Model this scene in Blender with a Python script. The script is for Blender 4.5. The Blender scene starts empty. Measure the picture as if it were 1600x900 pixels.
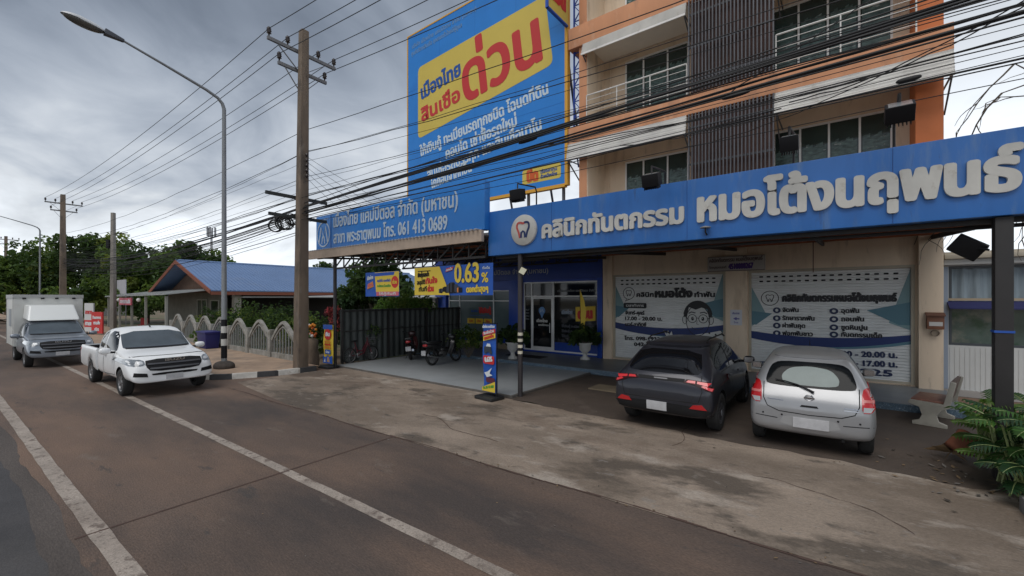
import bpy, bmesh, math, random
import numpy as np
from mathutils import Vector, Matrix, geometry
from mathutils.bvhtree import BVHTree
random.seed(7)
R = math.radians
SC = bpy.context.scene
COL = SC.collection
# ------------------------------------------------------------------ camera
cam = bpy.data.cameras.new('camera'); camo = bpy.data.objects.new('camera', cam); COL.objects.link(camo)
cam.sensor_width = 36; cam.lens = 36*670/1600; cam.shift_y = 16/1600
cam.clip_start = .05; cam.clip_end = 3000
camo.location = (0, 0, 2.42); camo.rotation_euler = (R(90), 0, 0)
SC.camera = camo
# ------------------------------------------------------------------ light
SUN_EL, SUN_AZ = 58, 212          # azimuth clockwise from +Y, where the light comes from
W = bpy.data.worlds.new('World'); SC.world = W; W.use_nodes = True
nt = W.node_tree; N = nt.nodes; L = nt.links
for n in list(N): N.remove(n)
def wn(t, **k):
    n = N.new(t)
    for a, b in k.items(): setattr(n, a, b)
    return n
def wm(op, a, b=None, clamp=False):
    n = N.new('ShaderNodeMath'); n.operation = op; n.use_clamp = clamp
    for i, x in enumerate((a, b)):
        if x is None: continue
        if isinstance(x, (int, float)): n.inputs[i].default_value = x
        else: L.new(x, n.inputs[i])
    return n.outputs[0]
out = wn('ShaderNodeOutputWorld'); bg = wn('ShaderNodeBackground'); bg.inputs[1].default_value = .1
sky = wn('ShaderNodeTexSky'); sky.sky_type = 'NISHITA'; sky.sun_disc = False
sky.sun_elevation = R(SUN_EL); sky.sun_rotation = R(SUN_AZ); sky.dust_density = 3
tc = wn('ShaderNodeTexCoord'); sp = wn('ShaderNodeSeparateXYZ'); L.new(tc.outputs['Generated'], sp.inputs[0])
zc = wm('MAXIMUM', sp.outputs[2], 0.0)
den = wm('ADD', zc, .42)
cx = wm('DIVIDE', sp.outputs[0], den); cy = wm('DIVIDE', sp.outputs[1], den)
cb = wn('ShaderNodeCombineXYZ'); L.new(cx, cb.inputs[0]); L.new(cy, cb.inputs[1])
def wnoise(scale, detail, rough, dist=0, off=0):
    n = wn('ShaderNodeTexNoise'); n.inputs['Scale'].default_value = scale; n.inputs['Detail'].default_value = detail
    n.inputs['Roughness'].default_value = rough; n.inputs['Distortion'].default_value = dist
    mp = wn('ShaderNodeMapping'); mp.inputs['Location'].default_value = (off, off*.7, off*.3)
    L.new(cb.outputs[0], mp.inputs[0]); L.new(mp.outputs[0], n.inputs['Vector'])
    return n.outputs['Fac']
big = wnoise(1.25, 5, .5, .6, 3.1); fine = wnoise(3.6, 7, .55, .7, 9.3)
rmp = wn('ShaderNodeValToRGB'); L.new(zc, rmp.inputs[0])
el = rmp.color_ramp.elements
el[0].position = 0; el[0].color = (1.0, 1.0, 1.0, 1); el[1].position = 1; el[1].color = (.30, .30, .30, 1)
for p, v in ((.10, .90), (.22, .70), (.36, .46), (.50, .31), (.70, .28)):
    e = el.new(p); e.color = (v, v, v, 1)
v = wm('ADD', wm('MULTIPLY', wm('SUBTRACT', big, .5), 1.6), wm('MULTIPLY', wm('SUBTRACT', fine, .5), .95))
v = wm('ADD', v, 1.0)
side = wm('MULTIPLY', wm('ADD', sp.outputs[0], .05), wm('MULTIPLY', zc, 1.9))     # the bank of dark cloud stands to one side
v = wm('ADD', v, side)
v = wm('MAXIMUM', v, .42); v = wm('MINIMUM', v, 1.5)
val = wm('MULTIPLY', rmp.outputs[0], v); val = wm('MINIMUM', val, .95)
mr = wn('ShaderNodeMapRange'); L.new(val, mr.inputs[0]); mr.inputs[1].default_value = .1; mr.inputs[2].default_value = .62
tint = wn('ShaderNodeMixRGB'); L.new(mr.outputs[0], tint.inputs[0])
tint.inputs[1].default_value = (.72, .88, 1.15, 1); tint.inputs[2].default_value = (.93, .985, 1.05, 1)
cl = wn('ShaderNodeMixRGB', blend_type='MULTIPLY'); cl.inputs[0].default_value = 1
L.new(tint.outputs[0], cl.inputs[1]); L.new(wm('MULTIPLY', val, 10), cl.inputs[2])
mx = wn('ShaderNodeMixRGB'); mx.inputs[0].default_value = .94
L.new(sky.outputs[0], mx.inputs[1]); L.new(cl.outputs[0], mx.inputs[2])
L.new(mx.outputs[0], bg.inputs[0]); L.new(bg.outputs[0], out.inputs[0])
sl = bpy.data.lights.new('sun', 'SUN'); sl.energy = 1.5; sl.angle = R(45); sl.color = (1, .97, .93)
so = bpy.data.objects.new('sun', sl); COL.objects.link(so); so.location = (-10, -20, 40)
so.rotation_euler = Vector((math.sin(R(SUN_AZ))*math.cos(R(SUN_EL)), math.cos(R(SUN_AZ))*math.cos(R(SUN_EL)), math.sin(R(SUN_EL)))).to_track_quat('Z', 'Y').to_euler()
vs = SC.view_settings
SC.display_settings.display_device = 'sRGB'
vs.view_transform = 'Standard'; vs.look = 'None'; vs.exposure = .32; vs.gamma = 1; vs.use_curve_mapping = False
SC.render.engine = 'CYCLES'; SC.cycles.use_denoising = True
SC.cycles.max_bounces = 6; SC.cycles.transparent_max_bounces = 12; SC.cycles.sample_clamp_indirect = 4

# ------------------------------------------------------------------ helpers
def lin(c):
    return tuple((x/12.92 if x <= .04045 else ((x+.055)/1.055)**2.4) for x in c)
def hexc(h):
    h = h.lstrip('#'); return lin(tuple(int(h[i:i+2], 16)/255 for i in (0, 2, 4)))
MATS = {}
def mat(name, col, rough=.6, metal=0, var=.0, scale=2.0, bump=0, bscale=None, spec=.5, coat=0, stain=None, island=0, detail=5, stretch=None, world=False, sssc=None, gloss_var=0, grain=None, rot=0):
    """A Principled material: base colour varied by noise (var), stains of another colour, bump, and per-leaf variation (island)."""
    if name in MATS: return MATS[name]
    m = bpy.data.materials.new(name); m.use_nodes = True
    t = m.node_tree; b = t.nodes['Principled BSDF']; lk = t.links.new
    b.inputs['Base Color'].default_value = (*col, 1); b.inputs['Roughness'].default_value = rough
    b.inputs['Metallic'].default_value = metal; b.inputs['Specular IOR Level'].default_value = spec
    if coat: b.inputs['Coat Weight'].default_value = coat; b.inputs['Coat Roughness'].default_value = .05
    coords = None
    def vec():
        nonlocal coords
        if coords is None:
            if world: g = t.nodes.new('ShaderNodeNewGeometry'); o = g.outputs['Position']
            else: g = t.nodes.new('ShaderNodeTexCoord'); o = g.outputs['Object']
            if rot:
                mp = t.nodes.new('ShaderNodeMapping'); mp.inputs['Rotation'].default_value = (0, 0, R(rot)); lk(o, mp.inputs[0]); o = mp.outputs[0]
            if stretch:
                mp = t.nodes.new('ShaderNodeMapping'); mp.inputs['Scale'].default_value = stretch; lk(o, mp.inputs[0]); o = mp.outputs[0]
            coords = o
        return coords
    def noise(sc, de=5, ro=.6, off=0):
        n = t.nodes.new('ShaderNodeTexNoise'); n.inputs['Scale'].default_value = sc; n.inputs['Detail'].default_value = de; n.inputs['Roughness'].default_value = ro
        if off:
            mp = t.nodes.new('ShaderNodeMapping'); mp.inputs['Location'].default_value = (off, off*.6, off*.3); lk(vec(), mp.inputs[0]); lk(mp.outputs[0], n.inputs['Vector'])
        else: lk(vec(), n.inputs['Vector'])
        return n.outputs['Fac']
    def rng(o, a, b2, c, d):
        r = t.nodes.new('ShaderNodeMapRange'); r.inputs[1].default_value = a; r.inputs[2].default_value = b2; r.inputs[3].default_value = c; r.inputs[4].default_value = d
        lk(o, r.inputs[0]); return r.outputs[0]
    def mixc(kind, fac, a, b2):
        x = t.nodes.new('ShaderNodeMixRGB'); x.blend_type = kind
        for i, q in enumerate((fac, a, b2)):
            if isinstance(q, (int, float)): x.inputs[i].default_value = q
            elif isinstance(q, tuple): x.inputs[i].default_value = (*q, 1)
            else: lk(q, x.inputs[i])
        return x.outputs[0]
    cur = col
    if var:
        cur = mixc('MULTIPLY', 1.0, cur, rng(noise(scale, detail), .3, .7, 1-var, 1+var))
    for s in (stain or []):       # (colour, noise scale, threshold, softness, strength, offset)
        f = rng(noise(s[1], 6, .62, s[5]), s[2], s[2]+s[3], 0, s[4])
        cur = mixc('MIX', f, cur, s[0])
    if grain: cur = mixc('MULTIPLY', 1.0, cur, rng(noise(grain[0], 3, .7, 2.2), .3, .7, 1-grain[1], 1+grain[1]))
    if island:
        g = t.nodes.new('ShaderNodeNewGeometry')
        cur = mixc('MULTIPLY', 1.0, cur, rng(g.outputs['Random Per Island'], 0, 1, 1-island, 1+island))
    if not isinstance(cur, tuple): lk(cur, b.inputs['Base Color'])
    if gloss_var: lk(rng(noise(scale*.7, 4, .6, 5.5), .35, .65, max(0, rough-gloss_var), min(1, rough+gloss_var)), b.inputs['Roughness'])
    if bump:
        bp = t.nodes.new('ShaderNodeBump'); bp.inputs['Strength'].default_value = bump; bp.inputs['Distance'].default_value = .02
        lk(noise(bscale or scale*8, 6), bp.inputs['Height']); lk(bp.outputs[0], b.inputs['Normal'])
    if sssc:
        tr = t.nodes.new('ShaderNodeBsdfTranslucent'); tr.inputs[0].default_value = (*sssc, 1)
        ms = t.nodes.new('ShaderNodeMixShader'); ms.inputs[0].default_value = .35
        lk(b.outputs[0], ms.inputs[1]); lk(tr.outputs[0], ms.inputs[2]); lk(ms.outputs[0], t.nodes['Material Output'].inputs[0])
    MATS[name] = m
    return m

BY, RY = 37.5, 36.0
def frm(yaw):
    a = R(yaw); return Vector((math.cos(a), -math.sin(a), 0)), Vector((math.sin(a), math.cos(a), 0))
BU, BN = frm(BY); RU, RN = frm(RY)
def B(s, d, z=0): return BU*s + BN*d + Vector((0, 0, z))      # along the shop fronts, away from the road, up
def RD(s, d, z=0): return RU*s + RN*d + Vector((0, 0, z))     # along the road
ORG = {}
def props(o, label=None, cat=None, group=None, kind=None):
    if label: o['label'] = label
    if cat: o['category'] = cat
    if group: o['group'] = group
    if kind: o['kind'] = kind
    return o
def thing(name, label, cat, s, d, z=0, group=None, frame='B'):
    """Empty at a thing's base; its parts are modelled in (s, d, z) of the frame."""
    o = bpy.data.objects.new(name, None); COL.objects.link(o); o.empty_display_size = .2
    o.location = (B if frame == 'B' else RD)(s, d, z); o.rotation_euler = (0, 0, -R(BY if frame == 'B' else RY))
    ORG[o.name] = Vector((s, d, z))
    return props(o, label, cat, group)
def free(name, label, cat, loc, yaw=0, group=None):
    """Empty at a free place; parts are modelled about the origin, x forward."""
    o = bpy.data.objects.new(name, None); COL.objects.link(o); o.empty_display_size = .2
    o.location = loc; o.rotation_euler = (0, 0, R(yaw)); ORG[o.name] = Vector((0, 0, 0))
    return props(o, label, cat, group)
class MB:
    def __init__(s): s.v = []; s.f = []; s.m = []; s.s = []
    def add(s, vs, fs, mi=0, sm=False):
        k = len(s.v); s.v += [tuple(p) for p in vs]
        for f in fs: s.f.append([i+k for i in f]); s.m.append(mi); s.s.append(sm)
        return s
    def box(s, x0, x1, y0, y1, z0, z1, mi=0):
        if x0 > x1: x0, x1 = x1, x0
        if y0 > y1: y0, y1 = y1, y0
        if z0 > z1: z0, z1 = z1, z0
        return s.add([(x0,y0,z0),(x1,y0,z0),(x1,y1,z0),(x0,y1,z0),(x0,y0,z1),(x1,y0,z1),(x1,y1,z1),(x0,y1,z1)],
              [(0,3,2,1),(4,5,6,7),(0,1,5,4),(1,2,6,5),(2,3,7,6),(3,0,4,7)], mi)
    def hexa(s, bot, top, mi=0):
        return s.add(list(bot)+list(top), [(3,2,1,0),(4,5,6,7),(0,1,5,4),(1,2,6,5),(2,3,7,6),(3,0,4,7)], mi)
    def tube(s, pts, r, n=8, mi=0, cap=True):
        pts = [Vector(p) for p in pts]; m = len(pts)
        rs = r if isinstance(r, (list, tuple)) else [r]*m
        t0 = (pts[1]-pts[0]).normalized(); up = Vector((0,0,1)) if abs(t0.z) < .9 else Vector((1,0,0))
        a = t0.cross(up).normalized(); vs = []
        for i, p in enumerate(pts):
            t = (pts[min(i+1, m-1)]-pts[max(i-1, 0)])
            t = t.normalized() if t.length > 1e-9 else t0
            a = (a - t*a.dot(t)).normalized(); b = t.cross(a)
            vs += [p + a*rs[i]*math.cos(2*math.pi*k/n) + b*rs[i]*math.sin(2*math.pi*k/n) for k in range(n)]
        fs = [(i*n+k, i*n+(k+1) % n, (i+1)*n+(k+1) % n, (i+1)*n+k) for i in range(m-1) for k in range(n)]
        s.add(vs, fs, mi, n > 5)
        if cap: s.add(vs[:n], [tuple(range(n))[::-1]], mi); s.add(vs[-n:], [tuple(range(n))], mi)
        return s
    def bar(s, p, q, w, h, mi=0, up=(0,0,1)):
        p = Vector(p); q = Vector(q); t = (q-p).normalized(); up = Vector(up)
        if abs(t.dot(up)) > .95: up = Vector((0,1,0))
        a = t.cross(up).normalized()*w/2; b = a.cross(t).normalized()*h/2
        return s.hexa([p-a-b, p+a-b, p+a+b, p-a+b], [q-a-b, q+a-b, q+a+b, q-a+b], mi)
    def lathe(s, prof, c=(0,0,0), n=20, mi=0, axis='z', sm=True):
        vs = []; c = Vector(c)
        for r, z in prof:
            for k in range(n):
                a = 2*math.pi*k/n; x, y = r*math.cos(a), r*math.sin(a)
                vs.append(c + (Vector((x, y, z)) if axis == 'z' else Vector((x, z, y)) if axis == 'y' else Vector((z, x, y))))
        fs = [(i*n+k, i*n+(k+1) % n, (i+1)*n+(k+1) % n, (i+1)*n+k) for i in range(len(prof)-1) for k in range(n)]
        return s.add(vs, fs, mi, sm)
    def ell(s, c, r, n=12, m=8, mi=0):
        c = Vector(c); vs = [c+Vector((0,0,-r[2]))]
        for i in range(1, m):
            t = -math.pi/2+math.pi*i/m
            vs += [c+Vector((r[0]*math.cos(t)*math.cos(2*math.pi*k/n), r[1]*math.cos(t)*math.sin(2*math.pi*k/n), r[2]*math.sin(t))) for k in range(n)]
        vs.append(c+Vector((0,0,r[2]))); e = len(vs)-1
        fs = [(0, 1+(k+1) % n, 1+k) for k in range(n)] + [(e, e-n+k, e-n+(k+1) % n) for k in range(n)]
        fs += [(1+i*n+k, 1+i*n+(k+1) % n, 1+(i+1)*n+(k+1) % n, 1+(i+1)*n+k) for i in range(m-2) for k in range(n)]
        return s.add(vs, fs, mi, True)
    def prism(s, poly, d0, th, mi=0):
        """outline in (s, z), front face at d0, thickness th behind it"""
        n = len(poly)
        a = sum(poly[i][0]*poly[(i+1) % n][1]-poly[(i+1) % n][0]*poly[i][1] for i in range(n))
        if a < 0: poly = poly[::-1]
        vs = [(x, d0, z) for x, z in poly]+[(x, d0+th, z) for x, z in poly]
        return s.add(vs, [tuple(range(n)), tuple(range(2*n-1, n-1, -1))]+[((i+1) % n, i, n+i, n+(i+1) % n) for i in range(n)], mi)
    def ribbon(s, path, w, d0, th, mi=0, closed=False):
        P = [Vector(p) for p in path]; n = len(P); l = []; r = []
        for i in range(n):
            a = P[(i-1) % n] if (closed or i) else P[i]; b = P[(i+1) % n] if (closed or i < n-1) else P[i]
            t = (b-a); t = t.normalized() if t.length > 1e-9 else Vector((1, 0)); q = Vector((-t.y, t.x))*w/2
            l.append(P[i]+q); r.append(P[i]-q)
        for i in range(n if closed else n-1):
            j = (i+1) % n
            s.prism([(r[i].x, r[i].y), (r[j].x, r[j].y), (l[j].x, l[j].y), (l[i].x, l[i].y)], d0, th, mi)
        return s
    def xf(s, M):
        s.v = [tuple(M @ Vector(p)) for p in s.v]; return s
    def join(s, o, M=None, mi=None):
        vs = o.v if M is None else [tuple(M @ Vector(p)) for p in o.v]
        k = len(s.v); s.v += vs
        for f, m, q in zip(o.f, o.m, o.s): s.f.append([i+k for i in f]); s.m.append(m if mi is None else mi); s.s.append(q)
        return s
    def build(s, name, mats, parent=None, bevel=0, label=None, seg=2, world=None):
        me = bpy.data.meshes.new(name); o = bpy.data.objects.new(name, me); COL.objects.link(o)
        off = Vector((0,0,0))
        if parent is not None:
            off = ORG[parent.name]; o.parent = parent; ORG[o.name] = off
        elif world is not None: off = Vector(world[0])
        me.from_pydata([tuple(Vector(p)-off) for p in s.v], [], s.f)
        mats = mats if isinstance(mats, (list, tuple)) else [mats]
        for m in mats: me.materials.append(m)
        if s.f:
            me.polygons.foreach_set('material_index', s.m); me.polygons.foreach_set('use_smooth', s.s)
        if bevel:
            bm = bmesh.new(); bm.from_mesh(me); bmesh.ops.remove_doubles(bm, verts=bm.verts, dist=1e-5)
            ed = [e for e in bm.edges if len(e.link_faces) == 2 and e.calc_face_angle(0) > R(35)]
            bmesh.ops.bevel(bm, geom=ed, offset=bevel, segments=seg, affect='EDGES', profile=.6, clamp_overlap=True); bm.to_mesh(me); bm.free()
            me.polygons.foreach_set('use_smooth', [True]*len(me.polygons)); me.set_sharp_from_angle(angle=R(40))
        me.update()
        if label: o['label'] = label
        return o
    def solo(s, name, mats, label, cat, sdz, group=None, bevel=0, frame='B', kind=None, seg=2):
        """one top-level mesh, origin at its base"""
        o = s.build(name, mats, None, bevel, None, seg, world=(sdz,))
        o.location = (B if frame == 'B' else RD)(*sdz); o.rotation_euler = (0, 0, -R(BY if frame == 'B' else RY))
        ORG[o.name] = Vector(sdz)
        return props(o, label, cat, group, kind)
def wmesh(mb, name, mats, label=None, cat=None, group=None, kind=None, base=None, bevel=0):
    """top-level mesh modelled in world coordinates"""
    if base is None: base = Vector(mb.v[0])
    o = mb.build(name, mats, None, bevel, world=(base,)); o.location = base; ORG[o.name] = Vector(base)
    return props(o, label, cat, group, kind)
def copy_tree(o, parent=None):
    c = o.copy(); COL.objects.link(c)
    ORG[c.name] = ORG.get(o.name, Vector((0,0,0)))
    if parent is not None: c.parent = parent
    for ch in list(o.children): copy_tree(ch, c)
    return c
def rrect(x0, x1, z0, z1, r, n=5):
    o = []
    for cx_, cz_, a0 in ((x1-r, z1-r, 0), (x0+r, z1-r, 90), (x0+r, z0+r, 180), (x1-r, z0+r, 270)):
        o += [(cx_+r*math.cos(R(a0+90*i/n)), cz_+r*math.sin(R(a0+90*i/n))) for i in range(n+1)]
    return o
def ellp(cx_, cz_, rx, rz, n=28, a0=0, a1=360):
    m = n if a1-a0 >= 360 else n+1
    return [(cx_+rx*math.cos(R(a0+(a1-a0)*i/n)), cz_+rz*math.sin(R(a0+(a1-a0)*i/n))) for i in range(m)]
# ------------------------------------------------------------------ lettering
TC = {}
def raw_text(txt):
    if txt in TC: return TC[txt]
    c = bpy.data.curves.new('lettering', 'FONT'); c.body = txt; c.size = 1; c.extrude = .5; c.resolution_u = 3
    o = bpy.data.objects.new('lettering', c); COL.objects.link(o)
    bpy.context.view_layer.update()
    me = bpy.data.meshes.new_from_object(o.evaluated_get(bpy.context.evaluated_depsgraph_get()))
    vs = [tuple(v.co) for v in me.vertices]; fs = [tuple(p.vertices) for p in me.polygons]
    bpy.data.objects.remove(o); bpy.data.curves.remove(c); bpy.data.meshes.remove(me)
    TC[txt] = (vs, fs); return TC[txt]
REFH = None
def letters(mb, txt, p0, p1, h, d0, bold=.06, depth=.006, mi=0, fit=True, shear=0, center=False):
    """Lettering on a wall facing the road: baseline from p0 to p1 in (s, z), consonant height h, front of the backing at d0.
    Weight comes from copies shifted by bold*h round a ring, each a hair deeper than the last."""
    global REFH
    if REFH is None:
        a = raw_text('บ')[0]; REFH = max(v[1] for v in a)-min(v[1] for v in a)
    vs, fs = raw_text(txt)
    x0 = min(v[0] for v in vs); x1 = max(v[0] for v in vs)
    Lw = math.hypot(p1[0]-p0[0], p1[1]-p0[1]); ang = math.atan2(p1[1]-p0[1], p1[0]-p0[0])
    ky = h/REFH; bw = bold*h
    kx = (Lw-2*bw)/(x1-x0) if fit else ky
    ca, sa = math.cos(ang), math.sin(ang)
    nr = 14 if h > .25 else 6
    offs = [(0, 0)] if bold <= 0 else [(0, 0)]+[(bw*math.cos(2*math.pi*k/nr), bw*.8*math.sin(2*math.pi*k/nr)) for k in range(nr)]
    for k, (ox, oy) in enumerate(offs):
        q = []
        for x, y, z in vs:
            X = (x-x0)*kx+bw+ox; Y = y*ky+oy; X += Y*shear
            q.append((p0[0]+X*ca-Y*sa, d0-.002-(z+.5)*depth-k*.00025, p0[1]+X*sa+Y*ca))
        mb.add(q, fs, mi)
    return mb
def wall_holes(mb, s0, s1, z0, z1, d0, depth, holes, mi=0, back=True):
    """wall sheet facing the road with openings and their reveals"""
    xs = sorted({s0, s1, *[h[0] for h in holes], *[h[1] for h in holes]}); zs = sorted({z0, z1, *[h[2] for h in holes], *[h[3] for h in holes]})
    for i in range(len(xs)-1):
        for j in range(len(zs)-1):
            cx_, cz_ = (xs[i]+xs[i+1])/2, (zs[j]+zs[j+1])/2
            if any(h[0] < cx_ < h[1] and h[2] < cz_ < h[3] for h in holes): continue
            mb.add([(xs[i], d0, zs[j]), (xs[i+1], d0, zs[j]), (xs[i+1], d0, zs[j+1]), (xs[i], d0, zs[j+1])], [(0,1,2,3)], mi)
    for a, b, c, e in holes:
        f, g = d0, d0+depth
        mb.add([(a,f,c),(b,f,c),(b,f,e),(a,f,e),(a,g,c),(b,g,c),(b,g,e),(a,g,e)], [(0,4,5,1),(1,5,6,2),(2,6,7,3),(3,7,4,0)], mi)
    return mb
# ------------------------------------------------------------------ ground, road, pavements
M_dirt = mat('dirt ground', (.16,.115,.075), .95, var=.3, scale=.4, bump=.4, bscale=6, world=True, stain=[((.05,.075,.025), .25, .48, .12, .9, 4)])
M_asph = mat('asphalt', (.050,.048,.050), .85, grain=(75,.3), var=.22, scale=1.3, bump=.35, bscale=60, world=True, stain=[((.075,.07,.068), .5, .5, .15, .6, 2)])
M_lane = mat('dusty shoulder asphalt', (.108,.076,.059), .88, var=.16, scale=1.1, bump=.5, bscale=70, world=True, rot=36, stretch=(.35,1,1), grain=(75,.30),
    stain=[((.185,.118,.082), .38, .46, .2, .85, 1), ((.052,.042,.038), .42, .50, .16, .9, 7), ((.175,.145,.12), 2.2, .62, .1, .5, 3), ((.05,.045,.042), 3.4, .64, .06, .7, 9)])
M_apron = mat('stained concrete apron', (.255,.203,.158), .85, var=.2, scale=1.2, bump=.45, bscale=45, world=True, rot=30, stretch=(.55,1,1), grain=(60,.22),
    stain=[((.150,.115,.086), .40, .46, .14, .9, 2), ((.088,.069,.053), .9, .53, .08, .9, 6), ((.125,.088,.064), .7, .56, .14, .8, 11), ((.37,.32,.27), 1.5, .57, .10, .75, 14), ((.068,.056,.046), 3.2, .60, .09, .75, 21), ((.24,.215,.19), 6.5, .62, .06, .5, 31)])
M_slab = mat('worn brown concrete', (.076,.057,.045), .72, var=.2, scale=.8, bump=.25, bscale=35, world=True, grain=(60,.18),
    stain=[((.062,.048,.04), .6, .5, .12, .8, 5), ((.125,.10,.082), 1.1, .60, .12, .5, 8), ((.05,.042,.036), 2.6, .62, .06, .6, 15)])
M_pave = mat('sidewalk blocks', (.33,.235,.165), .9, var=.2, scale=2.0, bump=.4, bscale=18, world=True, stain=[((.19,.15,.115), .9, .52, .12, .7, 3)])
M_line = mat('worn road paint', (.31,.265,.225), .85, var=.2, scale=3, world=True, grain=(60,.3), stain=[((.125,.095,.078), 7.0, .56, .08, .9, 2), ((.17,.135,.11), .8, .50, .2, .7, 12), ((.10,.078,.065), 22, .60, .05, .8, 5)])
M_seam = mat('dirty joint', (.075,.045,.035), .95, var=.3, scale=3, world=True)
M_tile = mat('pale grey floor tile', (.34,.36,.37), .32, var=.05, scale=1.5, world=True, stain=[((.26,.28,.29), .6, .5, .2, .5, 2)])

def sheet(name, pts, z, m):
    mb = MB(); mb.add([(p.x, p.y, z) for p in pts], [tuple(range(len(pts)))])
    # make sure the face looks up
    o = wmesh(mb, name, m, kind='structure', base=Vector((pts[0].x, pts[0].y, z)))
    me = o.data
    if me.polygons[0].normal.z < 0: me.flip_normals()
    return o
sheet('ground', [Vector((-900,-300,0)), Vector((900,-300,0)), Vector((900,1500,0)), Vector((-900,1500,0))], -.03, M_dirt)
sheet('road', [RD(-400,-12), RD(120,-12), RD(120,.75), RD(-400,.75)], -.012, M_asph)
rj_ = random.Random(2); ed_ = [RD(-40+.25*k, .80+.03*math.sin(k*.7)+rj_.uniform(-.025,.025)) for k in range(220)]
sheet('road_edge', [RD(-400,.7), RD(-40,.7)]+[RD(-40+.25*k, .70+.03*math.sin(k*.31)+rj_.uniform(-.02,.02)) for k in range(220)]+[RD(16,.95), RD(-400,.95)], -.010, mat('dusty asphalt edge', (.080,.066,.058), .88, var=.25, scale=1.5, world=True, rot=36, stretch=(.3,1,1), grain=(75,.3), bump=.4, bscale=60))
sheet('road_shoulder', [RD(-400,.92), RD(-40,.92)]+[RD(-40+.25*k, .90+.035*math.sin(k*.4)+rj_.uniform(-.02,.02)) for k in range(220)]+[RD(120,.92), RD(120,4.86), RD(-14,4.86), RD(-14.6,5.0), RD(-400,5.0)], -.008, M_lane)
def strip(d, w, s0, s1, wob, step=.5, seed=1):
    rnd = random.Random(seed); a = []; b = []; s = s0
    while s <= s1:
        a.append(RD(s, d-w/2+rnd.uniform(-wob, wob))); b.append(RD(s, d+w/2+rnd.uniform(-wob, wob)))
        s += step*(1 if s > -40 else 8)
    mb = MB(); n = len(a)
    mb.add([(p.x,p.y,-.004) for p in a+b], [(i, i+1, n+i+1, n+i) for i in range(n-1)])
    return mb
for d, w, sd in ((1.08, .16, 3), (3.0, .135, 5)):
    wmesh(strip(d, w, -300, 12, .006, .3, sd), 'road_marking', M_line, kind='structure', base=RD(-5, d, -.004))
# expansion joints of the shoulder and the apron
jm = MB()
for s in (-22.1, -6.1, 10):
    for k in range(40):
        d = .9+k*.099; w = .012+.006*random.random()
        p = [RD(s-w, d), RD(s+w, d), RD(s+w, d+.1), RD(s-w, d+.1)]
        jm.add([(q.x,q.y,-.0035) for q in p], [(0,1,2,3)])
for k in range(160):
    s = -13+k*.2; w = .006+.011*abs(math.sin(k*1.7)+.5*math.sin(k*.61)); d0 = 4.86+.03*math.sin(k*.37)
    p = [RD(s, d0-w), RD(s+.201, d0-w), RD(s+.201, d0+w), RD(s, d0+w)]
    jm.add([(q.x,q.y,-.001) for q in p], [(0,1,2,3)])
wmesh(jm, 'road_joint', M_seam, kind='structure', base=RD(-6, 4, 0))
ap = [RD(-13.7,5.35), RD(-12.6,5.2), RD(-11.2,5.05), RD(-9.5,4.88), RD(-8,4.86), RD(30,4.86), B(30,8.0), B(-6.2,8.12), B(-6.3,8.3), B(-13.7,8.3), B(-13.9,7.0)]
sheet('apron_pavement', ap, -.004, M_apron)
sheet('road_shoulder', [RD(-15.2,4.8), RD(-8,4.8), B(-10,8.3), B(-14.4,8.45)], -.006, M_lane)
rnd_ = random.Random(5)
edge = [B(-6.6+.22*k, 8.12-.02*k*.22+.05*math.sin(k*.5)+.035*math.sin(k*1.7+1)+rnd_.uniform(-.02,.02)) for k in range(90)]
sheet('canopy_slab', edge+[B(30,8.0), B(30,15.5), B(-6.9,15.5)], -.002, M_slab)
ck = MB()          # cracks
for (s_, d_), an, ln in (((-9.2,6.2),.5,3.2),((-4.6,5.6),2.2,2.4),((-2.2,7.2),.2,3.0),((.6,6.0),1.2,1.8),((-11.6,6.6),-.3,2.4),((-3.2,9.4),1.4,2.4)):
    p_ = B(s_, d_); w_ = .007
    for k in range(int(ln/.12)):
        an += rnd_.uniform(-.55,.55)*.7; q_ = p_+Vector((math.cos(an), math.sin(an), 0))*.12; n_ = Vector((-math.sin(an), math.cos(an), 0))*w_*rnd_.uniform(.4,1.1)
        ck.add([(v_.x, v_.y, .0012) for v_ in (p_-n_, q_-n_, q_+n_, p_+n_)], [(0,1,2,3)]); p_ = q_
wmesh(ck, 'pavement_crack', M_seam, kind='structure', base=B(-9.2,6.2,0))
# dirt tide marks on the slab's edge
# tiled forecourt of the loan shop: individual tiles with grout
tm = MB(); tg = .6
for i in range(13):
    for j in range(7):
        s0 = -14.2+i*tg; d0 = 8.3+j*tg; s1, d1 = min(s0+tg-.004, -6.35), min(d0+tg-.004, 12.38)
        if s0 < -6.4: tm.box(s0, s1, d0, d1, -.02, .05)
tm.solo('forecourt_tiles', M_tile, None, None, (-10, 8.3, 0), kind='structure')
MB().box(-14.3, -6.33, 8.26, 12.39, -.02, .046).solo('forecourt_slab', mat('forecourt edge', (.11,.10,.09), .9, var=.2, scale=4), None, None, (-10,8.3,0), kind='structure')
# raised walkway along the shop fronts, its blue speckled front
M_step = mat('blue speckled step tile', (.10,.155,.21), .35, var=.35, scale=30, detail=2, stain=[((.36,.42,.46), 26, .6, .03, .9, 3)])
M_walk = mat('grey walkway tile', (.155,.17,.185), .4, var=.12, scale=2)
sb = MB(); sb.box(-16.4, 2.05, 12.4, 14.98, -.02, .155)
sb.solo('walkway_step', M_walk, None, None, (-7,12.4,0), kind='structure', bevel=.008)
MB().box(-16.38, 2.04, 12.385, 12.399, -.02, .148).solo('walkway_riser', M_step, None, None, (-7,12.39,0), kind='structure')
sheet('neighbour_pavement', [B(2.06,12.2), B(30,12.2), B(30,15.0), B(2.06,15.0)], .004, mat('rust stained concrete', (.21,.135,.09), .9, var=.25, scale=1.2, world=True, stain=[((.24,.105,.05), .7, .55, .1, .7, 3)]))
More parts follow.
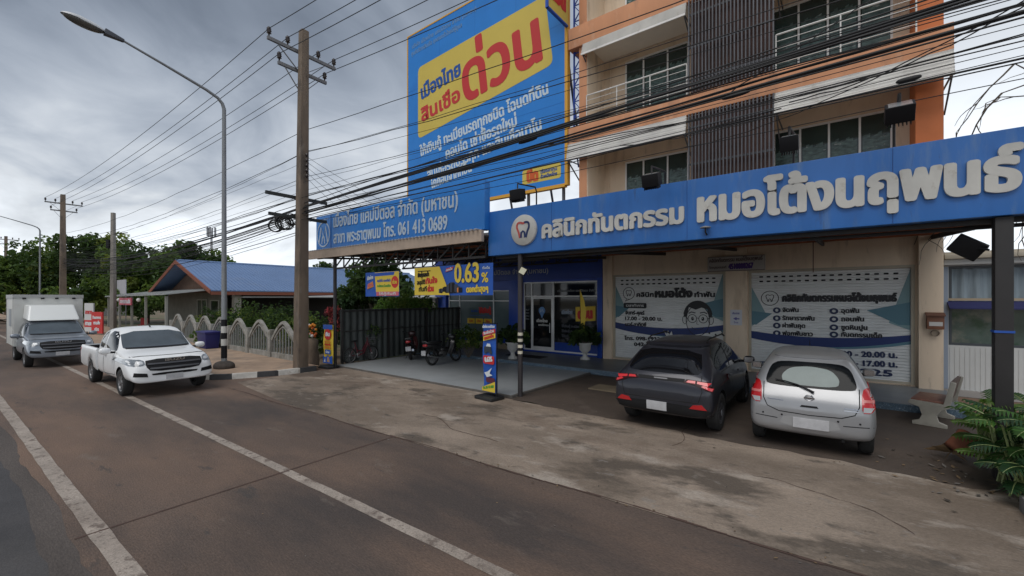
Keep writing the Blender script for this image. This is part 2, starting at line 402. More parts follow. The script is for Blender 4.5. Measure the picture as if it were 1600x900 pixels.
# sidewalk with its striped kerb
sw = MB(); sw.add([tuple(p) for p in (RD(-300,5.0,.12), RD(-15.2,5.0,.12), RD(-14.5,5.3,.12), RD(-14.2,5.9,.12), B(-14.05,7.6,.12), B(-60,7.6,.12), RD(-300,16,.12))], [(0,1,2,3,4,5,6)])
o = wmesh(sw, 'sidewalk', M_pave, kind='structure', base=RD(-15,5.5,.12))
if o.data.polygons[0].normal.z < 0: o.data.flip_normals()
M_kw = mat('white kerb paint', (.52,.50,.46), .8, var=.2, scale=4, stain=[((.25,.21,.17), 3, .55, .12, .8, 2)])
M_kb = mat('black kerb paint', (.035,.035,.037), .75, var=.25, scale=4, stain=[((.14,.12,.1), 4, .6, .1, .6, 6)])
path = [RD(-60+i*.9, 4.9) for i in range(50)] + [RD(-15.2,4.9), RD(-14.7,5.02), RD(-14.35,5.35), RD(-14.16,5.8), B(-13.98,6.1), B(-13.93,6.55), B(-13.9,7.0), B(-13.9,7.4)]
# resample to kerb blocks of .5 m
dense = []
for a, b in zip(path[:-1], path[1:]):
    n = max(1, int((b-a).length/.05)); dense += [a.lerp(b, i/n) for i in range(n)]
dense.append(path[-1])
acc = 0; block = []; kerb = MB(); idx = 0
for p, q in zip(dense[:-1], dense[1:]):
    t = (q-p).normalized(); nrm = Vector((-t.y, t.x, 0)); k = int(acc/.62) % 2
    kerb.hexa([p+Vector((0,0,-.03)), q+Vector((0,0,-.03)), q+nrm*.16+Vector((0,0,-.03)), p+nrm*.16+Vector((0,0,-.03))],
              [p+nrm*.02+Vector((0,0,.15)), q+nrm*.02+Vector((0,0,.15)), q+nrm*.16+Vector((0,0,.15)), p+nrm*.16+Vector((0,0,.15))], k)
    acc += (q-p).length
wmesh(kerb, 'kerb', [M_kw, M_kb], kind='structure', base=RD(-15, 5, 0))
MB().box(1.62, 1.79, 5.2, 7.45, -.03, .17).solo('kerb', mat('grey kerb stone', (.17,.165,.16), .9, var=.25, scale=4, bump=.3), None, None, (1.5,7.4,0), kind='structure', bevel=.015)
# ------------------------------------------------------------------ the three-storey shophouse
M_or = mat('orange wall paint', (.60,.28,.145), .75, var=.12, scale=1.5, stain=[((.34,.18,.11), 1.8, .56, .14, .6, 2), ((.68,.42,.28), 3.2, .6, .1, .5, 7)], stretch=(1,1,.3))
M_dor = mat('deep orange column paint', (.58,.17,.055), .7, var=.1, scale=1.5)
M_cr = mat('cream wall paint', (.76,.62,.47), .8, var=.08, scale=1.2, stretch=(1.4,1,.3), stain=[((.45,.34,.24), 1.6, .55, .15, .55, 3), ((.30,.24,.18), 3.5, .62, .08, .4, 9)])
M_sof = mat('white soffit board', (.76,.71,.63), .7, var=.06)
M_wh = mat('white paint', (.70,.69,.66), .5, var=.06, scale=3)
M_awn = mat('white ribbed awning sheet', (.80,.78,.74), .45, var=.1, scale=2, stretch=(1,1,.3), stain=[((.42,.37,.32), 2.5, .58, .15, .5, 3)])
M_ugl = mat('dark green tinted window glass', (.030,.050,.046), .06, spec=.7, var=.3, scale=1.2)
M_curt = mat('pale curtain behind glass', (.30,.36,.35), .3, var=.25, scale=2.5)
M_slat = mat('dark louvre slat', (.085,.087,.098), .5, metal=.1, var=.35, scale=2.5, stretch=(8,1,.4))
M_dark = mat('dark recess', (.02,.018,.017), .9)
M_rb = mat('red brown louvre backing', (.085,.045,.037), .8, var=.5, scale=1.2)
M_alu = mat('white aluminium frame', (.84,.85,.84), .4, var=.05)
M_sht = mat('white roller shutter slat', (.74,.76,.76), .5, var=.07, scale=1.5, stain=[((.48,.46,.42), 1.2, .6, .15, .4, 3)])
M_blk = mat('black paint', (.012,.012,.014), .5, spec=.2)
sh = thing('shophouse', 'orange and cream three storey shophouse with louvre screen, balconies and two white roller shutters', 'shophouse', -2.6, 15, 0)
w = MB()
SH1, SH2 = (-6.75, -2.92, .2, 3.21), (-2.27, 1.5, .2, 3.21)
wall_holes(w, -7.1, 2.0, 0, 4.9, 15.0, .14, [SH1, SH2])
for z0 in (4.9, 8.56, 12.1):
    zt = z0+3.1 if z0 > 5 else 8.0
    h = []
    h.append((-6.28, -4.05, z0+.1, z0+2.5)); h.append((-1.67 if z0 > 5 else -1.62, 1.08, z0+.1, z0+2.5))
    wall_holes(w, -7.1, 2.0, z0, zt, 15.0, .08, h)
w.box(-7.28, -7.1, 13.62, 15.3, 4.9, 15.6)               # left party wall seen inside the balconies
w.box(1.86, 2.0, 15.0, 22, 0, 15.6); w.box(-7.25, 2.0, 21.9, 22, 0, 15.6)
w.build('wall', M_cr, sh)
MB().box(-7.3, 1.99, 13.6, 15.0, 15.62, 15.8).build('roof', M_cr, sh)
MB().box(-7.1, -6.75, 14.86, 15.0, .15, 4.5).build('pillar', M_cr, sh, bevel=.01)
MB().box(-2.9, -2.29, 14.86, 15.0, .15, 4.5).build('pillar', M_cr, sh, bevel=.01)
MB().box(1.55, 2.0, 14.80, 15.0, .15, 4.5).build('pillar', M_cr, sh, bevel=.01)
for k, (z0, z1) in enumerate(((4.3, 4.9), (7.96, 8.56), (11.36, 12.1))):
    fb_ = MB().box(-7.8 if k else -7.3, 1.99, 13.5, 14.99, z0, z1).build('floor_band', M_or, sh, bevel=.012); MB().box(-7.28, 1.97, 13.62, 14.985, z0-.03, z0-.002).build('soffit', M_sof, fb_); MB().box(-7.25, 1.97, 13.66, 14.985, z1+.002, z1+.02).build('balcony_bounce_floor', M_sof, fb_)  # unseen pale sheet on each slab, added to bounce light into the balcony recess
for z0, z1 in ((4.9, 7.95), (8.57, 11.35), (12.11, 15.6)):
    MB().box(-7.42, -7.12, 13.6, 13.8, z0, z1).build('column', M_or, sh, bevel=.01)
    MB().box(1.40, 1.88, 13.9, 14.99, z0, z1).build('column', M_dor, sh, bevel=.01)
# ribbed awnings hung under the slabs
def awning_open(s0, s1, ztop, zbot, endcap):
    mb = MB(); n = 7
    for i in range(n):
        a, b = i/n, (i+1)/n
        za, zb = ztop+(zbot-ztop)*a, ztop+(zbot-ztop)*b
        da, db = 13.49-.13*a, 13.49-.13*b
        vs = [(s0,da,za),(s1,da,za),(s1,da-.05,(za*.7+zb*.3)),(s0,da-.05,(za*.7+zb*.3)),(s1,db,zb),(s0,db,zb)]
        mb.add(vs, [(0,3,2,1),(3,5,4,2)])
        mb.add([(x,y+.025,z) for x,y,z in vs], [(1,2,3,0),(2,4,5,3)])
    mb.box(s0, s1, 13.31, 13.35, zbot-.06, zbot)
    aw = mb.build('awning', M_awn, sh)
    br = MB()
    for s in ([s0+.05, s1-.04]):
        br.bar((s, 13.36, zbot-.03), (s, 14.3, zbot-.6), .03, .04); br.bar((s, 13.36, zbot-.01), (s, 14.98, zbot+.05), .03, .03)
    br.build('bracket', M_slat, aw)
    return aw
awning_open(-7.8, -3.70, 7.95, 7.37, 0); awning_open(-1.42, 1.98, 7.95, 7.37, 0)
awning_open(-7.2, -3.70, 11.35, 10.95, 0); awning_open(-1.42, 1.98, 11.35, 10.95, 0)
# louvre screens
def louvre(z0, z1):
    bk = MB().box(-3.62, -1.46, 13.62, 13.66, z0, z1).build('louvre_screen', M_rb, sh)
    mb = MB(); n = 24
    rnd = random.Random(int(z0*7))
    for i in range(n):
        s = -3.64+i*(2.18/(n-1)); t = rnd.uniform(-.01, .01)
        mb.box(s, s+.034, 13.42+t, 13.48+t, z0, z1)
    for z in (z0+.4, (z0+z1)/2, z1-.4): mb.box(-3.64, -1.42, 13.50, 13.53, z-.03, z+.03)
    mb.build('slat', M_slat, bk)
louvre(4.95, 7.94); louvre(8.57, 11.34); louvre(11.38, 15.5)
# upper windows
def window(s0, s1, z0, z1, n, parent, d=15.03, glass=M_ugl, fr=.05, frame=M_alu, transom=None, low=None, cut=True):
    f = MB(); f.box(s0, s1, d-.03, d+.03, z1-fr, z1); f.box(s0, s1, d-.03, d+.03, z0, z0+fr)
    xs = n if isinstance(n, (list, tuple)) else [s0+(s1-s0)*i/n for i in range(n+1)]
    for x in xs:
        a = min(max(x-fr/2, s0), s1-fr); f.box(a, a+fr, d-.028, d+.028, z0+fr, z1-fr)
    if transom: f.box(s0+fr, s1-fr, d-.026, d+.026, transom-fr/2, transom+fr/2)
    fo = f.build('window', frame, parent)
    p = MB().box(s0+.01, s1-.01, d+.012, d+.02, z0+.01, z1-.01).build('pane', glass, fo)
    if low and cut:
        c = MB(); rnd = random.Random(int(s0*10))
        for a, b in zip(xs[:-1], xs[1:]):
            k = 7
            for i in range(k):
                xa = a+.06+(b-a-.12)*i/k; xb = a+.06+(b-a-.12)*(i+1)/k; zz = low+.05*math.sin(i*1.9+a)
                c.add([(xa,d+.008,z0+.06),(xb,d+.008,z0+.06),(xb,d+.008,zz+.03),(xa,d+.008,zz)], [(0,1,2,3)])
        c.build('curtain', M_curt2, fo)
    return fo
M_curt2 = mat('green grey half curtain', (.085,.135,.125), .25, var=.6, scale=6, stretch=(1,1,2.5), stain=[((.34,.38,.37), 5, .62, .05, .8, 3)])
for z0 in (4.9, 8.56, 12.1):
    window(-6.28, -4.05, z0+.1, z0+2.5, [-6.28, -5.6, -4.75, -4.05], sh, low=z0+1.9)
    window(-1.67 if z0 > 5 else -1.62, 1.08, z0+.1, z0+2.5, 4, sh, low=z0+1.9)
# balcony railings
def rail(s0, s1, z):
    mb = MB(); d = 13.56
    mb.tube([(s0,d,z+.98),(s1,d,z+.98)], .024, 8)
    for zz in (.2, .4, .6, .8): mb.tube([(s0,d,z+zz),(s1,d,z+zz)], .009, 6)
    k = max(2, round((s1-s0)/1.2))
    for i in range(k+1): s = s0+(s1-s0)*i/k; mb.tube([(s,d,z),(s,d,z+.98)], .018, 8)
    mb.build('balcony_railing', M_wh, sh)
rail(-7.1, -3.72, 8.56); rail(-1.4, 1.38, 8.56)
for s, z in ((-6.9, 7.0), (-6.85, 10.6)):
    MB().tube([(s,14.95,z-2),(s,14.95,z+.4),(s+1.0,14.95,z+.5)], .03, 8).build('drain_pipe', M_cr, sh)
# ---- roller shutters and what is painted on them
M_navy = mat('navy shutter paint', (.010,.030,.15), .5); M_teal = mat('pale teal shutter paint', (.20,.33,.36), .5); M_teal2 = mat('mid teal shutter paint', (.09,.21,.27), .5)
M_ink = mat('black shutter paint', (.010,.011,.016), .5); M_inkb = mat('dark blue shutter paint', (.012,.025,.085), .5)
M_skin = mat('white shutter paint', (.60,.62,.61), .5)
def shutter(h):
    s0, s1, z0, z1 = h; mb = MB(); n = 38; dz = (z1-z0)/n
    for i in range(n):
        a = z0+i*dz
        mb.add([(s0,15.075,a),(s1,15.075,a),(s1,15.052,a+dz*.25),(s0,15.052,a+dz*.25),(s1,15.052,a+dz*.8),(s0,15.052,a+dz*.8),(s1,15.078,a+dz),(s0,15.078,a+dz)],
               [(0,1,2,3),(3,2,4,5),(5,4,6,7)])
    o = mb.build('roller_shutter', M_sht, sh)
    v = MB()
    for r in range(2):
        for k in range(17):
            s = s0+.28+(s1-s0-.5)*k/17; z = z1-.16-r*.14
            v.prism(rrect(s, s+.105, z, z+.045, .02, 3), 15.046, .01)
    v.build('ventilation_slot', M_blk, o)
    f = MB(); f.box(s0, s0+.07, 14.99, 15.045, z0, z1); f.box(s1-.07, s1, 14.99, 15.045, z0, z1); f.box(s0, s1, 14.985, 15.0, z1, z1+.07)
    f.box(s0+.07, s1-.07, 15.0, 15.045, z0-.05, z0+.05)
    f.build('guide_rail', mat('beige steel guide rail', (.47,.42,.33), .5, var=.1), o)
    return o
def band(mb, s0, s1, za, zm, zb, t0, tm, t1, d, mi):
    """swoosh across a shutter"""
    n = 26; top = []; bot = []
    for i in range(n+1):
        u = i/n; s = s0+(s1-s0)*u
        z = (1-u)**2*za+2*u*(1-u)*zm+u*u*zb; t = (1-u)**2*t0+2*u*(1-u)*tm+u*u*t1
        top.append((s, z)); bot.append((s, z-t))
    for i in range(n): mb.prism([bot[i], bot[i+1], top[i+1], top[i]], d, .002, mi)
def mural_ground(o, s0, s1, za, zm, zb):
    m = MB()
    m.prism([(s0+.08, za+1.35), (s0+.5, za+.45), (s0+.08, za+.15)], 15.048, .002, 0)
    m.prism([(s0+.08, za+.62), (s0+.62, za+.55), (s0+.2, za+.2), (s0+.08, za+.2)], 15.0475, .002, 1)
    m.prism([(s1-.08, zb+1.7), (s1-.5, zb+.3), (s1-.08, zb+.12)], 15.048, .002, 0)
    m.prism([(s1-.08, zb+.85), (s1-.95, zb+.62), (s1-.3, zb+.25), (s1-.08, zb+.25)], 15.0475, .002, 1)
    band(m, s0+.07, s1-.07, za-.06, zm-.14, zb-.14, .1, .26, .1, 15.047, 1)
    band(m, s0+.07, s1-.07, za, zm, zb, .22, .34, .16, 15.0455, 2)
    m.build('painted_band', [M_teal, M_teal2, M_navy], o)
o1 = shutter(SH1); o2 = shutter(SH2)
# lettering and pictures on the shutters
mural_ground(o1, SH1[0], SH1[1], 1.53, 1.22, 1.56); mural_ground(o2, SH2[0], SH2[1], 1.41, 1.16, 1.47)
def tooth(mb, cx_, cz_, r, d, th, mi_out, mi_in, w):
    """a tooth outline drawn with a brush stroke"""
    pts = [(-.30,-.62),(-.42,-.15),(-.62,.22),(-.55,.58),(-.22,.62),(0,.5),(.22,.62),(.55,.58),(.62,.22),(.42,-.15),(.30,-.62)]
    sm = pts
    for _ in range(2):
        q = [sm[0]]
        for a, b in zip(sm[:-1], sm[1:]): q += [(a[0]*.75+b[0]*.25, a[1]*.75+b[1]*.25), (a[0]*.25+b[0]*.75, a[1]*.25+b[1]*.75)]
        sm = q+[sm[-1]]
    P = [(cx_+x*r, cz_+z*r) for x, z in sm]; h = len(P)//2
    mb.ribbon(P[:h+3], w, d, th, mi_out); mb.ribbon(P[h+2:], w, d-.0006, th, mi_in)
    mb.ribbon([(cx_-.2*r, cz_-.62*r), (cx_-.16*r, cz_-.2*r), (cx_, cz_-.1*r), (cx_+.16*r, cz_-.2*r), (cx_+.2*r, cz_-.62*r)], w, d-.0012, th, mi_in)
DS = 15.046
a = MB()
a.ribbon(ellp(-6.16, 2.60, .215, .215), .02, DS, .003, 0, True); tooth(a, -6.16, 2.60, .17, DS, .003, 0, 0, .02); a.ribbon([(-6.24,2.39),(-6.3,2.31),(-6.1,2.39)], .018, DS, .003, 0)
letters(a, 'คลินิก', (-5.87,2.47), (-5.24,2.475), .125, DS, .10)
letters(a, 'หมอโต้ง', (-5.21,2.46), (-3.93,2.465), .20, DS, .16)
letters(a, 'ทำฟัน', (-3.88,2.46), (-3.24,2.465), .125, DS, .10)
a.prism(rrect(-6.36, -5.5, 2.06, 2.25, .05), DS, .003, 0)
letters(a, 'เวลาทำการ', (-6.26,2.115), (-5.6,2.115), .07, DS-.001, .06, mi=1)
letters(a, 'จันทร์-ศุกร์', (-6.3,1.83), (-5.57,1.83), .10, DS, .10)
letters(a, '17.00 - 20.00 น.', (-6.3,1.62), (-4.94,1.64), .10, DS, .10)
letters(a, 'เสาร์-อาทิตย์', (-6.3,1.40), (-5.5,1.42), .10, DS, .10)
letters(a, 'โทร. 098-1933', (-6.33,.895), (-5.02,.93), .10, DS, .10)
letters(a, '042-11', (-5.96,.69), (-5.3,.73), .10, DS, .10)
a.build('lettering', [M_ink, M_skin], o1)
# line portrait of a smiling man with round glasses
f = MB(); fx, fz = -3.775, 1.68
f.prism(ellp(fx, fz, .37, .50), DS, .002, 1); f.ribbon(ellp(fx, fz, .37, .50, 40), .022, DS-.001, .002, 0, True)
for sx in (-1, 1):
    f.prism(ellp(fx+sx*.41, fz+.02, .075, .14), DS+.0002, .002, 1); f.ribbon(ellp(fx+sx*.41, fz+.02, .075, .14), .018, DS-.0004, .002, 0, True)
hair = [(fx-.43, fz+.10)]+[(fx+.46*math.cos(R(t)), fz+.14+.52*math.sin(R(t))) for t in range(170, 9, -10)]+[(fx+.43, fz+.10), (fx+.34, fz+.12), (fx+.30, fz+.38), (fx+.12, fz+.43), (fx-.06, fz+.36), (fx-.28, fz+.44), (fx-.34, fz+.12)]
f.prism(hair, DS-.003, .002, 0)
for sx in (-1, 1):
    f.ribbon(ellp(fx+sx*.17, fz+.06, .135, .135), .022, DS-.004, .002, 0, True)
    f.prism(ellp(fx+sx*.16, fz+.06, .045, .065), DS-.0035, .002, 0); f.prism(ellp(fx+sx*.145, fz+.08, .015, .02), DS-.0045, .002, 1)
    f.ribbon([(fx+sx*.29, fz+.23), (fx+sx*.2, fz+.28), (fx+sx*.07, fz+.25)], .035, DS-.004, .002, 0)
    f.ribbon([(fx+sx*.305, fz+.07), (fx+sx*.39, fz+.08)], .02, DS-.0045, .002, 0)
f.ribbon([(fx-.04, fz+.07), (fx, fz+.085), (fx+.04, fz+.07)], .02, DS-.0045, .002, 0)
f.ribbon([(fx-.02, fz), (fx-.03, fz-.12), (fx+.03, fz-.13)], .016, DS-.004, .002, 0)
f.ribbon([(fx+.2*math.cos(R(t)), fz-.17+.14*math.sin(R(t))) for t in range(200, 341, 14)], .02, DS-.004, .002, 0)
f.prism([(fx-.42,.75),(fx-.3,1.02),(fx-.1,1.2),(fx+.1,1.2),(fx+.5,1.42),(fx+.72,1.36),(fx+.82,1.1),(fx+.8,.75)], DS+.0006, .002, 1)
f.ribbon([(fx+.16,1.28),(fx+.5,1.43),(fx+.72,1.37),(fx+.82,1.1),(fx+.8,.75)], .022, DS-.0002, .002, 0)
for q in ((.36,1.28),(.55,1.24)): f.prism(ellp(fx+q[0], q[1], .03, .03), DS-.0008, .002, 0)
hd = [(-4.93,1.36),(-4.80,1.20),(-4.74,1.32),(-4.70,1.17),(-4.62,1.30),(-4.58,1.14),(-4.56,1.02),(-4.66,.98),(-4.80,1.08)]
f.prism(hd, DS-.001, .002, 1); f.ribbon(hd, .014, DS-.002, .002, 0, True)
f.build('portrait_drawing', [M_ink, M_skin], o1, label='line drawing of a smiling man with round glasses')
b = MB()
b.ribbon(ellp(-1.71, 2.42, .225, .215), .02, DS, .003, 0, True); tooth(b, -1.71, 2.42, .17, DS, .003, 0, 0, .02)
letters(b, 'คลินิกทันตกรรมหมอโต้งนฤพนธ์', (-1.40,2.325), (1.17,2.345), .155, DS, .14)
for k, (z, t, x1) in enumerate(((2.06,'จัดฟัน',-.98),(1.82,'รักษารากฟัน',-.60),(1.60,'ผ่าฟันคุด',-.82),(1.37,'ฟอกฟันขาว',-.64))):
    b.prism(ellp(-1.53, z, .10, .088, 20), DS, .003, 1); b.prism(ellp(-1.53, z, .04, .045, 8), DS-.001, .002, 2)
    letters(b, t, (-1.39,z-.045), (x1,z-.04), .095, DS, .09, mi=0)
for k, (z, t, x1) in enumerate(((2.06,'อุดฟัน',.40),(1.83,'ถอนฟัน',.50),(1.60,'ขูดหินปูน',.57),(1.40,'ทันตกรรมเด็ก',.87))):
    b.prism(ellp(-.16, z, .10, .088, 20), DS, .003, 1); b.prism(ellp(-.16, z, .045, .04, 8), DS-.001, .002, 2)
    letters(b, t, (0,z-.045), (x1,z-.035), .095, DS, .09, mi=0)
letters(b, '17.00 - 20.00 น.', (-.22,.80), (1.18,.86), .115, DS, .11, mi=1)
letters(b, '10.00 - 17.00 น.', (-.22,.555), (1.18,.615), .115, DS, .11, mi=1)
letters(b, 'โทร. 042-190225', (-2.0,.30), (1.08,.36), .125, DS, .11, mi=1)
b.build('lettering', [M_ink, M_inkb, M_skin], o2)

# ------------------------------------------------------------------ the blue loan shop under the billboard
M_sbl = mat('blue shop wall paint', (.012,.045,.27), .45, var=.1, scale=1.5)
M_sbl2 = mat('bright blue shop column', (.012,.060,.37), .4, var=.08, scale=1.5)
M_gg = mat('grey green frosted shop glass', (.105,.145,.15), .18, var=.15, scale=1.0)
M_dg = mat('dark shop glass', (.010,.013,.016), .05, spec=.6, var=.4, scale=1.5)
M_wlet = mat('white lettering', (.72,.72,.70), .5); M_yel = mat('yellow print', (.66,.45,.035), .55, var=.05); M_red = mat('red print', (.52,.022,.018), .5); M_blp = mat('blue print', (.010,.075,.42), .5)
sp_ = thing('loan_shop', 'blue loan shop with white framed glazing and a glass door under the billboard', 'shop', -11.6, 15, 0)
w = MB()
wall_holes(w, -16.3, -7.12, .15, 3.2, 15.0, .1, [(-15.5,-11.62,.75,2.78), (-10.88,-7.36,.22,3.1)])
w.box(-16.3, -16.12, 15.0, 22, 0, 5.2); w.box(-16.3, -7.32, 21.9, 22, 0, 5.2); w.build('wall', M_sbl2, sp_)
MB().box(-16.4, -7.3, 14.5, 22, 5.2, 5.35).build('roof', mat('grey shop roof', (.2,.2,.2), .7), sp_)
wf = MB().box(-16.35, -7.14, 14.90, 15.1, 3.2, 4.3).build('fascia_panel', M_sbl, sp_)
MB().box(-16.35, -7.14, 14.92, 15.1, 4.3, 5.2).build('upper_wall', M_cr, sp_)
t = MB(); letters(t, 'บริษัท เมืองไทย แคปปิตอล จำกัด (มหาชน)', (-14.9,3.47), (-9.55,3.47), .16, 14.90, .04); t.build('lettering', mat('grey white lettering', (.38,.41,.46), .5), wf)
for s0, s1 in ((-16.3,-15.55), (-11.58,-10.92), (-7.34,-7.13)):
    MB().box(s0, s1, 14.86, 14.999, .155, 3.2).build('column', M_sbl2, sp_, bevel=.01)
MB().box(-15.56, -11.57, 14.93, 14.999, .155, .42).build('base_tile', mat('tan base tile', (.30,.25,.17), .5, var=.1), sp_)
wi = window(-15.5, -11.62, .75, 2.78, [-15.5,-14.75,-12.6,-11.62], sp_, d=15.05, glass=M_gg, fr=.045, transom=2.3)
t = MB(); letters(t, 'ให้เงินกู้', (-13.5,1.72), (-12.75,1.76), .18, 15.05, .10, mi=1)
letters(t, 'สินเชื่อ', (-14.0,1.77), (-13.58,1.77), .08, 15.05, .05, mi=2)
t.box(-14.1,-12.75,15.045,15.05,1.60,1.615,2)
for k in range(3): t.prism(rrect(-14.25+k*.53, -13.77+k*.53, 1.22, 1.47, .03), 15.046, .003, 0)
for k, q in enumerate(('รถ', 'บ้าน', 'ที่ดิน')): letters(t, q, (-14.13+k*.53,1.3), (-13.89+k*.53,1.3), .08, 15.045, .06, mi=1)
t.build('lettering', [M_yel, M_red, M_blp], wi)
MB().box(-15.5, -11.62, 14.94, 14.999, .42, .74).build('blue_panel', M_sbl2, sp_)
wd = window(-10.88, -7.36, .22, 3.1, [-10.88,-10.47,-9.38,-7.36], sp_, d=15.04, glass=M_dg, fr=.055, transom=2.5)
dr = MB()
dr.box(-10.44,-10.36,14.985,15.03,.25,2.46); dr.box(-9.46,-9.40,14.985,15.03,.25,2.46); dr.box(-10.36,-9.46,14.985,15.03,2.40,2.46); dr.box(-10.36,-9.46,14.985,15.03,.25,.40)
do = dr.build('door', M_alu, sp_)
MB().box(-10.36,-9.46,15.0,15.008,.40,2.40).build('pane', M_dg, do)
t = MB(); t.prism(ellp(-9.93, 1.90, .16, .16), 14.995, .003, 1); t.prism([(-10.05,1.83),(-9.93,1.58),(-9.81,1.83)], 14.996, .003, 1); t.ribbon([(-10.0,1.83),(-9.97,1.97),(-9.93,1.86),(-9.89,1.97),(-9.86,1.83)], .022, 14.993, .002, 0)
letters(t, 'เมืองไทย', (-10.2,1.42), (-9.65,1.42), .09, 14.995, .08); letters(t, 'แคปปิตอล', (-10.1,1.27), (-9.6,1.27), .06, 14.995, .05)
t.build('lettering', [M_wlet, mat('pale blue print', (.11,.25,.5), .5)], do)
MB().tube([(-9.52,14.96,1.0),(-9.52,14.96,1.4)], .014).build('handle', M_alu, do)
t = MB()
letters(t, 'บริษัท เมืองไทย แคปปิตอล จำกัด', (-9.2,2.68), (-7.5,2.68), .07, 15.04, .03, mi=0)
t.prism([(-8.36,1.5),(-7.5,1.55),(-7.5,2.12),(-8.36,2.07)], 15.046, .003, 1); letters(t, 'ด่วน', (-8.27,1.62), (-7.6,1.66), .28, 15.045, .14, mi=2)
letters(t, 'เมืองไทย', (-9.0,1.78), (-8.5,1.8), .11, 15.045, .08, mi=4)
for k, (z, x) in enumerate(((1.25,-7.6),(1.05,-7.7),(.85,-8.0))): letters(t, 'ให้เงินกู้ ทะเบียนรถทุกชนิด', (-9.0,z), (x,z), .075, 15.045, .05, mi=3)
t.box(-9.34,-7.42,15.045,15.05,.28,.62,5)
for k in range(4): letters(t, 'บ้าน ที่ดิน'[:4+k], (-10.8,1.5+k*.13), (-10.62,1.5+k*.13), .05, 15.045, .04, mi=0)
t.build('lettering', [mat('dim grey print', (.26,.28,.3), .5), M_yel, M_red, mat('dull print', (.10,.11,.13), .5), mat('pale print', (.3,.36,.45), .5), M_sbl2], wd)

# ------------------------------------------------------------------ billboard
M_bb = mat('blue billboard vinyl', (.022,.215,.64), .45, var=.06, scale=.8, stain=[((.016,.15,.52), .6, .55, .2, .5, 3)])
M_by = mat('yellow billboard vinyl', (.64,.49,.09), .5, var=.05, scale=.8); M_br = mat('red billboard vinyl', (.55,.035,.035), .5); M_bt = mat('blue billboard lettering', (.015,.085,.34), .5)
M_ed = mat('orange yellow billboard edge', (.70,.36,.04), .5); M_scaf = mat('blue scaffold paint', (.012,.055,.33), .45, var=.2)
bb = thing('billboard', 'huge blue billboard with yellow panel and red lettering above the loan shop roof', 'billboard', -12.4, 13.7, 6.6)
pn = MB().box(-16.86, -8.0, 13.6, 13.75, 6.62, 15.2).build('panel', M_bb, bb)
sm_ = MB(); [sm_.box(x_, x_+.012, 13.597, 13.5995, 6.63, 15.19) for x_ in (-14.65,-12.45,-10.25)]; [sm_.box(-16.85, -8.01, 13.5965, 13.599, z_, z_+.010) for z_ in (9.6, 12.5)]; sm_.build('seam', mat('vinyl seam', (.016,.16,.5), .5), pn)
e = MB(); e.box(-8.0,-7.88,13.58,13.77,6.55,15.2); e.box(-16.86,-8.0,13.585,13.77,6.5,6.62); e.box(-16.93,-16.86,13.585,13.77,6.55,15.2); e.box(-16.93,-7.88,13.585,13.77,15.2,15.26); e.build('edge_trim', M_ed, bb)
y = MB(); c = [(-16.12,10.06),(-8.5,11.15),(-8.86,13.85),(-16.12,13.48)]
# rounded corners by subdividing the outline
def rounded(P, r, n=4):
    o = []; m = len(P)
    for i in range(m):
        p = Vector(P[i]); a = (Vector(P[i-1])-p).normalized(); b_ = (Vector(P[(i+1) % m])-p).normalized()
        s_, e_ = p+a*r, p+b_*r
        for k in range(n+1): u = k/n; q = s_*(1-u)**2+p*2*u*(1-u)+e_*u*u; o.append((q.x, q.y))
    return o
y.prism(rounded(c, .28), 13.594, .006); yp = y.build('yellow_panel', M_by, bb)
t = MB()
letters(t, 'เมืองไทย', (-15.88,11.90), (-13.25,12.26), .50, 13.594, .075, .004, 1)
letters(t, 'สินเชื่อ', (-15.86,10.83), (-13.28,11.15), .50, 13.594, .075, .004, 0)
letters(t, 'ด่วน', (-13.08,10.98), (-8.95,11.52), 1.62, 13.594, .055, .004, 0)
t.build('lettering', [M_br, M_bt], yp)
t = MB()
letters(t, 'ให้เงินกู้ ทะเบียนรถทุกชนิด โฉนดที่ดิน', (-15.95,9.20), (-8.70,10.12), .36, 13.6, .06)
letters(t, 'คอนโด เช่าซื้อรถใหม่', (-14.2,8.74), (-10.17,9.28), .36, 13.6, .06)
letters(t, 'สินเชื่อรถบรรทุก และสินเชื่อนาโน', (-15.45,8.0), (-9.0,8.85), .36, 13.6, .06)
letters(t, 'ไถ่ถอนจากที่อื่น', (-15.2,7.55), (-12.6,7.9), .34, 13.6, .06)
letters(t, 'บริษัท เมืองไทย แคปปิตอล จำกัด (มหาชน)', (-16.55,14.55), (-12.35,14.72), .15, 13.6, .03, mi=1)
letters(t, 'ศูนย์บริการสินเชื่อ ทุกสาขาทั่วไทยมีผู้ดูแล', (-16.6,14.22), (-13.2,14.34), .15, 13.6, .03, mi=1)
t.prism(rrect(-9.92, -8.17, 6.86, 7.42, .1), 13.596, .004, 2)
letters(t, 'ปิด', (-9.72,6.95), (-9.16,6.95), .32, 13.595, .14, .004, mi=3)
letters(t, 'เรื่องหาทุน', (-9.06,7.16), (-8.33,7.17), .10, 13.595, .06, mi=4); letters(t, 'ด้วยเมืองไทย', (-9.06,6.97), (-8.33,6.98), .10, 13.595, .06, mi=4)
t.build('lettering', [mat('pale blue white lettering', (.58,.68,.75), .5), mat('faded blue lettering', (.16,.30,.50), .5), M_by, mat('orange red print', (.60,.10,.02), .5), M_bt], pn)
# the fin at its right edge
fn = MB(); fn.box(-7.93,-7.87,12.27,13.58,12.32,15.2); fo = fn.build('side_fin', M_by, bb)
fe = MB(); fe.box(-7.95,-7.85,12.22,13.58,12.26,12.32); fe.box(-7.95,-7.85,12.21,12.27,12.26,15.2); fe.build('fin_edge', M_blp, fo)
t = MB(); letters(t, 'ด่วน', (0,0), (1.1,0), .5, 0, .14, .004); t.xf(Matrix.Translation((-7.87, 12.36, 12.75)) @ Matrix.Rotation(R(90), 4, 'Z')); t.build('lettering', M_red, fo)
